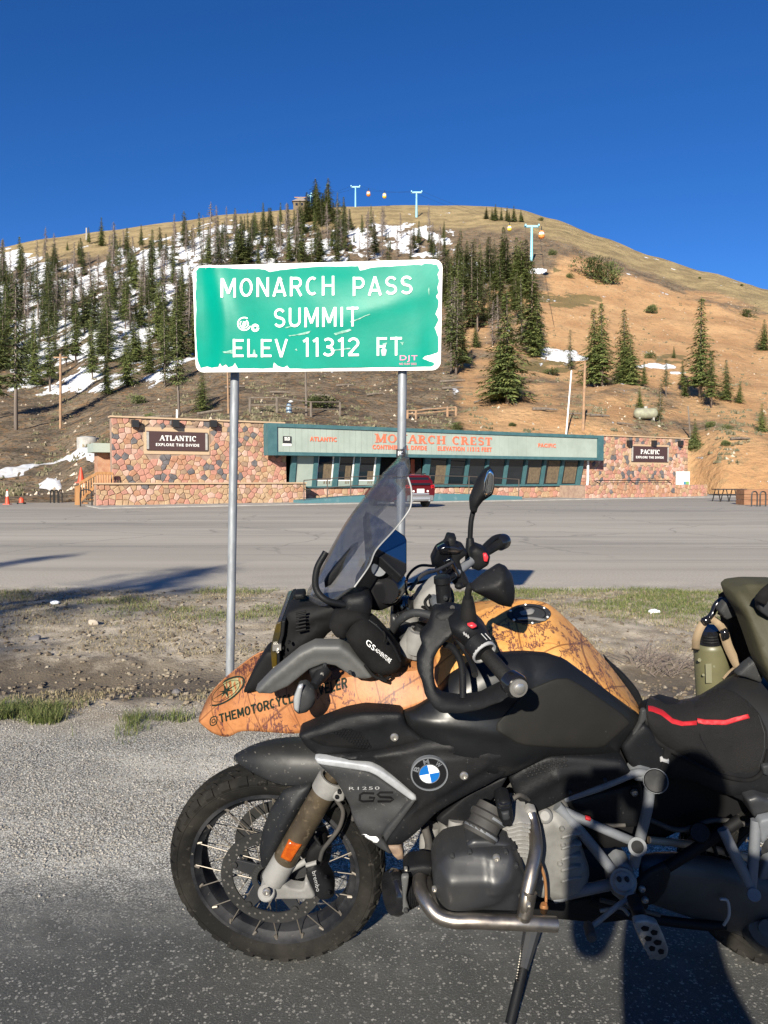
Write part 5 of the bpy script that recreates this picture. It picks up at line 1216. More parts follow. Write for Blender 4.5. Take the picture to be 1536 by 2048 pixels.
# ============================================================ MOTORCYCLE
DUST = (.10, .088, .07)
M_PLA = mk('black_plastic', (.0055, .0060, .0072), .45, spec=.16, c2=(.0125, .0122, .0125), nscale=5, lo=.4, hi=.75, rvar=.18, c3=(.045, .043, .041), n3=130, lo3=.67, hi3=.74, bump=.12, bscale=350)
M_PLAM = mk('matt_black_paint', (.0055, .0060, .0070), .30, spec=.32, c2=(.0075, .0078, .0082), nscale=4, rvar=.12, c3=(.035, .033, .03), n3=160, lo3=.70, hi3=.76)
M_KNEE = mk('rubber_knee_pad', (.0095, .0095, .0085), .7, spec=.2, c2=(.014, .0128, .0115), nscale=4, c3=(.035, .032, .03), n3=120, lo3=.71, hi3=.77)
M_PLG = mk('grey_plastic_panel', (.020, .0215, .024), .5, spec=.18, c2=(.038, .038, .0375), nscale=4, lo=.35, hi=.75, rvar=.2, c3=(.10, .095, .087), n3=110, lo3=.63, hi3=.74, bump=.1, bscale=300)
M_FEND = mk('dusty_fender', (.0075, .0085, .0105), .42, spec=.2, c2=(.018, .0182, .0185), nscale=3.5, lo=.35, hi=.7, rvar=.2, c3=(.085, .08, .072), n3=90, lo3=.62, hi3=.72)
M_ARM = mk('grey_moulding', (.062, .063, .062), .55, c2=(.075, .075, .072), nscale=8, bump=.08, bscale=400)
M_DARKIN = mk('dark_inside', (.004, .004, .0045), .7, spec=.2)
M_TYRE = mk('tyre_rubber', (.0085, .0082, .0078), .8, spec=.1, c2=(.026, .0235, .020), nscale=5, lo=.4, hi=.75, c3=(.04, .036, .031), n3=60, lo3=.6, hi3=.75, bump=.2, bscale=200)
M_RIM = mk('black_rim', (.007, .0078, .010), .5, spec=.15, c2=(.03, .03, .032), nscale=8, rvar=.2, c3=(.09, .085, .075), n3=80, lo3=.66, hi3=.75)
M_SPOKE = mk('steel_spoke', (.16, .14, .115), .45, metal=.5)
M_DISC = mk('brake_disc_steel', (.040, .039, .038), .45, metal=.4, c2=(.027, .027, .027), nscale=20)
M_ALU = mk('cast_aluminium', (.20, .196, .188), .55, spec=.3, c2=(.14, .136, .13), nscale=9, rvar=.15, bump=.1, bscale=150)
M_FRAME = mk('silver_frame_tube', (.13, .137, .148), .55, spec=.35, c2=(.09, .096, .104), nscale=8, rvar=.1)
M_STEELT = mk('stainless_bar', (.34, .31, .275), .28, metal=.95, c2=(.24, .21, .18), nscale=8, rvar=.18)
M_BRONZE = mk('dirty_fork_tube', (.075, .057, .034), .42, metal=.4, c2=(.045, .034, .022), nscale=12, rvar=.2, c3=(.13, .10, .065), n3=40)
M_HEAD = mk('grey_engine_cover', (.017, .018, .0205), .34, spec=.4, c2=(.023, .023, .0235), nscale=5, rvar=.2, c3=(.065, .06, .055), n3=70, lo3=.68, hi3=.76)
M_FABRIC = mk('black_cordura', (.005, .005, .0055), .9, spec=.15, c2=(.009, .0085, .0085), nscale=20, bump=.3, bscale=600)
M_OLIVE = mk('olive_canvas', (.030, .029, .015), .65, spec=.25, c2=(.045, .042, .025), nscale=6, bump=.2, bscale=40)
M_STRAP = mk('tan_webbing', (.23, .17, .105), .8, bump=.2, bscale=300)
M_REFL = mk('amber_reflector', (.36, .075, .006), .25, c2=(.26, .045, .005), nscale=60)
M_REDP = mk('red_fabric', (.34, .008, .013), .6, bump=.15, bscale=300)
M_CHROME = mk('bright_bolt', (.45, .43, .40), .3, metal=.8)
M_INK = mk('print_ink', (.006, .014, .009), .65, spec=.15)
M_GLOSSB = mk('gloss_black', (.008, .008, .009), .12, spec=.7)
M_LGREY = mk('light_print', (.28, .28, .28), .5)
M_SCREENB = mk('display_glass', (.006, .020, .055), .06, spec=.9, coat=1)  # blue base colour stands in for the reflected sky
M_SCREENB.node_tree.nodes['Principled BSDF'].inputs['IOR'].default_value = 2.4
M_ENGINE = mk('engine_case', (.155, .152, .144), .5, spec=.4, c2=(.085, .082, .076), nscale=6, rvar=.1)
M_REDBTN = mk('red_button', (.55, .03, .04), .4)
M_RBLUE = mk('roundel_blue', (.005, .10, .34), .25, coat=.6); M_RWHITE = mk('roundel_white', (.78, .78, .78), .25, coat=.6)
def map_material(name, base, alt):
    m = bpy.data.materials.new(name); m.use_nodes = True; nt = m.node_tree; N = nt.nodes; L = nt.links
    b = N['Principled BSDF']; b.inputs['Roughness'].default_value = .5; b.inputs['Specular IOR Level'].default_value = .3
    tc = N.new('ShaderNodeTexCoord'); src = tc.outputs['Object']
    def nz(scale, det=6, rough=.6):
        n = N.new('ShaderNodeTexNoise'); n.inputs['Scale'].default_value = scale; n.inputs['Detail'].default_value = det; n.inputs['Roughness'].default_value = rough; L.new(src, n.inputs['Vector']); return n.outputs['Fac']
    def rng(f, a, b_, o0=0, o1=1):
        r = N.new('ShaderNodeMapRange'); r.interpolation_type = 'SMOOTHSTEP'
        for i, q in enumerate((a, b_, o0, o1)): r.inputs[i + 1].default_value = q
        L.new(f, r.inputs[0]); return r.outputs[0]
    def mt(op, a, b_=None):
        n = N.new('ShaderNodeMath'); n.operation = op
        for i, q in enumerate((a, b_)):
            if q is None: continue
            if isinstance(q, (int, float)): n.inputs[i].default_value = q
            else: L.new(q, n.inputs[i])
        return n.outputs[0]
    def mix(f, A, Bc):
        x = N.new('ShaderNodeMix'); x.data_type = 'RGBA'; L.new(f, x.inputs[0])
        for i, q in ((6, A), (7, Bc)):
            if isinstance(q, tuple): x.inputs[i].default_value = q + (1,)
            else: L.new(q, x.inputs[i])
        return x.outputs[2]
    c = mix(rng(nz(14, 9, .75), .32, .68), base, alt); c = mix(mt('MULTIPLY', rng(nz(5, 6, .7), .5, .72), .5), c, tuple(x * y for x, y in zip(base, (.75, .5, .4))))
    c = mix(mt('MULTIPLY', rng(nz(70, 5), .52, .7), .35), c, tuple(x * .6 for x in base))
    # graticule: curved meridians and parallels
    def lines(rot, scale, dist):
        mp = N.new('ShaderNodeMapping'); mp.inputs['Rotation'].default_value = rot; L.new(src, mp.inputs[0])
        w = N.new('ShaderNodeTexWave'); w.wave_type = 'BANDS'; w.bands_direction = 'X'; w.inputs['Scale'].default_value = scale; w.inputs['Distortion'].default_value = dist; w.inputs['Detail'].default_value = 1; w.inputs['Detail Scale'].default_value = 1.4
        L.new(mp.outputs[0], w.inputs['Vector']); return rng(w.outputs['Fac'], .9955, .9995)
    g = mt('MAXIMUM', lines((0, .5, .3), 2.6, 1.6), mt('MAXIMUM', lines((.4, -1.0, .2), 2.2, 1.9), mt('MULTIPLY', lines((.1, .9, 1.1), 4.7, 3.5), .6)))
    c = mix(mt('MULTIPLY', g, .7), c, (.09, .03, .01))
    # coast lines and the lettering-like hatching along them
    n = nz(4.6, 9, .66); coast = rng(mt('ABSOLUTE', mt('SUBTRACT', n, .5)), .004, .011, 1, 0)
    near = rng(mt('ABSOLUTE', mt('SUBTRACT', n, .47)), .02, .045, 1, 0)
    mp = N.new('ShaderNodeMapping'); mp.inputs['Rotation'].default_value = (.2, .5, .1); mp.inputs['Scale'].default_value = (260, 60, 45); L.new(src, mp.inputs[0])
    hn = N.new('ShaderNodeTexNoise'); hn.inputs['Scale'].default_value = 1; hn.inputs['Detail'].default_value = 2; L.new(mp.outputs[0], hn.inputs['Vector'])
    patchm = rng(nz(5.5, 3), .42, .5)
    hatch = mt('MULTIPLY', mt('MULTIPLY', near, rng(hn.outputs['Fac'], .52, .60)), patchm)
    c = mix(mt('MULTIPLY', coast, .85), c, (.05, .018, .022)); c = mix(mt('MULTIPLY', hatch, .8), c, (.06, .02, .03))
    L.new(c, b.inputs['Base Color']); return m
M_MAP = map_material('map_wrap', (.265, .103, .036), (.36, .155, .060)); M_MAPT = map_material('map_wrap_tank', (.44, .20, .052), (.55, .285, .09))  # tank copy lighter and yellower: its sunlit tilt is put into the colour
# screen plastic: clear, slightly smoked
M_SCR = bpy.data.materials.new('smoked_screen'); M_SCR.use_nodes = True
def _scr():
    nt = M_SCR.node_tree; N = nt.nodes; L = nt.links; N.clear(); o = N.new('ShaderNodeOutputMaterial'); t = N.new('ShaderNodeBsdfTransparent'); t.inputs[0].default_value = (.64, .655, .68, 1)
    g = N.new('ShaderNodeBsdfGlossy'); g.inputs['Roughness'].default_value = .08; d = N.new('ShaderNodeBsdfDiffuse'); d.inputs[0].default_value = (.32, .32, .32, 1)
    lw = N.new('ShaderNodeLayerWeight'); lw.inputs[0].default_value = .22; mr = N.new('ShaderNodeMapRange'); mr.inputs[3].default_value = .04; mr.inputs[4].default_value = .32; L.new(lw.outputs['Facing'], mr.inputs[0])
    m1 = N.new('ShaderNodeMixShader'); L.new(mr.outputs[0], m1.inputs[0]); L.new(t.outputs[0], m1.inputs[1]); L.new(g.outputs[0], m1.inputs[2])
    tc = N.new('ShaderNodeTexCoord'); n = N.new('ShaderNodeTexNoise'); n.inputs['Scale'].default_value = 45; n.inputs['Detail'].default_value = 8; L.new(tc.outputs['Object'], n.inputs['Vector'])
    m3 = N.new('ShaderNodeMapRange'); m3.inputs[1].default_value = .45; m3.inputs[2].default_value = .8; m3.inputs[3].default_value = .05; m3.inputs[4].default_value = .10; L.new(n.outputs['Fac'], m3.inputs[0])
    m2 = N.new('ShaderNodeMixShader'); L.new(m3.outputs[0], m2.inputs[0]); L.new(m1.outputs[0], m2.inputs[1]); L.new(d.outputs[0], m2.inputs[2]); L.new(m2.outputs[0], o.inputs[0])
_scr()
bike = thing('motorcycle', V((.4, Y0, 0)), 'dusty black adventure motorcycle with orange map wrap leaning on its side stand', 'motorcycle')
def bvh_of(objs):
    vs, fs = [], []
    for o in objs:
        b = len(vs); off = root_of(o).location if o.parent else o.location
        vs += [v.co + off for v in o.data.vertices]; fs += [[i + b for i in p.vertices] for p in o.data.polygons]
    return BVHTree.FromPolygons(vs, fs)
import numpy as np
def basis(x, y):
    u, v = (x - 900) / 300, (y - 1400) / 300; return [1, u, v, u * u, u * v, v * v]
def pil(name, pts, m, H=.01, W=22, thick=.02, step=11, extra=None, ch=1, parent=None, surf=None, off=.0015, smooth=70, t0=None, edge=.006):
    """padded panel: outline given by picture pixels and distance across the bike, turned into a solid of real depth"""
    parent = parent or bike
    if t0 is not None: pts = [(p[0], p[1], p[2] if len(p) > 2 else t0) for p in pts]
    elif surf: pts = [(p[0], p[1], 0) for p in pts]
    P = chaikin(pts, ch, .13) if ch else list(pts)
    Q = []
    for i in range(len(P)):
        a, b = P[i], P[(i + 1) % len(P)]; n = max(1, int(math.hypot(b[0] - a[0], b[1] - a[1]) / max(4, step * .7)))
        for k in range(n): Q.append(tuple(x + (y - x) * k / n for x, y in zip(a, b)))
    P = Q; n = len(P); P2 = [(p[0], p[1]) for p in P]
    vin = [V(p) for p in P2]; xs = [p[0] for p in P2]; ys = [p[1] for p in P2]
    sa = sum(P2[i][0] * P2[(i + 1) % n][1] - P2[(i + 1) % n][0] * P2[i][1] for i in range(n)); sg = 1 if sa > 0 else -1; dmin = 0
    if H or extra:
        for o_ in (1.6, 4.2):
            for i in range(n):
                a, c = P2[i - 1], P2[(i + 1) % n]; dx, dy = c[0] - a[0], c[1] - a[1]; l = math.hypot(dx, dy) or 1
                q = (P2[i][0] - dy / l * o_ * sg, P2[i][1] + dx / l * o_ * sg)
                if inside(q, P2) and min(seg_d(q, P2[k], P2[(k + 1) % n]) for k in range(n)) > o_ * .8: vin.append(V(q))
        dmin = 4.2
    xs = [p[0] for p in P2]; ys = [p[1] for p in P2]
    y = min(ys) + step * .5; r = 0
    while y < max(ys):
        x = min(xs) + step * (.25 + .5 * (r % 2))
        while x < max(xs):
            if inside((x, y), P2) and min(seg_d((x, y), P2[i], P2[(i + 1) % n]) for i in range(n)) > dmin + step * .35: vin.append(V((x, y)))
            x += step
        y += step * .87; r += 1
    co, _, fc, *_r = delaunay_2d_cdt(vin, [(i, (i + 1) % n) for i in range(n)], [], 1, 1e-4)
    fr, bk = [], []
    if not surf: fit = np.linalg.lstsq(np.array([basis(p[0], p[1]) for p in P]), np.array([p[2] for p in P]), rcond=None)[0]
    for c in co:
        dd = min(seg_d(c, P2[i], P2[(i + 1) % n]) for i in range(n))
        q = min(dd / W, 1) if W else 1; e_ = min(dd / 4.2, 1); he = min(H, edge); up = he * math.sqrt(max(0, 1 - (1 - e_) ** 2)) + (H - he) * (1 - (1 - q) ** 2)
        if extra: up += extra(c.x, c.y) * min(1, dd / 4)
        if surf:
            d = ray(c.x, c.y).normalized(); hit = surf.ray_cast(CO, d)[0]
            if hit is None:
                nb = surf.find_nearest(CO + d * 2.3)[0]; hit = nb
            fr.append(hit - d * (off + up)); bk.append(hit + d * .002)
        else:
            t = float(np.dot(fit, basis(c.x, c.y))); a = B(c.x, c.y, t); fr.append(a - RV * up); bk.append(a + RV * thick)
    mb = MB(); k = len(fr); mb.add(fr + bk, [list(f) for f in fc] + [[i + k for i in f][::-1] for f in fc])
    cnt = {}
    for f in fc:
        for i in range(3): e = (f[i], f[(i + 1) % 3]); cnt.setdefault((min(e), max(e)), []).append(e)
    for e in cnt.values():
        if len(e) == 1: mb.f.append([e[0][0], e[0][1], e[0][1] + k, e[0][0] + k]); mb.m.append(0)
    return mb.build(name, m, parent, smooth=smooth)
def btube(name, pts, r, m, parent=None, n=6, seg=12):
    P = cr([B(*p) for p in pts], n) if len(pts) > 2 else [B(*p) for p in pts]
    mb = MB(); mb.tube(P, r, seg); return mb.build(name, m, parent or bike)
def blathe(name, a, b, prof, m, parent=None, seg=20):
    A, E = B(*a), B(*b); mb = MB(); L = (E - A).length; mb.lathe(A, E, [(t * L, r) for t, r in prof], seg); return mb.build(name, m, parent or bike)
def bolt(px, py, t, r=.008, m=None, parent=None, surf=None):
    c = B(px, py, t)
    if surf:
        d = ray(px, py).normalized(); h = surf.ray_cast(CO, d)[0]
        if h: c = h
    mb = MB(); mb.lathe(c + RV * .004, c - RV * .008, [(0, r), (.007, r), (.010, r * .8), (.0105, r * .45), (.007, r * .4)], 14); return mb.build('bolt', m or M_CHROME, parent or bike)
def dtext(s, quad, m, surf, parent, off=.002, bold=.02, sp=1.05, name='lettering', res=3, geo=None):
    """flat lettering laid on a surface; quad = picture pixels of lower-left, lower-right, upper-right, upper-left"""
    vs, fs = geo or text_geo(s, 0, sp, res); out = []
    for u, v in vs:
        q = [quad[i] for i in range(4)]; px = (q[0][0] * (1 - u) + q[1][0] * u) * (1 - v) + (q[3][0] * (1 - u) + q[2][0] * u) * v; py = (q[0][1] * (1 - u) + q[1][1] * u) * (1 - v) + (q[3][1] * (1 - u) + q[2][1] * u) * v
        d = ray(px, py).normalized(); h = surf.ray_cast(CO, d)[0] or surf.find_nearest(CO + d * 2.3)[0]; out.append(h - d * off)
    mb = MB(); mb.add(out, fs); return mb.build(name, m, parent, smooth=0, fix=False)
def ridge(x0, y0, x1, y1, h, w):
    return lambda x, y: h * math.exp(-(seg_d((x, y), (x0, y0), (x1, y1)) / w) ** 2)
def msum(*fs): return lambda x, y: sum(f(x, y) for f in fs)
# ---------------------------------------------------------------- wheels
def wheel(name, cx, rad, hw, rimr, steer, parent, knob, nk, spokes=20, disc=True):
    C = V((cx, 0, 0)) + BP0 + UV_ * rad
    a = (RV + V((math.tan(steer), 0, 0))).normalized(); w = V((-1, 0, 0)); w = (w - a * w.dot(a)).normalized(); u = a.cross(w)
    if u.z < 0: u = -u
    def W(ang, r, lat): return C + w * (math.cos(ang) * r) + u * (math.sin(ang) * r) + a * lat
    def lat(prof, seg, nm, m, par, closed=True, smooth=35):
        mb = MB(); rows = [[W(2 * math.pi * i / seg, r, l) for l, r in prof] for i in range(seg)]
        n = len(prof); vs = [p for r in rows for p in r]; fs = []
        for i in range(seg):
            j = (i + 1) % seg
            for k in range(n if closed else n - 1): fs.append((i * n + k, i * n + (k + 1) % n, j * n + (k + 1) % n, j * n + k))
        mb.add(vs, fs); return mb.build(nm, m, par, smooth=smooth)
    s = hw / .06; R0 = rad - .009
    rim = lat([(-.044 * s, rimr + .006), (-.049 * s, rimr + .004), (-.049 * s, rimr - .006), (-.040 * s, rimr - .010), (-.03 * s, rimr - .024), (0, rimr - .030), (.03 * s, rimr - .024), (.040 * s, rimr - .010), (.049 * s, rimr - .006), (.049 * s, rimr + .004), (.044 * s, rimr + .006), (0, rimr - .012)], 96, name, M_RIM, parent)
    half = [(-.045 * s, rimr + .002), (-.054 * s, rimr + .014), (-.0605 * s, rimr + .034), (-.0600 * s, rimr + .048), (-.056 * s, rad - .022), (-.046 * s, rad - .0135), (-.03 * s, rad - .0095), (-.012 * s, rad - .0078)]
    prof = half + [(-l, r) for l, r in reversed(half)] + [(.03 * s, rimr + .004), (-.03 * s, rimr + .004)]
    ty = lat(prof, 120, 'tyre', M_TYRE, rim)
    # tread blocks: curved pads standing on the carcass
    def tp(u_):     # u_ -1..1 across the crown
        l = u_ * .057 * s; return l, rad - .0078 - .021 * abs(u_) ** 2.6
    mb = MB()
    for k in range(nk):
        for sd in (-1, 1):
            for (u0, u1, da, sk) in knob:
                a0 = 2 * math.pi * (k + (.5 if sd > 0 else 0)) / nk; wd = 2 * math.pi / nk * da
                ring_ = []
                for hgt in (-.004, .009):
                    for (uu, e) in ((u0, 0), ((u0 + u1) / 2, .5), (u1, 1)):
                        l, r = tp(uu * sd); sh = .94 if hgt > 0 else 1
                        for q in (-.5, .5): ring_.append(W(a0 + sk * e * 2 * math.pi / nk + q * wd * sh, r + hgt, l + (sd * hgt * .5 * abs(uu) ** 2 if hgt > 0 else 0)))
                b = len(mb.v)
                mb.add(ring_, [(6, 7, 9, 8), (8, 9, 11, 10), (0, 2, 8, 6), (2, 4, 10, 8), (1, 7, 9, 3), (3, 9, 11, 5), (0, 6, 7, 1), (4, 5, 11, 10)])
    tag(mb.build('tread_block', M_TYRE, rim, smooth=20), kind='stuff')
    # raised sidewall ring
    lat([(-.0612 * s, rimr + .040), (-.0622 * s, rimr + .0415), (-.0612 * s, rimr + .043)], 96, 'sidewall_bead', M_TYRE, rim)
    hub = lat([(-.062, .022), (-.062, .05), (-.052, .058), (-.045, .04), (.045, .04), (.052, .058), (.062, .05), (.062, .022)], 32, 'hub', M_RIM, rim)
    for k in range(spokes):
        for sd in (-1, 1):
            a0 = 2 * math.pi * (k + (.25 if sd > 0 else 0)) / spokes; off = .55 if k % 2 else -.55
            mb = MB(); mb.tube([W(a0, rimr - .008, .040 * s * sd), W(a0 + off, .052, .055 * sd)], .0017, 6, caps=False); mb.build('spoke', M_SPOKE, rim)
            if sd < 0:
                mb = MB(); p = W(a0, rimr - .004, .043 * s * sd); mb.tube([p, W(a0 + off * .06, rimr - .020, .041 * s * sd)], .0038, 6); mb.build('spoke_nipple', M_SPOKE, rim)
    if disc:
        for sd in (-1, 1):
            d = lat([(.073 * sd, .118), (.073 * sd, .1525), (.078 * sd, .1525), (.078 * sd, .118)], 72, 'brake_disc', M_DISC, rim)
            mb = MB()
            for k in range(60):
                an = 2 * math.pi * k / 60; rr = (.1255, .1345, .1435)[k % 3]; c = W(an, rr, .0788 * sd)
                mb.lathe(c, c + a * (.0008 * sd), [(0, .0036), (.0008, .0036)], 7)
            tag(mb.build('disc_hole', mk('drilled_hole', (.065, .06, .055), .8) if 'drilled_hole' not in bpy.data.materials else bpy.data.materials['drilled_hole'], rim, smooth=0), kind='stuff')
            mb = MB()
            for k in range(5):
                an = 2 * math.pi * k / 5 + .35
                P = [W(an - .42, .055, .066 * sd), W(an + .42, .055, .066 * sd), W(an + .14, .118, .070 * sd), W(an + .11, .130, .070 * sd), W(an - .11, .130, .070 * sd), W(an - .14, .118, .070 * sd)]
                mb.prism(P, a * (.007 * sd))
            mb.build('disc_carrier', M_HEAD, rim, smooth=0, bevel=.002)
            for k in range(5):
                c = W(2 * math.pi * k / 5 + .35, .118, .078 * sd); mb = MB(); mb.lathe(c, c + a * (.006 * sd), [(0, .010), (.005, .010), (.006, .006)], 12); mb.build('rivet', M_DISC, rim)
            lat([(.080 * sd, .043), (.080 * sd, .060), (.083 * sd, .060), (.083 * sd, .043)], 48, 'sensor_ring', M_DISC, rim)
            mb = MB()
            for k in range(40): c0 = 2 * math.pi * k / 40; mb.add([W(c0, .046, .0835 * sd), W(c0 + .08, .046, .0835 * sd), W(c0 + .08, .057, .0835 * sd), W(c0, .057, .0835 * sd)], [(0, 1, 2, 3)])
            tag(mb.build('sensor_slot', M_PLG, rim, smooth=0, fix=False), kind='stuff')
    return rim, W, C, a
knF = [(.02, .34, .62, .45), (.40, .66, .60, .30), (.72, 1.04, .56, .10)]
fwheel, WF, CF, AF = wheel('front_wheel', -.320, .325, .06, .250, R(5.0), bike, knF, 34)
knR = [(.02, .3, .6, .4), (.36, .62, .6, .25), (.68, 1.04, .58, .1)]
rwheel, WR, CR_, AR = wheel('rear_wheel', 1.22, .322, .085, .222, 0, bike, knR, 30, disc=False)
# ---------------------------------------------------------------- fork, front brake
def both(fn):
    fn(lambda x, y, t: B(x, y, t)); fn(lambda x, y, t: mirror(B(x, y, t)))
for far_ in (0, 1):
    bp = (lambda x, y, t: mirror(B(x, y, t))) if far_ else B
    lo, hi, top = bp(553, 1748, -.118), bp(660, 1563, -.118), bp(838, 1262, -.115)
    mb = MB(); mb.tube([lo, hi], .034, 24); sl = mb.build('fork_slider', M_BRONZE, bike)
    mb = MB(); mb.tube([lo.lerp(hi, -.06), lo.lerp(hi, .17)], .0352, 24); mb.build('fork_foot', M_ALU, sl)
    mb = MB(); ax = (hi - lo).normalized(); mb.lathe(hi - ax * .035, hi + ax * .02, [(0, .0355), (.002, .0385), (.044, .0395), (.05, .037), (.05, .03), (.038, .0285)], 28); mb.build('fork_collar', M_ALU, sl)
    mb = MB(); mb.tube([hi, top], .0215, 16); mb.build('fork_tube', M_BRONZE, bike)
    mb = MB(); mb.tube([hi.lerp(top, .86), hi.lerp(top, .985)], .029, 20); mb.tube([hi.lerp(top, .985), hi.lerp(top, 1.0)], .024, 20); mb.build('fork_cap', M_ALU, bike)
    mb = MB(); mb.tube([hi.lerp(top, .99), hi.lerp(top, 1.025)], .016, 14); mb.build('fork_top_nut', M_PLA, bike)
pil('collar_tab', [(668, 1584), (690, 1574), (689, 1600), (676, 1605), (664, 1596)], M_ALU, .004, 8, .02, 6, t0=-.150)
bolt(679, 1583, -.154, .006, M_PLA); bolt(674, 1593, -.154, .006, M_PLA)
pil('reflector', [(577, 1683), (603, 1690), (581, 1725), (561, 1715)], M_REFL, .003, 4, .02, 8, ch=0, t0=-.153)
blathe('axle', (533, 1785, -.165), (533, 1785, -.04), [(0, .005), (0, .012), (.08, .0125), (.08, .021), (.10, .0245), (1, .0245)], M_ALU)
bolt(533, 1784, -.166, .011)
pil('caliper_bracket', [(521, 1772), (535, 1762), (552, 1766), (563, 1764), (582, 1775), (606, 1778), (610, 1762), (617, 1763), (632, 1793), (622, 1797), (560, 1797), (531, 1799), (521, 1792)], M_ALU, .006, 8, .03, 7, t0=-.135)
btube('bracket_arm', [(562, 1756, -.125), (584, 1738, -.12), (612, 1722, -.115)], .009, M_ALU)
cal = pil('brake_caliper', [(611, 1730), (630, 1722), (647, 1742), (665, 1768), (669, 1790), (655, 1797), (636, 1795), (622, 1770), (613, 1752)], M_PLA, .018, 12, .05, 7, t0=-.120)
pil('caliper_block', [(616, 1700), (635, 1683), (652, 1690), (652, 1716), (640, 1735), (617, 1738), (610, 1725)], M_DARKIN, .012, 12, .05, 8, t0=-.105)
sc_ = bvh_of([cal]); dtext('brembo', [(624, 1744), (633, 1784), (641, 1781), (632, 1741)], M_LGREY, sc_, cal, .002, .02)
pil('caliper_clip', [(611, 1731), (632, 1725), (633, 1730), (612, 1736)], M_ALU, .002, 4, .01, 6, ch=0, t0=-.142)
bolt(657, 1785, -.142, .006, M_PLA); bolt(651, 1755, -.142, .005, M_PLA)
btube('brake_hose', [(672, 1598, -.14), (686, 1622, -.14), (680, 1652, -.135), (664, 1676, -.13), (646, 1700, -.125), (640, 1720, -.125)], .006, M_RUB)
btube('sensor_cable', [(672, 1600, -.13), (692, 1630, -.12), (676, 1668, -.115), (652, 1692, -.11)], .004, M_DARKIN)
btube('sensor_cable', [(640, 1690, -.12), (628, 1665, -.11), (645, 1630, -.10), (672, 1606, -.12)], .004, M_DARKIN)
# fender
def shell(name, rows, m, thick=.004, sub=1, parent=None, mir=True):
    """rows: outline rows from the near edge to the middle, mirrored to the far side"""
    G3 = [[B(*p) for p in r] for r in rows]
    if mir: G3 = G3 + [[mirror(p) for p in r] for r in reversed(G3)]
    mb = MB(); mb.grid(G3); o = mb.build(name, m, parent or bike, smooth=180, sub=sub, solid=thick); return o
def row(pts, t): return [(x, y, t) for x, y in pts]
fx_ = [.16, .55, .85, 1, 1, 1, 1]
def frow(pts, t): return [(x, y, t * f) for (x, y), f in zip(pts, fx_)]
shell('front_fender', [frow([(467, 1520), (494, 1541), (528, 1559), (568, 1577), (612, 1571), (660, 1560), (715, 1552)], -.078), frow([(466, 1518), (493, 1532), (528, 1545), (568, 1556), (612, 1553), (660, 1541), (715, 1531)], -.075), frow([(466, 1516), (492, 1512), (530, 1510), (568, 1510), (612, 1510), (660, 1506), (715, 1506)], -.054), frow([(466, 1515), (492, 1501), (530, 1491), (568, 1487), (612, 1486), (660, 1488), (715, 1492)], -.014)], M_FEND)
fg = pil('fork_guard', [(567, 1580), (600, 1570), (625, 1565), (620, 1588), (600, 1632), (578, 1680), (556, 1726), (532, 1740), (522, 1730), (518, 1700), (525, 1660), (541, 1618), (555, 1598)], M_FEND, .03, 30, .004, 9, extra=ridge(590, 1600, 535, 1700, .012, 10), t0=-.082)
# ---------------------------------------------------------------- map coloured beak
near_lo = [(398, 1443), (425, 1465), (456, 1473), (485, 1462), (540, 1464), (597, 1466), (640, 1448), (690, 1430), (750, 1424), (805, 1423), (856, 1402), (905, 1392)]
tlo = [-.03, -.055, -.075, -.09, -.115, -.14, -.16, -.18, -.195, -.205, -.21, -.2]
near_hi = [(399, 1436), (424, 1425), (452, 1414), (482, 1408), (532, 1398), (585, 1385), (632, 1372), (682, 1358), (735, 1350), (795, 1346), (850, 1340), (905, 1336)]
thi = [-.02, -.045, -.062, -.075, -.095, -.112, -.125, -.14, -.15, -.155, -.155, -.15]
mid_t = [(400, 1432), (417, 1396), (440, 1368), (470, 1342), (518, 1308), (570, 1296), (620, 1298), (670, 1300), (730, 1290), (790, 1280), (850, 1270), (905, 1262)]
tmid = [-.004] * 12
lo_mid = [((a[0] + b[0]) / 2, (a[1] + b[1]) / 2 ) for a, b in zip(near_lo, near_hi)]; tlm = [(a + b) / 2 - .003 for a, b in zip(tlo, thi)]
bk_rows = [[(x, y, t) for (x, y), t in zip(p, q)] for p, q in ((near_lo, tlo), (lo_mid, tlm), (near_hi, thi), (mid_t, tmid))]
def sub_grid(rows, n):
    """finer grid by Catmull-Rom both ways"""
    R1 = [cr(r, n) for r in rows]; cols = [cr([r[i] for r in R1], n) for i in range(len(R1[0]))]
    return [[cols[i][j] for i in range(len(cols))] for j in range(len(cols[0]))]
def fine_shell(name, rows, m, n=4, thick=.004, parent=None, mir=True):
    Gd = sub_grid([[V(p) for p in r] for r in rows], n); G3 = [[B(p.x, p.y, p.z) for p in r] for r in Gd]
    if mir: G3 = G3 + [[mirror(p) for p in r] for r in reversed(G3)]
    mb = MB(); mb.grid(G3); return mb.build(name, m, parent or bike, smooth=70, solid=thick)
mb = MB()
for rr in (bk_rows[:3], bk_rows[2:]):
    Gd = sub_grid([[V(p) for p in r] for r in rr], 4); G3 = [[B(p.x, p.y, p.z) for p in r] for r in Gd]
    mb.grid(G3); mb.grid([[mirror(p) for p in r] for r in reversed(G3)])
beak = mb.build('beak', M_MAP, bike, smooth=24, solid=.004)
SB = bvh_of([beak])
dtext('THEMOTORCYCLETRAVELER', [(440, 1447), (695, 1376), (693, 1353), (437, 1428)], M_INK, SB, beak, .005, geo=hwy_geo('THEMOTORCYCLETRAVELER', .13, .185))
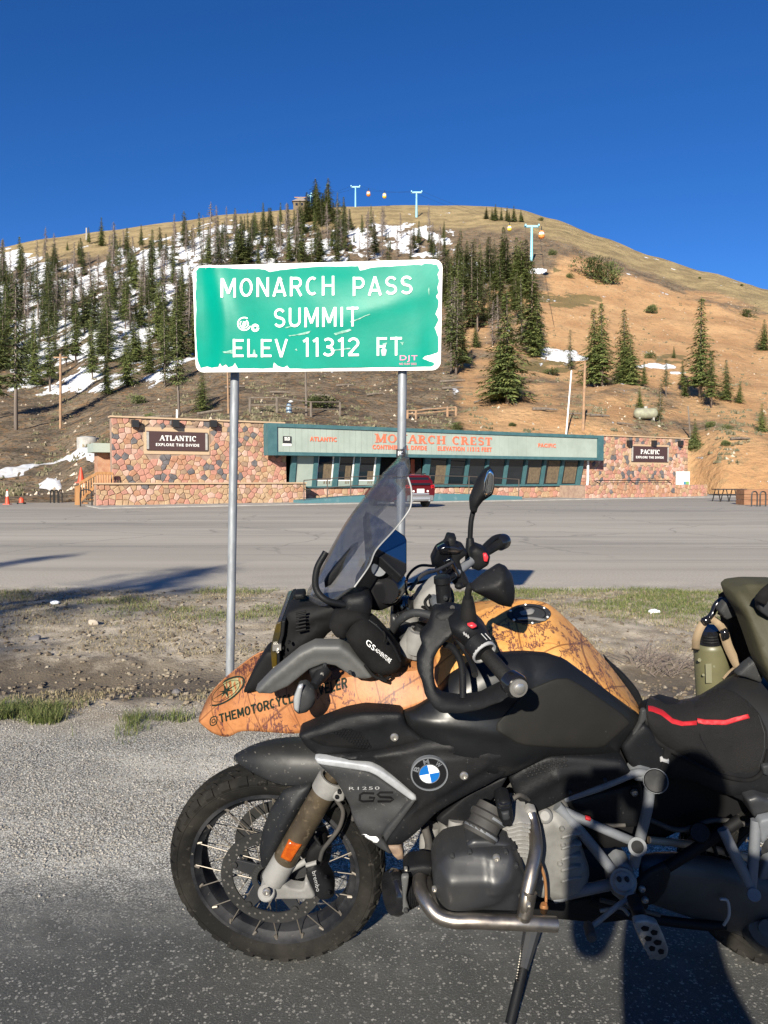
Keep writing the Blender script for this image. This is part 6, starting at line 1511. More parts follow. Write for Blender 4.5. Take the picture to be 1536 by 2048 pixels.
# camera glyph before the words
def stroke(pts, w, m, surf, parent, name, off=.0035, closed=False):
    n = len(pts); L, Rr = [], []
    for i, p in enumerate(pts):
        a = pts[(i - 1) % n] if closed or i else pts[0]; b = pts[(i + 1) % n] if closed or i < n - 1 else pts[-1]; dx, dy = b[0] - a[0], b[1] - a[1]; l = math.hypot(dx, dy) or 1
        L.append((p[0] - dy / l * w / 2, p[1] + dx / l * w / 2)); Rr.append((p[0] + dy / l * w / 2, p[1] - dx / l * w / 2))
    def hit(p):
        d = ray(*p).normalized(); h = surf.ray_cast(CO, d)[0] or surf.find_nearest(CO + d * 2.3)[0]; return h - d * off
    if closed: L.append(L[0]); Rr.append(Rr[0])
    mb = MB(); mb.grid([[hit(p) for p in L], [hit(p) for p in Rr]]); return mb.build(name, m, parent, smooth=0, fix=False)
sk = lambda x, y: (427 + x * 8 + y * 0, 1442 - x * 2.6 + y * 9)
stroke(chaikin([sk(-.85, -.95), sk(.85, -.95), sk(.85, .95), sk(-.85, .95)], 2), 2.2, M_INK, SB, beak, 'camera_glyph', closed=True)
stroke([sk(.42 * math.cos(a / 2), .42 * math.sin(a / 2)) for a in range(13)], 1.8, M_INK, SB, beak, 'camera_glyph', closed=True)
# compass on the top of the beak
cc = (452, 1382); exu, exv = V((36, -27)), V((13, 14))
def cpt(a, r): return (cc[0] + exu.x * math.cos(a) * r + exv.x * math.sin(a) * r, cc[1] + exu.y * math.cos(a) * r + exv.y * math.sin(a) * r)
M_COMP = mk('compass_face', (.17, .16, .07), .6, c2=(.24, .22, .11), nscale=60)
pil('compass', [cpt(R(a), .86) for a in range(0, 360, 20)], M_COMP, 0, 0, .002, 7, ch=0, surf=SB, off=.003, parent=beak)
stroke([cpt(R(a), .95) for a in range(0, 360, 12)], 3.4, M_INK, SB, beak, 'compass_ring', .004, True)
stroke([cpt(R(a), .72) for a in range(0, 360, 12)], 1.1, M_INK, SB, beak, 'compass_ring', .004, True)
for k in range(8):
    a = R(45 * k + 10); l = .8 if k % 2 == 0 else .5
    pil('compass_point', [cpt(a, l), cpt(a + .6, .12), cpt(a, .02), cpt(a - .6, .12)], M_INK, 0, 0, .002, 5, ch=0, surf=SB, off=.0042, parent=beak)
# ---------------------------------------------------------------- front bodywork
pil('headlight_shroud', [(532, 1302), (556, 1300), (565, 1340), (540, 1371), (512, 1381), (485, 1386), (505, 1345)], M_DARKIN, .01, 14, .06, 9, t0=-.08)
pil('headlight_body', [(574, 1222), (600, 1212), (650, 1206), (720, 1196), (745, 1215), (700, 1245), (660, 1262), (628, 1300), (590, 1325), (560, 1352), (556, 1300), (566, 1240)], M_DARKIN, .02, 20, .08, 11, extra=msum(ridge(600, 1240, 690, 1200, .01, 9), ridge(580, 1300, 640, 1250, .008, 8)), t0=-.09)
for i in range(6): btube('grille_fin', [(592, 1262 - 7 * i, -.135), (612, 1258 - 7 * i, -.135)], .003, M_DARKIN)
M_LENS = mk('yellowed_lens', (.055, .037, .006), .15, c2=(.022, .02, .012), nscale=15, spec=.5)
mb = MB(); mb.prism([B(x, y, -.125) for x, y in ((553, 1246), (563, 1243), (561, 1270), (554, 1296), (554, 1352), (545, 1354), (541, 1300), (546, 1272))], RV * .25); mb.build('headlight_lens', M_LENS, bike, smooth=0, bevel=.003)
mb = MB(); mb.prism([B(x, y, -.128) for x, y in ((563, 1243), (571, 1241), (568, 1270), (560, 1298), (560, 1354), (554, 1353), (554, 1296), (561, 1270))], RV * .256); mb.build('lens_frame', M_PLA, bike, smooth=0, bevel=.003)
mb = MB()
for y0, y1 in ((1290, 1302), (1340, 1352)): mb.prism([B(x, y, -.135) for x, y in ((545, y0), (562, y0 - 1), (562, y1 - 1), (545, y1))], RV * .01)
mb.build('lens_clip', M_CHROME, bike, smooth=0)
bolt(556, 1302, -.138, .005); bolt(531, 1362, -.125, .005); bolt(567, 1296, -.138, .003, M_DARKIN); bolt(578, 1284, -.138, .004, M_DARKIN)
pil('side_spoiler', [(511, 1380), (539, 1351), (598, 1303), (629, 1288), (681, 1288), (702, 1302), (730, 1330), (748, 1354), (730, 1358), (709, 1355), (671, 1331), (647, 1327), (619, 1338), (577, 1372), (543, 1387), (518, 1386)], M_ARM, .006, 9, .035, 8, edge=.0035, ch=0, extra=lambda x, y: .005 * sst(2, -2, y - (1307 + .75 * max(0, 625 - x) + .95 * max(0, x - 685))), t0=-.205)
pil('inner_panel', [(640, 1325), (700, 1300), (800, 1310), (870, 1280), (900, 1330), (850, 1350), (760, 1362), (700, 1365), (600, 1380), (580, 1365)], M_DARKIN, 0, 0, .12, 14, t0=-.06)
tsg = blathe('signal_stalk', (648, 1340, -.19), (628, 1372, -.235), [(0, .022), (.35, .019), (.7, .014), (1, .012)], M_PLA)
pil('stalk_mount', [(617, 1338), (650, 1325), (655, 1345), (640, 1360), (622, 1358)], M_PLA, .01, 10, .03, 8, t0=-.2); bolt(644, 1348, -.215, .006)
pil('turn_signal', [(597, 1369), (612, 1366), (628, 1378), (634, 1393), (628, 1410), (615, 1423), (597, 1427), (587, 1418), (586, 1396)], M_PLG, .022, 16, .02, 6, ch=1, t0=-.245)
pil('signal_lens', [(597, 1370), (607, 1368), (602, 1395), (598, 1426), (588, 1418), (587, 1396)], M_SILVER, .006, 6, .004, 6, t0=-.268)
# ---------------------------------------------------------------- windscreen
ne = [(709, 1174), (738, 1132), (752, 1100), (786, 1062), (812, 1030), (822, 1010), (823, 980), (816, 954)]
ctr = [(612, 1198), (640, 1148), (660, 1110), (690, 1058), (716, 1022), (736, 996), (756, 970), (768, 955)]
mdl = [(650, 1212), (690, 1150), (708, 1110), (742, 1066), (770, 1030), (790, 1004), (800, 975), (800, 954)]
rows = [[(x, y, -.185 + .035 * i / 7) for i, (x, y) in enumerate(ne)], [(x, y, -.13 + .01 * i / 7) for i, (x, y) in enumerate(mdl)], [(x, y, -.035) for i, (x, y) in enumerate(ctr)]]
ws = fine_shell('windscreen', rows, M_SCR, 4, .004)
rows = [[(x, y, -.10) for x, y in ((816, 954), (820, 938), (817, 914))], [(x, y, -.07) for x, y in ((792, 956), (806, 930), (809, 914))], [(x, y, -.02) for x, y in ((764, 956), (785, 934), (805, 917))]]
fine_shell('screen_deflector', rows, M_SCR, 5, .004)
SWS = bvh_of([ws])
btube('screen_rim', [(816, 954, -.15), (823, 980, -.156), (822, 1010, -.16), (812, 1030, -.165), (786, 1062, -.168), (752, 1100, -.173), (738, 1132, -.178), (709, 1174, -.185)], .0022, M_LGREY)
pil('screen_strut', [(648, 1160), (700, 1095), (716, 1087), (715, 1100), (664, 1168), (650, 1176)], M_PLA, .006, 6, .02, 7, t0=-.10)
btube('screen_support', [(652, 1104, -.15), (634, 1138, -.16), (632, 1176, -.17), (652, 1200, -.18), (690, 1210, -.17)], .0085, M_PLA)
pil('screen_mount', [(690, 1190), (735, 1185), (745, 1210), (740, 1235), (700, 1240), (680, 1215)], M_PLA, .02, 16, .05, 9, t0=-.16)
pil('instrument_cowl', [(707, 1172), (735, 1125), (760, 1100), (800, 1140), (806, 1180), (800, 1205), (760, 1222), (720, 1215)], M_DARKIN, .02, 20, .06, 11, t0=-.08)
nD = V((.34, -.66, .66)).normalized(); cD = B(811, 1105, -.10)
def onD(px, py, o=0): d = ray(px, py); return CO + d * ((cD - CO).dot(nD) / d.dot(nD)) + nD * o
mb = MB(); mb.prism([onD(*q) for q in ((732, 1022), (760, 1036), (811, 1072), (814, 1080), (814, 1142), (803, 1154), (762, 1116), (738, 1106))], nD * -.03); dcase = mb.build('display_case', M_PLA, bike, smooth=0, bevel=.003)
mb = MB(); mb.prism([onD(*q, .0035) for q in ((738, 1028), (762, 1040), (809, 1076), (811, 1084), (811, 1128), (764, 1104), (744, 1092))], nD * -.003); mb.build('display_screen', M_SCREENB, dcase, smooth=0)
blathe('display_knob', (758, 1138, -.125), (758, 1138, -.08), [(0, .004), (0, .019), (.2, .0205), (1, .0205)], M_FRAME)
blathe('accessory_socket', (772, 1182, -.11), (790, 1168, -.03), [(0, .01), (0, .034), (.1, .038), (1, .036)], M_GLOSSB)
# ---------------------------------------------------------------- fork yoke and bars
pil('top_yoke', [(838, 1190), (872, 1165), (890, 1172), (893, 1225), (868, 1250), (838, 1242), (826, 1215)], M_ALU, .02, 18, .07, 8, extra=ridge(845, 1235, 885, 1180, .012, 8), t0=-.03)
blathe('yoke_cap', (812, 1240, .01), (806, 1205, .01), [(0, .04), (.4, .042), (.45, .038), (1, .034), (1.05, .015)], M_ALU)
blathe('yoke_dome', (808, 1222, .0), (803, 1192, .0), [(0, .033), (.6, .031), (.9, .022), (1, .008)], M_GLOSSB)
btube('hydraulic_hose', [(785, 1262, -.08), (800, 1240, -.12), (828, 1226, -.14), (862, 1232, -.15), (880, 1250, -.16)], .011, M_PLG)
pil('lower_yoke', [(782, 1225), (815, 1245), (870, 1255), (880, 1300), (850, 1330), (805, 1300), (780, 1262)], M_HEAD, .02, 20, .06, 10, t0=-.03)
blathe('fork_bolt', (838, 1262, -.125), (828, 1316, -.125), [(0, .012), (0, .026), (.1, .031), (.75, .031), (.8, .018), (1, .014)], M_ALU)
btube('handlebar', [(940, 1270, -.37), (905, 1240, -.27), (872, 1205, -.12), (868, 1190, .06), (893, 1160, .24), (930, 1132, .33), (962, 1108, .40)], .0145, M_FRAME)
btube('crossbar', [(800, 1225, .02), (850, 1180, .10), (905, 1150, .26)], .012, M_PLA)
blathe('clutch_reservoir', (884, 1152, -.17), (889, 1214, -.17), [(0, .012), (.02, .021), (.2, .022), (.25, .019), (.95, .019), (1, .014)], M_PLA)
bolt(891, 1196, -.195, .006, M_PLG)
for pts in ([(868, 1132, .2), (838, 1132, .15), (816, 1152, .1), (812, 1182, .05), (830, 1208, 0), (862, 1216, -.1), (880, 1210, -.15)], [(800, 1172, .05), (840, 1165, .08), (870, 1155, .15), (900, 1140, .25)], [(872, 1135, .25), (884, 1160, .1), (902, 1180, 0), (905, 1205, -.1), (890, 1222, -.15)], [(860, 1190, -.1), (850, 1205, -.12), (862, 1222, -.14), (890, 1215, -.18), (902, 1195, -.18)]):
    btube('cable', pts, .0042, M_DARKIN)
# left hand side
M_GRIP = mk('black_grip', (.006, .006, .0065), .6, spec=.2, c2=(.012, .0115, .011), nscale=12, bump=.3, bscale=300)
blathe('grip', (944, 1276, -.37), (1024, 1366, -.50), [(0, .016), (.03, .021), (.06, .0175), (.5, .0168), (.95, .0175), (1, .016)], M_GRIP)
blathe('bar_end', (1018, 1360, -.49), (1040, 1378, -.53), [(0, .019), (.15, .026), (.7, .027), (.8, .025)], M_GLOSSB)
blathe('bar_end_bolt', (1036, 1375, -.525), (1040, 1379, -.535), [(0, .020), (.5, .020), (.6, .013), (.9, .012), (1.2, .006)], M_CHROME)
pil('switch_housing', [(898, 1248), (925, 1232), (950, 1236), (972, 1258), (984, 1284), (976, 1308), (950, 1308), (925, 1288), (905, 1272)], M_PLA, .03, 20, .05, 8, t0=-.36)
blathe('wheel_switch', (948, 1282, -.405), (968, 1304, -.43), [(0, .026), (.1, .030), (.9, .030), (1, .024)], M_PLA)
blathe('switch_ring', (966, 1302, -.428), (970, 1307, -.434), [(0, .0295), (1, .0295), (1, .026), (0, .026)], M_LGREY)
for k in range(7):
    a = R(150 - k * 28); c = B(957, 1292, -.418); u_ = (B(968, 1304, -.43) - B(948, 1282, -.405)).normalized(); x_ = u_.cross(V((0, 0, 1))).normalized(); y_ = u_.cross(x_)
    q = c + (x_ * math.cos(a + 2.2) + y_ * math.sin(a + 2.2)) * .0305; mb = MB(); mb.tube([q - u_ * .008, q + u_ * .012], .0012, 4); mb.build('switch_mark', M_LGREY, bike)
pil('red_switch', [(934, 1250), (946, 1247), (955, 1253), (944, 1258)], M_REDBTN, .004, 4, .01, 5, t0=-.398)
for i in range(3): pil('switch_icon', [(926 + 4 * i, 1266 + 3 * i), (929 + 4 * i, 1264 + 3 * i), (931 + 4 * i, 1269 + 3 * i), (928 + 4 * i, 1271 + 3 * i)], M_LGREY, 0, 0, .004, 5, ch=0, t0=-.398)
pil('lever_mount', [(868, 1225), (900, 1215), (935, 1222), (945, 1240), (915, 1258), (880, 1262), (862, 1250)], M_PLA, .02, 16, .04, 8, t0=-.30)
pil('handguard', [(839, 1271, -.315), (845, 1292, -.33), (834, 1315, -.35), (834, 1339, -.36), (844, 1363, -.375), (850, 1390, -.39), (867, 1414, -.41), (881, 1424, -.42), (918, 1425, -.44), (962, 1417, -.465), (996, 1403, -.485), (1026, 1386, -.50), (1010, 1368, -.49), (979, 1383, -.47), (962, 1392, -.46), (922, 1397, -.435), (886, 1392, -.415), (872, 1380, -.40), (867, 1349, -.375), (868, 1315, -.355), (881, 1292, -.34), (905, 1268, -.325), (932, 1250, -.32), (922, 1238, -.31), (901, 1216, -.30), (867, 1214, -.30), (858, 1250, -.305)], M_PLA, .014, 12, .022, 8, extra=ridge(884, 1408, 1000, 1394, .006, 5), edge=.009)
btube('guard_brace', [(890, 1290, -.31), (905, 1296, -.33), (920, 1320, -.36), (925, 1350, -.39), (926, 1398, -.43)], .008, M_PLA)
btube('clutch_lever', [(905, 1262, -.33), (930, 1300, -.37), (945, 1330, -.42), (950, 1350, -.46)], .007, M_PLA)
# left mirror
blathe('mirror_boot', (937, 1240, -.36), (936, 1195, -.37), [(0, .018), (.1, .019), (.6, .016), (1, .0115)], M_GRIP)
btube('mirror_stem', [(936, 1200, -.37), (937, 1180, -.375), (944, 1170, -.38)], .008, M_PLA)
mir = pil('mirror_housing', [(938, 1172), (965, 1148), (997, 1127), (1012, 1133), (1024, 1150), (1030, 1178), (1029, 1200), (1022, 1214), (1000, 1210), (975, 1197), (945, 1182)], M_PLA, .045, 42, .006, 7, extra=ridge(942, 1176, 1005, 1150, .006, 5), t0=-.38)
# right mirror, seen from behind the glass edge
blathe('mirror_boot', (942, 1124, .40), (940, 1076, .41), [(0, .019), (.1, .02), (.6, .0165), (1, .012)], M_PLA)
btube('mirror_stem', [(940, 1080, .41), (942, 1045, .415), (947, 1020, .42)], .0085, M_PLA)
pil('mirror_housing', [(941, 1024), (939, 998), (948, 975), (957, 955), (969, 940), (980, 934), (988, 945), (989, 975), (985, 990), (966, 1002), (956, 1015), (953, 1026)], M_PLA, .03, 20, .02, 6, t0=.40)
M_MIRR = mk('mirror_glass', (.75, .76, .75), .03, metal=1)
pil('mirror_glass', [(974, 945), (981, 938), (987, 948), (987, 972), (983, 986), (971, 994), (967, 985), (969, 962)], M_MIRR, .004, 8, .006, 6, t0=.368)
# right bar end, controls
blathe('grip', (952, 1114, .39), (1000, 1086, .50), [(0, .016), (.05, .021), (.1, .0175), (.9, .0178), (1, .017)], M_GRIP)
blathe('bar_end', (996, 1088, .49), (1010, 1081, .525), [(0, .020), (.2, .026), (.8, .027), (1, .024)], M_GLOSSB)
pil('master_cylinder', [(862, 1120), (873, 1098), (890, 1088), (896, 1072), (913, 1075), (911, 1088), (926, 1093), (935, 1108), (918, 1122), (930, 1150), (940, 1170), (918, 1180), (900, 1160), (880, 1138), (864, 1132)], M_PLA, .012, 10, .05, 7, t0=.30)
pil('reservoir_lid', [(873, 1098), (890, 1090), (912, 1092), (926, 1098), (918, 1108), (880, 1110)], M_GLOSSB, .006, 8, .03, 7, t0=.285)
pil('wire_block', [(885, 1120), (902, 1112), (912, 1130), (922, 1152), (908, 1160), (893, 1142)], M_GLOSSB, .008, 6, .02, 6, t0=.28)
pil('switch_housing', [(940, 1100), (952, 1092), (968, 1098), (981, 1112), (977, 1130), (958, 1142), (942, 1136)], M_PLA, .015, 12, .05, 7, t0=.36)
pil('red_switch', [(966, 1108), (973, 1107), (977, 1114), (975, 1124), (968, 1123)], M_REDBTN, .004, 4, .01, 5, t0=.338)
btube('handguard', [(962, 1102, .41), (975, 1088, .45), (990, 1076, .49), (1005, 1074, .52), (1014, 1084, .53)], .010, M_PLA)
# ---------------------------------------------------------------- tank
nb_ = [(870, 1380, -.19), (905, 1345, -.19), (950, 1314, -.185), (1000, 1306, -.18), (1045, 1305, -.178), (1091, 1307, -.178), (1126, 1317, -.18), (1180, 1355, -.18), (1237, 1399, -.165), (1278, 1432, -.13), (1284, 1452, -.11)]
tp_ = [(870, 1255), (905, 1240), (950, 1226), (1000, 1212), (1045, 1203), (1080, 1205), (1108, 1218), (1162, 1268), (1216, 1328), (1264, 1392), (1287, 1436)]
q1 = [(a[0] * .66 + b[0] * .34, a[1] * .66 + b[1] * .34 - 1, a[2] * .74) for a, b in zip(nb_, tp_)]
q2 = [(a[0] * .3 + b[0] * .7, a[1] * .3 + b[1] * .7, a[2] * .38) for a, b in zip(nb_, tp_)]
q3 = [(b[0], b[1], a[2] * .02) for a, b in zip(nb_, tp_)]
nb0 = [(x + 2, y + 26, t - .01) for x, y, t in nb_]
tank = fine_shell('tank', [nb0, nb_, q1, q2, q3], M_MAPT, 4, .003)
ST = bvh_of([tank])
fc_, fu_, fv_ = (1058, 1228), (45, 0), (0, 21)
def fpt(a, r): return (fc_[0] + 45 * math.cos(a) * r, fc_[1] + 21 * math.sin(a) * r)
cap_ = pil('filler_cap', [fpt(R(a), 1) for a in range(0, 360, 15)], M_PLG, .012, 8, .004, 6, ch=0, surf=ST, off=.001)
SCP = bvh_of([cap_])
stroke([fpt(R(a), .74) for a in range(0, 360, 15)], 2.0, M_PLA, SCP, cap_, 'cap_groove', .002, True)
pil('cap_lever', [(1034, 1236), (1062, 1233), (1092, 1238), (1098, 1244), (1082, 1243), (1060, 1239), (1036, 1241)], M_ALU, .006, 4, .003, 5, surf=SCP, off=.003, parent=cap_)
pil('cap_lock', [(1038, 1224), (1062, 1216), (1070, 1220), (1066, 1228), (1044, 1231)], M_ALU, .004, 4, .003, 5, surf=SCP, off=.003, parent=cap_)
for a in (20, 80, 140, 200, 260, 320):
    px, py = fpt(R(a), .88); d = ray(px, py).normalized(); h = SCP.ray_cast(CO, d)[0]
    if h: mb = MB(); mb.lathe(h, h - d * .004, [(0, .004), (.003, .004), (.004, .002)], 8); mb.build('cap_bolt', M_CHROME, cap_)
pil('tank_pad', [(1209, 1312), (1222, 1326), (1250, 1350), (1275, 1378), (1290, 1410), (1288, 1440), (1278, 1420), (1262, 1390), (1235, 1352), (1214, 1326)], M_PLA, .004, 6, .02, 7, t0=.03)
sidep = pil('tank_side_panel', [(868, 1392, -.205), (900, 1350, -.20), (948, 1315, -.19), (1000, 1306, -.185), (1045, 1304, -.183), (1092, 1306, -.183), (1127, 1316, -.185), (1181, 1355, -.185), (1237, 1398, -.17), (1279, 1431, -.14), (1284, 1442, -.135), (1262, 1466, -.15), (1242, 1490, -.16), (1238, 1510, -.165), (1200, 1513, -.19), (1140, 1507, -.21), (1095, 1512, -.225), (1060, 1530, -.235), (1018, 1550, -.25), (985, 1560, -.25), (900, 1520, -.25), (850, 1480, -.245), (815, 1450, -.235), (804, 1424, -.225), (830, 1414, -.215)], M_PLAM, .03, 45, .03, 12, extra=msum(lambda x, y: .010 * sst(1.0, -1.0, (y - (1392 + (x - 1000) * .02)) / 10) if x < 1050 else 0, ridge(830, 1425, 1000, 1455, .008, 12)))
SS = bvh_of([sidep])
pil('knee_pad', [(985, 1456), (1053, 1381), (1111, 1357), (1136, 1356), (1165, 1372), (1240, 1424), (1262, 1446), (1235, 1470), (1205, 1496), (1120, 1496), (1040, 1490)], M_KNEE, .004, 8, .003, 11, surf=SS, off=.001, parent=sidep)
# ---------------------------------------------------------------- upper intake panel
ip = pil('intake_panel', [(596, 1468), (640, 1450), (690, 1431), (726, 1424), (770, 1423), (805, 1424), (814, 1450), (832, 1464), (852, 1480), (800, 1492), (743, 1504), (680, 1505), (629, 1506), (610, 1490)], M_PLA, .014, 12, .05, 9, extra=ridge(640, 1462, 760, 1440, .006, 7), t0=-.235)
SI = bvh_of([ip])
pil('intake_mouth', [(616, 1477), (690, 1457), (721, 1463), (742, 1494), (730, 1500), (645, 1492)], M_DARKIN, 0, 0, .002, 10, surf=SI, off=.0015, parent=ip, ch=1)
hx = MB()
for j in range(7):
    for i in range(12):
        x = 668 + 6.4 * i + 3.2 * (j % 2); y = 1460 + 5.4 * j + .06 * i
        if inside((x, y), [(668, 1464), (692, 1458), (718, 1464), (741, 1492), (728, 1498), (700, 1485)]):
            d = ray(x, y).normalized(); h = SI.ray_cast(CO, d)[0]
            if h: hx.tube([h - d * .003 + (V((math.cos(k * 1.047), 0, math.sin(k * 1.047))) * .0042) for k in range(6)], .0011, 4, closed=True)
tag(hx.build('intake_mesh', M_PLA, ip, smooth=0), kind='stuff')
bolt(789, 1474, -.25, .011, surf=SI)
# ---------------------------------------------------------------- main side fairing
mf = pil('side_fairing', [(629, 1505, -.24), (690, 1506, -.24), (743, 1503, -.245), (808, 1492, -.25), (850, 1478, -.25), (900, 1472, -.255), (964, 1475, -.255), (995, 1490, -.255), (1020, 1508, -.255), (1012, 1546, -.255), (975, 1568, -.26), (938, 1586, -.265), (905, 1604, -.265), (875, 1622, -.265), (840, 1657, -.26), (818, 1676, -.255), (801, 1688, -.25), (772, 1689, -.245), (775, 1672, -.25), (800, 1640, -.255), (834, 1604, -.26), (832, 1586, -.26), (800, 1562, -.255), (762, 1532, -.25), (742, 1522, -.245), (700, 1517, -.24), (632, 1513, -.235)], M_PLA, .012, 12, .04, 9,
         extra=msum(ridge(700, 1512, 900, 1488, .008, 9), ridge(900, 1488, 975, 1495, .008, 9), lambda x, y: .012 * sst(-8, 8, y - (1512 - (x - 800) * .09)) * sst(780, 830, x) * sst(8, -8, (y - 1605) + (x - 850) * .62)))
SM = bvh_of([mf])
gp_ = pil('radiator_shroud', [(634, 1524, -.20), (690, 1532, -.215), (738, 1541, -.22), (760, 1553, -.225), (800, 1582, -.235), (822, 1600, -.245), (800, 1630, -.24), (764, 1672, -.235), (772, 1686, -.235), (785, 1710, -.22), (760, 1695, -.225), (733, 1676, -.215), (722, 1668, -.21), (705, 1634, -.20), (700, 1612, -.195), (690, 1592, -.19), (672, 1560, -.19), (645, 1535, -.19)], M_PLG, .012, 12, .03, 8, extra=msum(ridge(718, 1620, 800, 1600, -.012, 14), ridge(705, 1640, 760, 1655, .008, 10)))
SGp = bvh_of([gp_])
strip = [(629, 1515), (690, 1522), (741, 1530), (762, 1540), (800, 1566), (832, 1592), (833, 1602), (822, 1600), (790, 1577), (752, 1550), (736, 1543), (690, 1536), (636, 1528)]
pil('silver_trim', strip, mk('brushed_silver', (.36, .37, .385), .38, metal=.2, c2=(.28, .29, .30), nscale=30, rvar=.1), .004, 4, .02, 6, t0=-.262)
pil('trim_tail', [(833, 1600), (822, 1600), (765, 1668), (772, 1686), (780, 1672)], M_PLG, .004, 5, .02, 7, t0=-.258)
SGS = bvh_of([gp_])
GSs = [[(748, 1587), (726, 1586), (720, 1590), (719, 1600), (725, 1603), (746, 1602), (749, 1596), (738, 1595)], [(786, 1585), (760, 1585), (755, 1589), (760, 1594), (781, 1595), (786, 1599), (780, 1603), (755, 1603)]]
for g in GSs: stroke(cr([(x, y, 0) for x, y in g], 3) if False else g, 4.6, M_DARKIN, SGS, gp_, 'lettering', .0025)
for yy in (1590.5, 1598.5): stroke([(722, yy), (786, yy)], 1.0, M_PLG, SGS, gp_, 'lettering', .0032)
dtext('R1250', [(698, 1580), (759, 1579), (759, 1573), (698, 1574)], M_LGREY, SGS, gp_, .0025, .0, 1.2)
pil('white_chip', [(722, 1669), (731, 1668), (740, 1673), (753, 1673), (759, 1680), (754, 1686), (738, 1684), (728, 1678)], M_RWHITE, .002, 4, .002, 5, surf=SGp, off=.002, parent=gp_)
pil('shroud_tip', [(774, 1690), (800, 1688), (806, 1700), (808, 1716), (796, 1719), (786, 1710)], mk('muddy_plastic', (.22, .15, .10), .7, c2=(.13, .09, .065), nscale=40), .008, 8, .03, 6, t0=-.225)
# roundel: black ring, four quarters, raised letters
rc = (858.5, 1544.5)
d0 = ray(*rc).normalized(); hc, hn_, *_ = SM.ray_cast(CO, d0); hn_ = -RV if hn_ is None else hn_
if hn_.dot(d0) > 0: hn_ = -hn_
hn_ = (hn_ * .3 - RV * .7).normalized(); hc = hc + hn_ * .006
ex_ = V((1, 0, 0)); ex_ = (ex_ - hn_ * ex_.dot(hn_)).normalized(); ey_ = hn_.cross(ex_)
if ey_.z < 0: ey_ = -ey_
RR = .0455
def disc3(name, r0, r1, a0, a1, o, m, parent, th=.004, n=36):
    mb = MB(); k = max(3, int(n * abs(a1 - a0) / 360))
    def q(r, a, oo): return hc + (ex_ * math.cos(R(a)) + ey_ * math.sin(R(a))) * r + hn_ * oo
    A = [q(r1, a0 + (a1 - a0) * i / k, o) for i in range(k + 1)]; I = [q(r0, a0 + (a1 - a0) * i / k, o) for i in range(k + 1)]
    mb.grid([[p - hn_ * th for p in A], A, I, [p - hn_ * th for p in I]]); return mb.build(name, m, parent, smooth=30)
rd = disc3('roundel', .0001, RR, 0, 360, 0, M_GLOSSB, mf, .02)
disc3('roundel_rim', RR * .95, RR * 1.03, 0, 360, .003, M_FRAME, rd, .012)
disc3('roundel_rim', RR * .55, RR * .585, 0, 360, .0024, M_FRAME, rd)
for k in range(4): disc3('roundel_quarter', .0001, RR * .555, 90 * k + 12, 90 * k + 102, .0018, M_RWHITE if k % 2 == 0 else M_RBLUE, rd)
for ch_, an in (('B', 158), ('M', 104), ('W', 50)):
    vs, fs = text_geo(ch_, .03); c = hc + (ex_ * math.cos(R(an)) + ey_ * math.sin(R(an))) * RR * .76 + hn_ * .0022; ta = R(an - 90); tx = ex_ * math.cos(ta) + ey_ * math.sin(ta); tyv = ex_ * -math.sin(ta) + ey_ * math.cos(ta); sz = RR * .30
    mb = MB(); mb.add([c + tx * (u - .5) * sz * 1.05 + tyv * (v - .5) * sz for u, v in vs], fs); mb.build('lettering', M_FRAME, rd, smooth=0, fix=False)
bolt(928, 1551, -.275, .011, surf=SM)
pil('shroud_under', [(938, 1584), (1018, 1548), (1000, 1580), (965, 1620), (940, 1652), (925, 1660), (890, 1650), (872, 1640)], M_PLA, .006, 10, .02, 9, t0=-.215)
# inner mass: one near-black filler in place of shaded radiator, frame, wiring
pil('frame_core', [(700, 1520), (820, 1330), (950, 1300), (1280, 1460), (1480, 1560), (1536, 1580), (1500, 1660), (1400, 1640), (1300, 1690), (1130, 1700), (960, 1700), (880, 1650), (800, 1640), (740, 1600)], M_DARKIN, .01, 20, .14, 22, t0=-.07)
# ---------------------------------------------------------------- side cover under the tank, seat cover frame
scv = pil('side_cover', [(1016, 1554), (1050, 1530), (1097, 1510), (1150, 1511), (1244, 1517), (1252, 1528), (1262, 1544), (1200, 1568), (1128, 1596), (1100, 1612), (1074, 1623), (1048, 1612), (1033, 1597)], M_PLA, .012, 14, .04, 9, extra=msum(ridge(1035, 1590, 1110, 1545, .010, 12), ridge(1110, 1545, 1240, 1530, .008, 10)), t0=-.215)
SC2 = bvh_of([scv]); hx = MB()
for j in range(4):
    for i in range(11):
        x = 1052 + 8.5 * i + 4 * (j % 2); y = 1540 - i * 2.4 + j * 5.5 - 4
        d = ray(x, y).normalized(); h = SC2.ray_cast(CO, d)[0]
        if h and x < 1135: hx.lathe(h + d * .001, h - d * .0035, [(0, .0036), (.004, .0025)], 6)
tag(hx.build('grip_stud', M_DARKIN, scv, smooth=0), kind='stuff')
pil('tank_strap_cover', [(1242, 1492), (1262, 1466), (1286, 1446), (1300, 1455), (1318, 1485), (1340, 1505), (1330, 1540), (1308, 1552), (1275, 1545), (1256, 1525)], M_PLA, .012, 12, .04, 9, t0=-.17)
pil('trim_edge', [(1283, 1420), (1292, 1418), (1294, 1436), (1283, 1452), (1252, 1500), (1247, 1496), (1278, 1448)], M_PLG, .003, 4, .01, 7, t0=-.175)
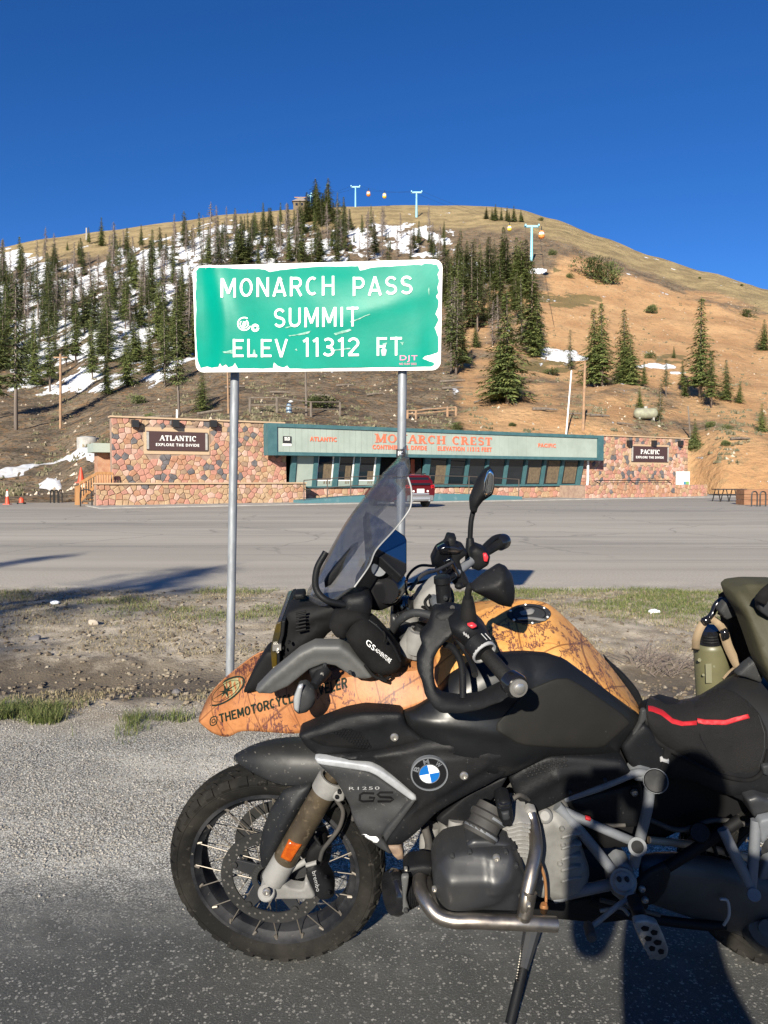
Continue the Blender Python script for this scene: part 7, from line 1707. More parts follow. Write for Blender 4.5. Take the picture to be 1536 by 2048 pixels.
# ---------------------------------------------------------------- engine
pil('gearbox', [(1062, 1640), (1110, 1615), (1142, 1625), (1160, 1680), (1180, 1740), (1170, 1790), (1110, 1800), (1070, 1790), (1050, 1720)], M_ENGINE, .03, 30, .14, 10, extra=msum(ridge(1118, 1640, 1122, 1780, .010, 4), ridge(1122, 1690, 1165, 1680, .01, 6), ridge(1120, 1740, 1170, 1725, .01, 6)), t0=-.20)
for p in ((1126, 1690), (1120, 1728), (1124, 1658)): bolt(*p, -.235, .007, M_ENGINE)
pil('front_case', [(880, 1650), (930, 1640), (960, 1660), (960, 1700), (925, 1720), (890, 1760), (870, 1740), (876, 1690)], M_ENGINE, .02, 18, .16, 9, t0=-.17)
btube('coolant_pipe', [(912, 1640, -.22), (908, 1672, -.23), (898, 1705, -.24)], .020, M_ALU)
btube('header_pipe', [(862, 1650, -.15), (857, 1690, -.16), (860, 1740, -.18)], .026, M_ALU)
btube('wiring_loom', [(850, 1655, -.20), (858, 1690, -.21), (852, 1720, -.22), (858, 1745, -.22)], .011, M_RUB)
for i in range(9):
    y = 1650 + 7.5 * i; pil('cooling_fin', [(1010 + 2 * i, y), (1040, y - 8 + i), (1062, y - 4 + i), (1062, y - 0 + i), (1040, y - 4 + i), (1012 + 2 * i, y + 4)], M_ALU, .004, 3, .12, 7, ch=0, t0=-.318 + .002 * i)
pil('cylinder', [(930, 1672), (1000, 1650), (1062, 1645), (1075, 1700), (1066, 1790), (1040, 1812), (930, 1800), (890, 1740)], M_ENGINE, .01, 20, .18, 12, t0=-.28)
hd = pil('cylinder_head_cover', [(866, 1768), (867, 1745), (874, 1728), (891, 1710), (905, 1705), (946, 1699), (1000, 1696), (1024, 1698), (1038, 1720), (1052, 1752), (1046, 1800), (1038, 1823), (960, 1824), (886, 1823), (874, 1804)], M_HEAD, .035, 30, .10, 7, extra=lambda x, y: .022 * sst(0, 26, min(y - 1712, 1800 - y + (x - 890) * -.25 + 20, x - 872)) * sst(1030, 985, x + (y - 1750) * .3) + .008 * sst(1, -1, (y - 1757 - (x - 975) * .12) / 5) * sst(965, 980, x), t0=-.355)
pil('head_top', [(932, 1686), (945, 1676), (980, 1676), (1015, 1684), (1036, 1698), (1020, 1702), (960, 1700), (938, 1700)], M_HEAD, .012, 10, .08, 7, t0=-.335)
pil('cover_lower', [(876, 1806), (890, 1812), (960, 1815), (1040, 1812), (1038, 1826), (960, 1828), (886, 1827)], M_HEAD, .008, 6, .08, 7, t0=-.365)
SHD = bvh_of([hd]); bolt(993, 1716, -.40, .0095, surf=SHD); bolt(869, 1778, -.37, .007)
blathe('throttle_body', (958, 1672, -.335), (985, 1612, -.295), [(0, .042), (.12, .046), (.2, .046), (.26, .040), (.5, .040), (.55, .045), (.72, .045), (.78, .038), (1, .036)], M_RUB)
for f in (.1, .62):
    a, b = V((958 + 27 * f, 1672 - 57 * f)), V((958 + 27 * (f + .08), 1672 - 57 * (f + .08)))
    blathe('hose_clamp', (a.x, a.y, -.335 + .04 * f), (b.x, b.y, -.335 + .04 * (f + .08)), [(0, .0465), (1, .0465)], M_FRAME)
cn = pil('connector', [(992, 1606), (1005, 1597), (1022, 1600), (1027, 1636), (1022, 1652), (1004, 1650), (996, 1630)], M_PLA, .012, 8, .05, 6, t0=-.335)
pil('connector_plug', [(1002, 1624), (1018, 1621), (1021, 1638), (1006, 1641)], M_PLG, .006, 3, .02, 5, ch=0, t0=-.348)
for y in (1608, 1615): pil('connector_rib', [(996, y), (1020, y - 2), (1020, y + 1), (997, y + 3)], M_GLOSSB, .003, 2, .02, 5, ch=0, t0=-.346)
btube('oil_pipe', [(1080, 1725, -.30), (1090, 1760, -.31), (1092, 1800, -.32), (1088, 1818, -.33)], .004, mk('copper_pipe', (.5, .24, .1), .35, metal=.7))
blathe('oil_plug', (1088, 1808, -.335), (1088, 1824, -.335), [(0, .008), (.3, .011), (1, .009)], bpy.data.materials['copper_pipe'])
# belly pan, centre stand, exhaust in the shade under the engine
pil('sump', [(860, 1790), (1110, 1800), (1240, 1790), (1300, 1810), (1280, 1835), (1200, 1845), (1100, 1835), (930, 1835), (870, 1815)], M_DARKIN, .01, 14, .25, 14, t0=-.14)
btube('centre_stand', [(1180, 1800, -.14), (1260, 1830, -.15), (1400, 1850, -.15), (1450, 1850, -.15)], .014, M_DARKIN)
# crash bars
cb = btube('crash_bar', [(854, 1735, -.26), (842, 1748, -.29), (840, 1772, -.34), (851, 1800, -.39), (872, 1828, -.42), (905, 1841, -.435), (951, 1842, -.44), (1000, 1844, -.44), (1050, 1846, -.44), (1112, 1849, -.43)], .0185, M_STEELT, n=8, seg=18)
btube('crash_bar_upright', [(1060, 1627, -.27), (1066, 1645, -.285), (1071, 1675, -.32), (1071, 1705, -.36), (1063, 1745, -.40), (1052, 1800, -.435), (1048, 1838, -.44)], .0165, M_STEELT, n=6, seg=16)
btube('bar_sleeve', [(1059, 1782, -.428), (1049, 1832, -.442)], .0185, M_STEELT); bolt(1057, 1809, -.452, .006); bolt(1073, 1712, -.372, .006)
pil('bar_lug', [(1050, 1622), (1058, 1615), (1072, 1619), (1074, 1632), (1054, 1634)], M_ALU, .006, 6, .02, 6, t0=-.272)
btube('crash_bar_lower', [(850, 1738, -.27), (868, 1790, -.18), (900, 1815, -.10)], .014, M_STEELT)
# fog lamp
blathe('fog_lamp', (778, 1786, -.30), (838, 1776, -.27), [(0, .010), (0, .052), (.18, .058), (.3, .056), (.34, .050), (.9, .040), (1, .030)], M_GLOSSB, seg=26)
for i in range(7):
    f = .42 + .08 * i; blathe('lamp_fin', (778 + 60 * f, 1786 - 10 * f, -.30 + .03 * f), (778 + 60 * (f + .03), 1786 - 10 * (f + .03), -.30 + .03 * (f + .03)), [(0, .052 - i * .002), (1, .052 - i * .002)], M_PLA, seg=22)
pil('lamp_bracket', [(802, 1752), (818, 1750), (816, 1770), (812, 1795), (820, 1822), (812, 1828), (802, 1822), (806, 1795)], M_ARM, .004, 5, .008, 6, t0=-.345); bolt(812, 1820, -.352, .006, M_PLG)
pil('lamp_clamp', [(806, 1742), (818, 1730), (850, 1726), (866, 1730), (864, 1746), (838, 1748), (822, 1752), (808, 1752)], M_PLA, .012, 8, .05, 7, t0=-.30); bolt(812, 1738, -.318, .005)
# ---------------------------------------------------------------- silver rear frame
def fr(pts, r=.0145, nm='frame_tube', m=None): return btube(nm, pts, r, m or M_FRAME)
fr([(1114, 1612, -.20), (1165, 1668, -.215), (1222, 1738, -.22)], .0145); fr([(1128, 1622, -.20), (1200, 1655, -.21), (1268, 1684, -.215)], .0125)
fr([(1300, 1570, -.20), (1294, 1620, -.205), (1278, 1685, -.212), (1268, 1730, -.215)], .0145); fr([(1108, 1795, -.20), (1160, 1782, -.215), (1225, 1768, -.225)], .0155)
blathe('frame_node', (1275, 1694, -.245), (1275, 1694, -.19), [(0, .016), (0, .024), (1, .024)], M_FRAME); blathe('node_hole', (1275, 1694, -.247), (1275, 1694, -.24), [(0, .001), (0, .016), (1, .016)], M_DARKIN)
pil('pivot_plate', [(1215, 1745), (1240, 1722), (1262, 1728), (1272, 1760), (1272, 1795), (1260, 1815), (1240, 1800), (1222, 1785)], M_FRAME, .014, 14, .05, 8, t0=-.215)
blathe('pivot', (1246, 1763, -.262), (1246, 1763, -.21), [(0, .001), (0, .022), (.06, .027), (.06, .033), (.3, .036), (1, .036)], M_ALU)
for k in range(3): a = R(90 + 120 * k); bolt(1246 + 9 * math.cos(a), 1763 + 9 * math.sin(a), -.263, .006, M_PLG)
fr([(1128, 1597, -.21), (1200, 1574, -.21), (1268, 1547, -.205), (1300, 1548, -.20)], .011)
pil('frame_head', [(1265, 1548), (1282, 1537), (1305, 1543), (1322, 1556), (1318, 1578), (1300, 1580), (1288, 1562), (1268, 1560)], M_FRAME, .014, 12, .05, 7, t0=-.20)
blathe('frame_plug', (1311, 1562, -.245), (1311, 1562, -.19), [(0, .001), (0, .027), (.1, .030), (1, .031)], M_PLA); blathe('plug_ring', (1311, 1562, -.240), (1311, 1562, -.19), [(0, .031), (1, .033)], M_FRAME)
pil('side_tray', [(1130, 1600), (1200, 1582), (1280, 1562), (1290, 1600), (1285, 1650), (1230, 1655), (1180, 1640), (1145, 1622)], M_PLA, .012, 16, .06, 10, t0=-.15)
bolt(1269, 1585, -.175, .010)
fr([(1445, 1658, -.22), (1470, 1710, -.24), (1500, 1772, -.25)], .014, 'rear_peg_stay'); fr([(1512, 1640, -.22), (1508, 1700, -.235), (1502, 1775, -.25)], .014, 'rear_peg_stay')
blathe('rear_peg_joint', (1508, 1790, -.28), (1508, 1790, -.22), [(0, .01), (0, .016), (1, .018)], M_FRAME)
pil('rear_peg_plate', [(1516, 1640), (1560, 1630), (1570, 1720), (1545, 1755), (1515, 1760), (1530, 1720), (1550, 1712), (1545, 1660), (1522, 1690)], M_FRAME, .006, 6, .02, 9, ch=1, t0=-.235)
fr([(1290, 1760, -.18), (1380, 1705, -.17), (1480, 1640, -.16)], .016, 'shock_link', M_DARKIN)
# shaft drive arm
sa = shell('swingarm', [row([(1275, 1800), (1340, 1822), (1420, 1850), (1500, 1880), (1570, 1905)], -.115), row([(1275, 1785), (1340, 1800), (1420, 1822), (1500, 1850), (1570, 1875)], -.165), row([(1275, 1745), (1340, 1752), (1420, 1768), (1500, 1795), (1570, 1820)], -.175), row([(1275, 1718), (1340, 1715), (1420, 1725), (1500, 1750), (1570, 1775)], -.155), row([(1275, 1708), (1340, 1700), (1420, 1708), (1500, 1732), (1570, 1758)], -.11)], mk('grey_swingarm', (.045, .045, .046), .45, c2=(.032, .032, .032), nscale=6, rvar=.1), .01, 1, mir=False)
blathe('final_drive', (1536, 1858, -.20), (1536, 1840, -.06), [(0, .005), (0, .024), (.1, .026), (.12, .05), (.3, .075), (1, .08)], bpy.data.materials['grey_swingarm'])
btube('hose_loop', [(1440, 1798, -.2), (1455, 1802, -.2), (1458, 1830, -.2), (1448, 1850, -.19)], .004, M_LGREY)
fr([(1297, 1680, -.1), (1400, 1692, -.1), (1480, 1712, -.1), (1560, 1730, -.1)], .011, 'brake_line', mk('tan_pipe', (.35, .27, .19), .5))
pil('heel_plate', [(1273, 1765), (1300, 1742), (1330, 1728), (1342, 1745), (1332, 1780), (1312, 1805), (1288, 1812), (1275, 1792)], M_PLA, .006, 8, .012, 7, t0=-.245)
bolt(1284, 1778, -.255, .009); bolt(1290, 1800, -.255, .009)
# foot peg and gear lever
pegm = mk('peg_casting', (.26, .25, .23), .55, metal=.4, c2=(.14, .13, .12), nscale=20)
def pegp(u, v): return (1268 + 20 * u + (v * 45), 1842 - 2 * u + v * 72)
peg = pil('foot_peg', [(1267, 1842), (1290, 1838), (1315, 1846), (1326, 1868), (1337, 1898), (1334, 1912), (1318, 1921), (1302, 1916), (1288, 1896), (1274, 1868)], pegm, .004, 5, .016, 6, t0=-.42)
for x, y, w in ((1290, 1856, 9), (1308, 1864, 8), (1296, 1876, 8), (1315, 1884, 9), (1304, 1896, 7), (1322, 1902, 7)):
    pil('peg_opening', [(x - w, y), (x - w * .3, y - 5), (x + w, y - 2), (x + w * .8, y + 6), (x - w * .4, y + 7)], M_DARKIN, 0, 0, .003, 6, surf=bvh_of([peg]), off=.0012, parent=peg)
for i in range(9):
    f = i / 8; bx_, by_ = (1270 + 32 * f, 1848 + 68 * f); mb = MB(); mb.lathe(B(bx_, by_, -.422), B(bx_ - 3, by_ - 5, -.43), [(0, .005), (.012, .002)], 5); mb.build('peg_tooth', pegm, peg)
pil('peg_hinge', [(1262, 1815), (1285, 1808), (1296, 1835), (1290, 1846), (1270, 1846)], M_PLA, .01, 8, .04, 7, t0=-.36)
btube('gear_lever', [(1262, 1796, -.28), (1240, 1808, -.31), (1200, 1840, -.33), (1183, 1852, -.34)], .007, M_ALU); blathe('lever_tip', (1176, 1850, -.335), (1184, 1878, -.39), [(0, .012), (.1, .013), (.9, .013), (1, .009)], M_RUB)
blathe('lever_joint', (1262, 1797, -.30), (1262, 1797, -.24), [(0, .012), (0, .016), (1, .017)], M_ALU); btube('gear_rod', [(1200, 1822, -.2), (1240, 1815, -.2), (1258, 1830, -.22)], .005, M_ALU)
# side stand: from under the engine to the ground at the near side
foot = G(1011, 2085, .014); topS = B(1066, 1852, -.20)
mb = MB(); mid_ = topS.lerp(foot, .38); mb.tube([topS, mid_], [.026, .016], 10); ssd = mb.build('side_stand', M_HEAD, bike)
mb = MB(); mb.tube([mid_.lerp(topS, .06), foot], .0135, 12); mb.build('stand_leg', M_PLA, ssd)
mb = MB(); mb.box(foot - V((0, 0, .006)), (.075, .06, .014)); mb.build('stand_foot', M_PLA, ssd, bevel=.004)
mb = MB(); q0 = topS + V((-.02, -.005, 0)); q1_ = topS.lerp(foot, .45) + V((-.014, -.02, 0)); pts = []
for i in range(61): f = i / 60; a = i * 2.1; pts.append(q0.lerp(q1_, f) + V((math.cos(a) * .0055, math.sin(a) * .0055, 0)))
mb.tube(pts, .0016, 5); mb.build('stand_spring', M_STEELT, ssd)
mb = MB(); mb.sphere(topS.lerp(foot, .84) + V((-.014, -.012, 0)), .008); mb.build('stand_peg', M_CHROME, ssd)
# ---------------------------------------------------------------- seat
pil('seat_base', [(1300, 1440, -.13), (1350, 1420, -.13), (1536, 1500, -.15), (1600, 1560, -.16), (1600, 1600, -.16), (1530, 1596, -.16), (1450, 1590, -.16), (1380, 1560, -.15), (1320, 1560, -.14), (1300, 1520, -.14)], M_PLA, .02, 25, .10, 14)
m_seat = mk('seat_vinyl', (.008, .008, .009), .5, spec=.3, c2=(.011, .011, .011), nscale=6)
srow = lambda pts, t: [(x, y, t) for x, y in pts]
sb = [srow([(1290, 1470), (1330, 1510), (1400, 1560), (1470, 1590), (1536, 1600), (1620, 1610)], -.15), srow([(1290, 1440), (1340, 1460), (1400, 1500), (1470, 1530), (1536, 1530), (1620, 1530)], -.165), srow([(1292, 1412), (1345, 1425), (1400, 1430), (1470, 1420), (1536, 1430), (1620, 1440)], -.13), srow([(1300, 1392), (1345, 1402), (1400, 1392), (1470, 1352), (1520, 1352), (1620, 1390)], -.02)]
sb.append([(x + 4, y + 10, .10) for x, y, t in sb[-1]]); sb.append([(x + 6, y + 60, .12) for x, y, t in sb[-2]])
seat = fine_shell('seat', sb, m_seat, 3, .004, mir=False)
M_MESH = mk('mesh_cover', (.013, .0125, .013), .85, spec=.2, c2=(.019, .018, .018), nscale=5, bump=.9, bscale=420)
SSEAT = bvh_of([seat])
cov = pil('seat_mesh_cover', [(1289, 1390, -.04), (1324, 1394, -.03), (1360, 1390, -.02), (1388, 1386, -.02), (1413, 1375, -.02), (1438, 1373, -.02), (1468, 1383, -.04), (1496, 1402, -.07), (1518, 1426, -.10), (1534, 1460, -.14), (1536, 1500, -.165), (1525, 1540, -.175), (1503, 1557, -.18), (1468, 1555, -.185), (1423, 1541, -.185), (1363, 1511, -.18), (1316, 1482, -.17), (1297, 1454, -.16), (1291, 1420, -.11)], M_MESH, .012, 14, .012, 9, surf=SSEAT, off=.004,
          extra=msum(ridge(1386, 1390, 1400, 1480, -.008, 4), ridge(1400, 1480, 1460, 1545, -.006, 5), ridge(1330, 1460, 1440, 1530, .010, 18), ridge(1490, 1420, 1500, 1530, .006, 12), lambda x, y: .0018 * math.sin(x * 1.1) * math.sin(y * 1.1)))
SCV = bvh_of([cov])
pil('seat_stripe', [(1296, 1411), (1306, 1412), (1326, 1420), (1346, 1437), (1366, 1443), (1394, 1441), (1394, 1450), (1364, 1452), (1344, 1447), (1322, 1430), (1304, 1423), (1297, 1422)], M_REDP, .001, 3, .002, 6, ch=0, surf=SCV, off=.0016, parent=cov)
pil('seat_stripe', [(1394, 1436), (1410, 1439), (1450, 1440), (1475, 1433), (1496, 1428), (1500, 1436), (1478, 1442), (1452, 1450), (1410, 1449), (1395, 1446)], M_REDP, .001, 3, .002, 6, ch=0, surf=SCV, off=.0016, parent=cov)
stroke([(1470, 1386), (1498, 1406), (1519, 1434), (1529, 1466), (1528, 1502), (1518, 1534)], 2.0, M_LGREY if False else M_PLG, SCV, cov, 'seam', .002)
stroke([(1386, 1388), (1388, 1412), (1394, 1440), (1402, 1478), (1420, 1510), (1448, 1545)], 1.8, M_DARKIN, SCV, cov, 'seam', .002)
btube('cover_piping', [(1297, 1456, -.165), (1316, 1484, -.175), (1363, 1513, -.185), (1423, 1543, -.19), (1468, 1557, -.19), (1503, 1559, -.185), (1526, 1541, -.18), (1537, 1500, -.17)], .006, M_FABRIC)
pil('cover_strap', [(1330, 1495), (1345, 1500), (1338, 1522), (1334, 1548), (1324, 1556), (1318, 1550), (1326, 1522)], M_FABRIC, .001, 4, .004, 6, t0=-.185)
pil('strap_buckle', [(1321, 1516), (1325, 1514), (1327, 1518), (1335, 1520), (1338, 1519), (1338, 1528), (1334, 1526), (1324, 1523), (1321, 1524)], M_LGREY, .001, 2, .005, 5, ch=0, t0=-.19)
pil('tail_fairing', [(1440, 1560), (1500, 1565), (1620, 1540), (1650, 1640), (1600, 1660), (1500, 1610), (1460, 1590)], M_PLA, .012, 14, .08, 12, t0=-.16)
pil('tail_knuckle', [(1490, 1596), (1512, 1588), (1536, 1596), (1560, 1600), (1560, 1640), (1530, 1650), (1505, 1632)], M_HEAD, .012, 10, .06, 8, t0=-.2)
pil('pale_reflector', [(1524, 1532), (1540, 1528), (1550, 1545), (1535, 1552), (1526, 1548)], M_PLG, .004, 6, .01, 6, t0=-.19)
# ---------------------------------------------------------------- small mechanical detail
blathe('engine_mount', (1090, 1632, -.235), (1090, 1632, -.19), [(0, .004), (0, .012), (.1, .017), (.2, .020), (1, .021)], M_ALU)
for i in range(5): pil('case_rib', [(1122, 1672 + 22 * i), (1150, 1664 + 22 * i), (1166, 1668 + 22 * i), (1150, 1671 + 22 * i), (1122, 1679 + 22 * i)], M_ENGINE, .006, 4, .02, 6, t0=-.238)
for p in ((1012, 1704), (1032, 1730), (940, 1704), (905, 1712), (1040, 1790)): bolt(*p, -.375, .006, M_PLG, surf=SHD)
for p in ((650, 1330), (700, 1345), (1140, 1585), (1210, 1560)): bolt(*p, -.235, .005, M_PLG)
pil('red_tag', [(1172, 1634), (1182, 1637), (1181, 1643), (1171, 1640)], M_REDP, .002, 2, .008, 4, ch=0, t0=-.235)
for pts, r in (([(885, 1640, -.2), (905, 1655, -.21), (935, 1648, -.22), (960, 1640, -.22)], .006), ([(1000, 1655, -.25), (1030, 1668, -.26), (1055, 1650, -.26)], .005), ([(1022, 1600, -.26), (1040, 1590, -.25), (1060, 1600, -.22)], .006), ([(1300, 1640, -.15), (1360, 1660, -.15), (1430, 1640, -.15), (1500, 1650, -.15)], .007), ([(1120, 1640, -.16), (1180, 1650, -.16), (1250, 1650, -.16)], .006), ([(1200, 1800, -.18), (1260, 1815, -.19), (1320, 1830, -.2)], .006), ([(820, 1180, -.05), (845, 1150, 0), (875, 1140, .1), (905, 1125, .25)], .005), ([(905, 1215, -.3), (890, 1235, -.25), (870, 1260, -.2), (860, 1290, -.15)], .006), ([(700, 1560, -.15), (712, 1600, -.15), (706, 1640, -.15)], .006)):
    btube('cable', pts, r, M_RUB)
pil('screen_bracket', [(588, 1188), (608, 1187), (610, 1198), (590, 1200)], M_PLA, .004, 4, .04, 6, t0=-.08)
for q in ((900, 1150, .27), (918, 1172, .2), (868, 1205, -.1)): mb = MB(); mb.sphere(B(*q), .014, (1, 1, .8), 10, 6); mb.build('cable_clip', M_PLA, bike)
for i in range(3): pil('rear_rib', [(1395 + 22 * i, 1668), (1401 + 22 * i, 1666), (1416 + 22 * i, 1712), (1410 + 22 * i, 1714)], M_PLA, .003, 3, .02, 6, ch=0, t0=-.12)
blathe('preload_knob', (1400, 1665, -.18), (1400, 1665, -.12), [(0, .006), (0, .024), (.2, .027), (1, .027)], M_PLA)
# ============================================================ THINGS CARRIED ON THE MOTORCYCLE
def own(name, c, label, cat): return thing(name, c, label, cat)
pouch = own('fairing_pouch', B(740, 1345, -.2), 'black fabric pouch reading GS ADVENTURE strapped to the side of the fairing', 'pouch')
pb = pil('pouch_body', [(690, 1268), (708, 1244), (730, 1236), (752, 1250), (776, 1276), (800, 1308), (804, 1332), (790, 1346), (765, 1350), (744, 1342), (718, 1316), (698, 1288)], M_FABRIC, .03, 22, .06, 8, t0=-.20, parent=pouch)
pil('pouch_flap', [(657, 1254), (668, 1228), (692, 1222), (722, 1226), (740, 1238), (724, 1242), (704, 1252), (692, 1278), (672, 1274)], M_FABRIC, .02, 16, .06, 8, t0=-.19, parent=pouch)
SPB = bvh_of([pb])
dtext('GS', [(731, 1288), (747, 1302), (752, 1293), (735, 1277)], M_RWHITE, SPB, pouch, .003, .02, 1.0)
dtext('ADVENTURE', [(749, 1301), (779, 1327), (784, 1319), (753, 1296)], M_RWHITE, SPB, pouch, .003, .0, 1.05)
btube('zip', [(738, 1240, -.225), (760, 1258, -.235), (786, 1292, -.235), (801, 1322, -.225)], .003, M_PLA, pouch)
btube('strap', [(758, 1348, -.21), (770, 1358, -.20), (782, 1352, -.19)], .004, M_FABRIC, pouch); btube('strap', [(730, 1330, -.215), (748, 1352, -.215), (772, 1362, -.21)], .004, M_FABRIC, pouch)
btube('zip_pull', [(766, 1262, -.24), (770, 1272, -.245), (768, 1284, -.245)], .003, M_FABRIC, pouch)
# bottle on the far side, in front of the bag
bc = B(1424, 1400, .16)
bot = own('water_bottle', bc, 'olive green drinking bottle with black cap held by tan straps behind the seat', 'bottle')
a_, b__ = B(1427, 1400, .16), B(1421, 1282, .16); L_ = (b__ - a_).length
mb = MB(); rB = 33 / 1536 * a_.y; mb.lathe(a_, b__, [(-.06, rB), (L_ * .93, rB), (L_ * .97, rB * .97), (L_ * 1.0, rB * .86)], 28); mb.build('bottle_body', mk('olive_bottle', (.105, .10, .052), .42, c2=(.085, .082, .045), nscale=10), bot)
mb = MB(); mb.lathe(b__, b__ + (b__ - a_).normalized() * .06, [(-.012, rB * .9), (-.006, rB * .84), (.004, rB * .84), (.006, rB * .78), (.034, rB * .78), (.042, rB * .6)], 26); mb.build('bottle_cap', M_GLOSSB, bot)
for q in range(3): mb = MB(); d_ = (b__ - a_).normalized(); c0 = b__ + d_ * (.010 + .009 * q); mb.lathe(c0, c0 + d_ * .003, [(0, rB * .80), (.0015, rB * .82), (.003, rB * .80)], 26); mb.build('cap_thread', M_PLA, bot)
def bt(px, py, rr=1.02): # point on the near side of the bottle
    return B(px, py, .16) - V((0, 1, 0)) * rB * math.sqrt(max(.05, 1 - ((px - 1424) / 33) ** 2)) * rr
def strap(pts, w, m, parent, nm='strap'):
    P = cr(pts, 5); mb = MB(); L, Rr = [], []
    for i, p in enumerate(P):
        d = (P[min(i + 1, len(P) - 1)] - P[max(i - 1, 0)]).normalized(); s_ = d.cross((CO - p).normalized()).normalized() * (w / 2); L.append(p + s_); Rr.append(p - s_)
    mb.grid([L, Rr]); return mb.build(nm, m, parent, smooth=60, solid=.003)
strap([B(1391, 1300, .12), B(1393, 1276, .10), B(1404, 1250, .10), B(1420, 1238, .12), B(1436, 1246, .10), B(1448, 1262, .10)], .022, M_STRAP, bot)
strap([B(1448, 1266, .09), B(1456, 1292, .09), B(1468, 1318, .09), B(1476, 1336, .09), B(1462, 1350, .1), B(1452, 1362, .1)], .026, M_STRAP, bot)
pil('buckle', [(1443, 1264), (1456, 1258), (1460, 1276), (1446, 1282)], M_GLOSSB, .005, 4, .012, 5, t0=.08, parent=bot)
pil('buckle', [(1404, 1240), (1418, 1234), (1424, 1246), (1410, 1250)], M_GLOSSB, .005, 4, .012, 5, t0=.08, parent=bot)
btube('handle_loop', [(1408, 1246, .12), (1424, 1228, .12), (1432, 1210, .13), (1444, 1200, .13), (1450, 1210, .12), (1440, 1230, .12)], .009, M_GLOSSB, bot)
pil('sticker', [(1411, 1328), (1423, 1327), (1424, 1366), (1412, 1366)], mk('worn_olive', (.16, .155, .10), .6), 0, 0, .001, 6, ch=0, parent=bot, t0=.16 - rB * 1.03)
for c in ((1434, 1324, 4), (1428, 1333, 2.5), (1399, 1320, 4), (1407, 1350, 3)):
    pil('scuff', [(c[0] + c[2] * math.cos(k), c[1] + c[2] * math.sin(k)) for k in range(6)], bpy.data.materials['worn_olive'], 0, 0, .001, 4, ch=0, parent=bot, t0=.16 - rB * .98)
# olive roll bag and what lies under it
bag = own('luggage_roll', B(1560, 1340, .0), 'olive canvas luggage roll at the right edge, strapped behind the seat', 'bag')
pil('bag_body', [(1459, 1180, -.02), (1469, 1171, .0), (1500, 1167, .0), (1560, 1168, -.02), (1660, 1190, -.05), (1700, 1290, -.1), (1680, 1420, -.15), (1600, 1440, -.16), (1545, 1370, -.14), (1522, 1330, -.12), (1505, 1280, -.10), (1488, 1235, -.06), (1468, 1205, -.03)], M_OLIVE, .06, 60, .06, 12, extra=msum(ridge(1470, 1180, 1520, 1330, .02, 14), ridge(1500, 1180, 1560, 1300, -.012, 16)), parent=bag)
pil('bag_patch', [(1536, 1178), (1560, 1170), (1600, 1200), (1590, 1240), (1540, 1238), (1518, 1222), (1516, 1198)], M_PLG, .006, 8, .02, 8, t0=-.12, parent=bag)
strap([B(1556, 1168, -.13), B(1530, 1188, -.14), B(1520, 1205, -.14)], .03, M_FABRIC, bag)
pan = own('soft_pannier', B(1520, 1450, .2), 'black soft side bag under the olive roll, behind the bottle', 'bag')
pil('pannier_body', [(1452, 1204, .10), (1468, 1194, .10), (1500, 1240, .06), (1540, 1340, .04), (1600, 1400, .04), (1560, 1440, .06), (1500, 1420, .10), (1478, 1380, .12), (1464, 1300, .12)], M_FABRIC, .02, 30, .06, 11, parent=pan)
pil('pannier_flap', [(1436, 1222), (1448, 1204), (1464, 1196), (1480, 1214), (1470, 1232), (1452, 1240)], M_PLG, .008, 8, .02, 7, t0=.05, parent=pan)
pil('pannier_wing', [(1472, 1350), (1490, 1330), (1516, 1312), (1526, 1350), (1522, 1366), (1490, 1354)], M_PLG, .01, 10, .02, 7, t0=-.06, parent=pan)
# ============================================================ ROADSIDE DETAIL
rg = random.Random(9)
M_GRASSG = leafmat('green_grass', (.06, .085, .022), (.10, .125, .035), (.19, .18, .075)); M_GRASSD = leafmat('dry_grass', (.20, .16, .09), (.30, .25, .15), (.12, .11, .05))
def blades(n, fy, fx, dens, hr, name, m, label):
    vs, fs = [], []
    k = 0; tries = 0
    while k < n and tries < n * 12:
        tries += 1; y = fy(); x = fx(y)
        if rg.random() > dens(x, y): continue
        z = gz(x, y); h = rg.uniform(*hr) ; a = rg.uniform(0, 6.28); w = .0014 + .0007 * y / 5; ln = rg.uniform(.2, 1.5) * h; b = len(vs)
        dx, dy = math.cos(a), math.sin(a)
        vs += [(x - dy * w, y + dx * w, z - .005), (x + dy * w, y - dx * w, z - .005), (x + dx * ln * .4 + dy * w * .7, y + dy * ln * .4 - dx * w * .7, z + h * .6), (x + dx * ln * .4 - dy * w * .7, y + dy * ln * .4 + dx * w * .7, z + h * .6), (x + dx * ln, y + dy * ln, z + h)]
        fs += [(b, b + 1, b + 2, b + 3), (b + 3, b + 2, b + 4)]; k += 1
    me = bpy.data.meshes.new(name); me.from_pydata(vs, [], fs); me.materials.append(m); o = bpy.data.objects.new(name, me); COL.objects.link(o); return tag(o, label, 'grass', None, 'stuff')
def nzf(x, y, s, sd): return noise.fractal(V((x * s, y * s, sd)), 1, 2, 4)
blades(12000, lambda: rg.gauss(4.62, .17), lambda y: rg.uniform(-3.0, 3.2), lambda x, y: sst(-.15, .45, nzf(x, y, 1.3, 1)) * (.10 + .9 * (1 - sst(-1.3, -.8, x))), (.015, .075), 'grass_tufts', M_GRASSG, 'short green grass tufts along the edge of the gravel shoulder')
blades(24000, lambda: rg.uniform(7.3, 10.3), lambda y: rg.uniform(-.62, .62) * y, lambda x, y: sst(-.15, .4, nzf(x, y, .8, 2) + .28 * sst(.3, 1.5, x) - .10) * sst(7.2, 8.6, y) * (1 - sst(9.7, 10.3, y)) * (.35 + .65 * sst(-5, -1.0, x)), (.012, .055), 'lot_edge_grass', M_GRASSG, 'thin green grass along the near edge of the parking lot')
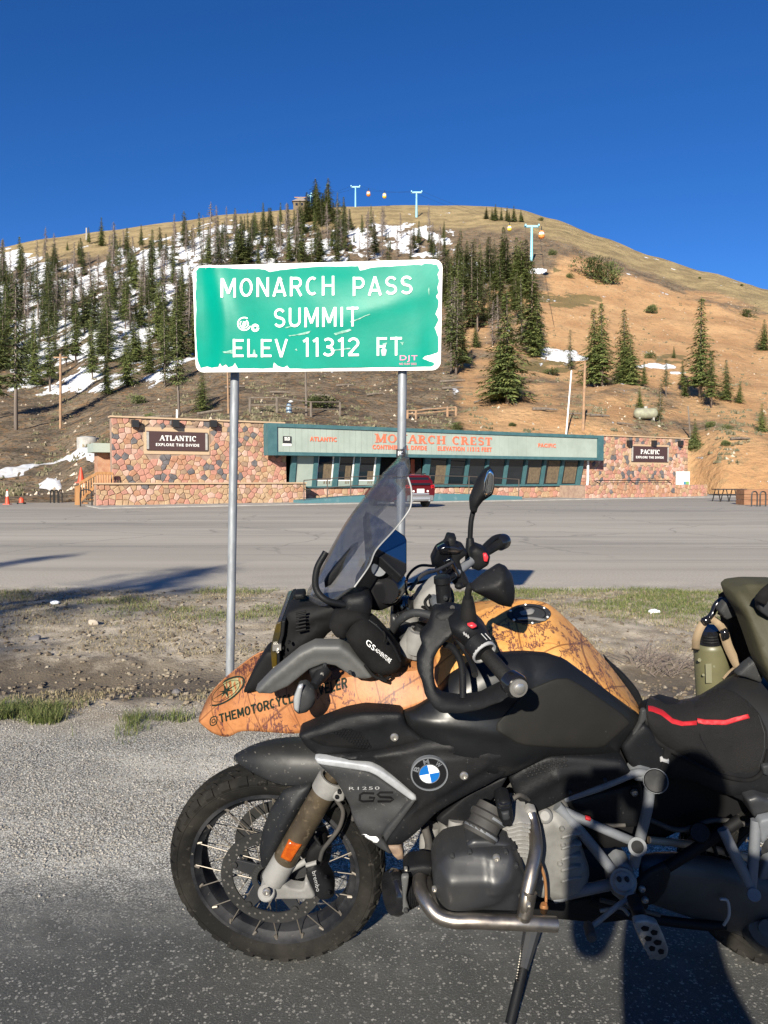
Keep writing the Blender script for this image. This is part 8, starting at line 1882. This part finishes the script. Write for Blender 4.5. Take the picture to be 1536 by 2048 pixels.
blades(26000, lambda: rg.uniform(6.4, 10.0), lambda y: rg.uniform(-.62, .62) * y, lambda x, y: sst(-.25, .3, nzf(x, y, 1.1, 3)) * (1 - .5 * sst(9, 10, y)), (.008, .035), 'dry_grass', M_GRASSD, 'dry straw coloured grass on the dirt verge')
blades(6000, lambda: rg.uniform(4.7, 5.6), lambda y: rg.uniform(-.62, .62) * y, lambda x, y: sst(0, .4, nzf(x, y, 1.6, 6)), (.008, .035), 'dry_grass', M_GRASSD, 'dry straw coloured grass between the shoulder and the muddy ditch')
# loose stones
M_PEB = leafmat('loose_gravel', (.16, .145, .125), (.27, .25, .22), (.40, .37, .33)); M_CLOD = leafmat('soil_clods', (.09, .07, .05), (.19, .15, .105), (.30, .26, .20))
def pebbles(n, fy, fx, rr, name, m, label, dens=None):
    vs, fs = [], []; k = 0; tries = 0
    while k < n and tries < n * 8:
        tries += 1; y = fy(); x = fx(y)
        if dens and rg.random() > dens(x, y): continue
        r = rr[0] + (rr[1] - rr[0]) * rg.random() ** 2.5; z = gz(x, y) + r * .25; a = rg.uniform(0, 6.28); b = len(vs); e = [rg.uniform(.65, 1.3) for _ in range(8)]
        for i in range(4): q = a + i * 1.571; vs.append((x + math.cos(q) * r * e[i], y + math.sin(q) * r * e[i], z - r * .2))
        for i in range(4): q = a + .5 + i * 1.571; vs.append((x + math.cos(q) * r * .6 * e[i + 4], y + math.sin(q) * r * .6 * e[i + 4], z + r * .5 * e[i]))
        fs += [(b + 4, b + 5, b + 6, b + 7)] + [(b + i, b + (i + 1) % 4, b + 4 + i) for i in range(4)] + [(b + (i + 1) % 4, b + 4 + (i + 1) % 4, b + 4 + i) for i in range(4)]; k += 1
    me = bpy.data.meshes.new(name); me.from_pydata(vs, [], fs); me.materials.append(m); o = bpy.data.objects.new(name, me); COL.objects.link(o); return tag(o, label, 'gravel', None, 'stuff')
pebbles(70000, lambda: rg.uniform(2.55, 4.95), lambda y: rg.uniform(-.60, .60) * y, (.0018, .0062), 'loose_gravel', M_PEB, 'pale loose gravel scattered over the road shoulder', lambda x, y: sst(2.45, 3.3, y + .4 * nzf(x, y, 2, 4)))
pebbles(9000, lambda: rg.uniform(4.9, 9.8), lambda y: rg.uniform(-.62, .62) * y, (.004, .026), 'soil_clods', M_CLOD, 'small stones and clods on the dirt verge', lambda x, y: .3 + .7 * sst(-.2, .3, nzf(x, y, 1.4, 5)))
# a few stones one can point at
def rock(px, py, r, label):
    p = G(px, py); p.z = gz(p.x, p.y); mb = MB(); mb.sphere(p + V((0, 0, r * .3)), r, (1, .8, .6), 9, 6)
    mb.v = [q + V((noise.noise(q * 14), noise.noise(q * 14 + V((5, 0, 0))), noise.noise(q * 14 + V((0, 5, 0))))) * r * .45 for q in mb.v]; o = mb.build('rock', mk('verge_rock', (.36, .31, .25), .9, c2=(.24, .20, .16), nscale=8) if r > .052 else STONES[3], smooth=0); tag(o, label, 'rock')
rock(186, 1256, .055, 'pale tan rock on the dirt verge left of the sign post'); rock(70, 1282, .05, 'dark clod at the left edge of the dirt verge'); rock(354, 1375, .035, 'small dark stone on the muddy ditch near the left sign post'); rock(480, 1272, .03, 'small dark stone just right of the left sign post')
# litter
M_LIT = mk('crumpled_plastic', (.70, .72, .75), .35, bump=.6, bscale=40)
def litter(px, py, w, h, label):
    p = G(px, py); p.z = gz(p.x, p.y); mb = MB(); mb.sphere(p + V((0, 0, h * .5)), 1, (w / 2, w * .3, h / 2), 10, 6)
    mb.v = [q + V((0, noise.noise(q * 20) * .02, noise.noise(q * 25) * .015)) for q in mb.v]; tag(mb.build('litter', M_LIT, smooth=0), label, 'litter')
litter(110, 1216, .11, .05, 'crumpled clear plastic cup lying in the grass at left'); litter(1308, 1236, .13, .05, 'white crushed paper cup lying in the grass right of the motorcycle')
# leafless weed beside the ditch
def weed(px, py, n, h, label):
    p = G(px, py); p.z = gz(p.x, p.y); r2 = random.Random(int(px)); mb = MB()
    for i in range(n):
        a = r2.uniform(-1.2, 1.2) + (0 if r2.random() < .6 else 3.14); L = h * r2.uniform(.5, 1.2); el = r2.uniform(.25, 1.2)
        q = p + V((r2.uniform(-.12, .12), r2.uniform(-.08, .08), 0)); e = q + V((math.cos(a) * math.cos(el), math.sin(a) * .5 * math.cos(el), math.sin(el) * .75)) * L; m_ = q.lerp(e, .5) + V((0, 0, L * .08))
        mb.tube([q, m_, e], [.0028, .002, .0008], 4, caps=False)
        for t in (.4, .55, .7, .85):
            c = q.lerp(e, t) + V((0, 0, L * .05)); d = V((r2.uniform(-1, 1), r2.uniform(-.5, .5), r2.uniform(-.1, .9))) * L * .28; mb.tube([c, c + d], [.0014, .0005], 3, caps=False)
    o = mb.build('dry_weed', M_TWIG, smooth=0, fix=False, base=p); tag(o, label, 'dry bush')
weed(1285, 1318, 46, .36, 'grey leafless weed spreading over the dirt behind the fuel tank'); weed(1370, 1322, 26, .24, 'smaller leafless weed just left of the olive bottle'); weed(1330, 1330, 20, .22, 'low leafless weed between the two larger ones')
# ============================================================ PHOTOGRAPHER (behind the camera, seen by the shadow on the road)
ph = thing('person', V((.17, -.36, 0)), 'person standing behind the camera holding a phone, in dark riding jacket and trousers', 'person')
def skin(name, joints, bones, m, sub=2):
    me = bpy.data.meshes.new(name); off = ph.location
    me.from_pydata([V(p) - off for p, r in joints], bones, []); o = bpy.data.objects.new(name, me); COL.objects.link(o); o.parent = ph; me.materials.append(m)
    sm = o.modifiers.new('skin', 'SKIN'); sm.use_smooth_shade = True
    for i, (p, r) in enumerate(joints): me.skin_vertices[0].data[i].radius = (r if isinstance(r, tuple) else (r, r))
    me.skin_vertices[0].data[0].use_root = True
    o.modifiers.new('sub', 'SUBSURF').render_levels = sub; return o
bx = .17; by = -.36
J = [((bx - .02, by, .98), (.24, .14)), ((bx - .05, by, 1.11), (.32, .13)), ((bx, by, 1.27), (.20, .13)), ((bx, by, 1.38), (.16, .10)), ((bx, by, 1.45), .062), ((bx - .01, by + .03, 1.54), (.08, .095)), ((bx - .01, by + .03, 1.62), (.07, .085)),
     ((bx - .21, by, 1.34), .08), ((bx - .29, by + .06, 1.06), .07), ((bx - .25, by + .22, 1.44), .045),
     ((bx + .20, by, 1.34), .08), ((bx + .27, by + .08, 1.12), .062), ((bx - .10, by + .25, 1.46), .042),
     ((bx - .11, by, .86), .105), ((bx - .13, by + .01, .50), .08), ((bx - .14, by - .02, .12), .058), ((bx - .15, by + .12, .045), .045),
     ((bx + .10, by, .88), .105), ((bx + .13, by + .01, .50), .078), ((bx + .14, by - .02, .12), .058), ((bx + .15, by + .12, .045), .045)]
E = [(0, 1), (1, 2), (2, 3), (3, 4), (4, 5), (5, 6), (3, 7), (7, 8), (8, 9), (3, 10), (10, 11), (11, 12), (0, 13), (13, 14), (14, 15), (15, 16), (0, 17), (17, 18), (18, 19), (19, 20)]
skin('body', J, E, mk('riding_clothes', (.03, .03, .032), .8))
M_SKIN = mk('skin', (.45, .27, .19), .55)
for hx_, hy, sg in ((bx - .25, by + .23, -1), (bx - .10, by + .25, 1)):
    hj = [((hx_, hy, 1.44), .028), ((hx_, hy + .04, 1.47), .032)]; he = [(0, 1)]
    for k in range(4): b0 = len(hj); x0 = hx_ + (k - 1.5) * .018; hj += [((x0, hy + .065, 1.49), .010), ((x0 - sg * .012, hy + .088, 1.505), .009), ((x0 - sg * .024, hy + .082, 1.525 - .004 * abs(k - 1)), .008)]; he += [(1, b0), (b0, b0 + 1), (b0 + 1, b0 + 2)]
    b0 = len(hj); hj += [((hx_ - sg * .03, hy + .03, 1.495), .011), ((hx_ - sg * .05, hy + .045, 1.51), .009)]; he += [(1, b0), (b0, b0 + 1)]
    skin('hand', hj, he, M_SKIN, 1)
mb = MB(); mb.box((0.0, -.055, 1.465), (.078, .009, .16)); mb.build('phone', M_GLOSSB, ph, bevel=.003)
mb = MB(); mb.sphere((bx - .01, by + .04, 1.57), .112, (.85, 1.0, 1.1), 16, 10); mb.build('cap', mk('cap_cloth', (.05, .05, .05), .8), ph)
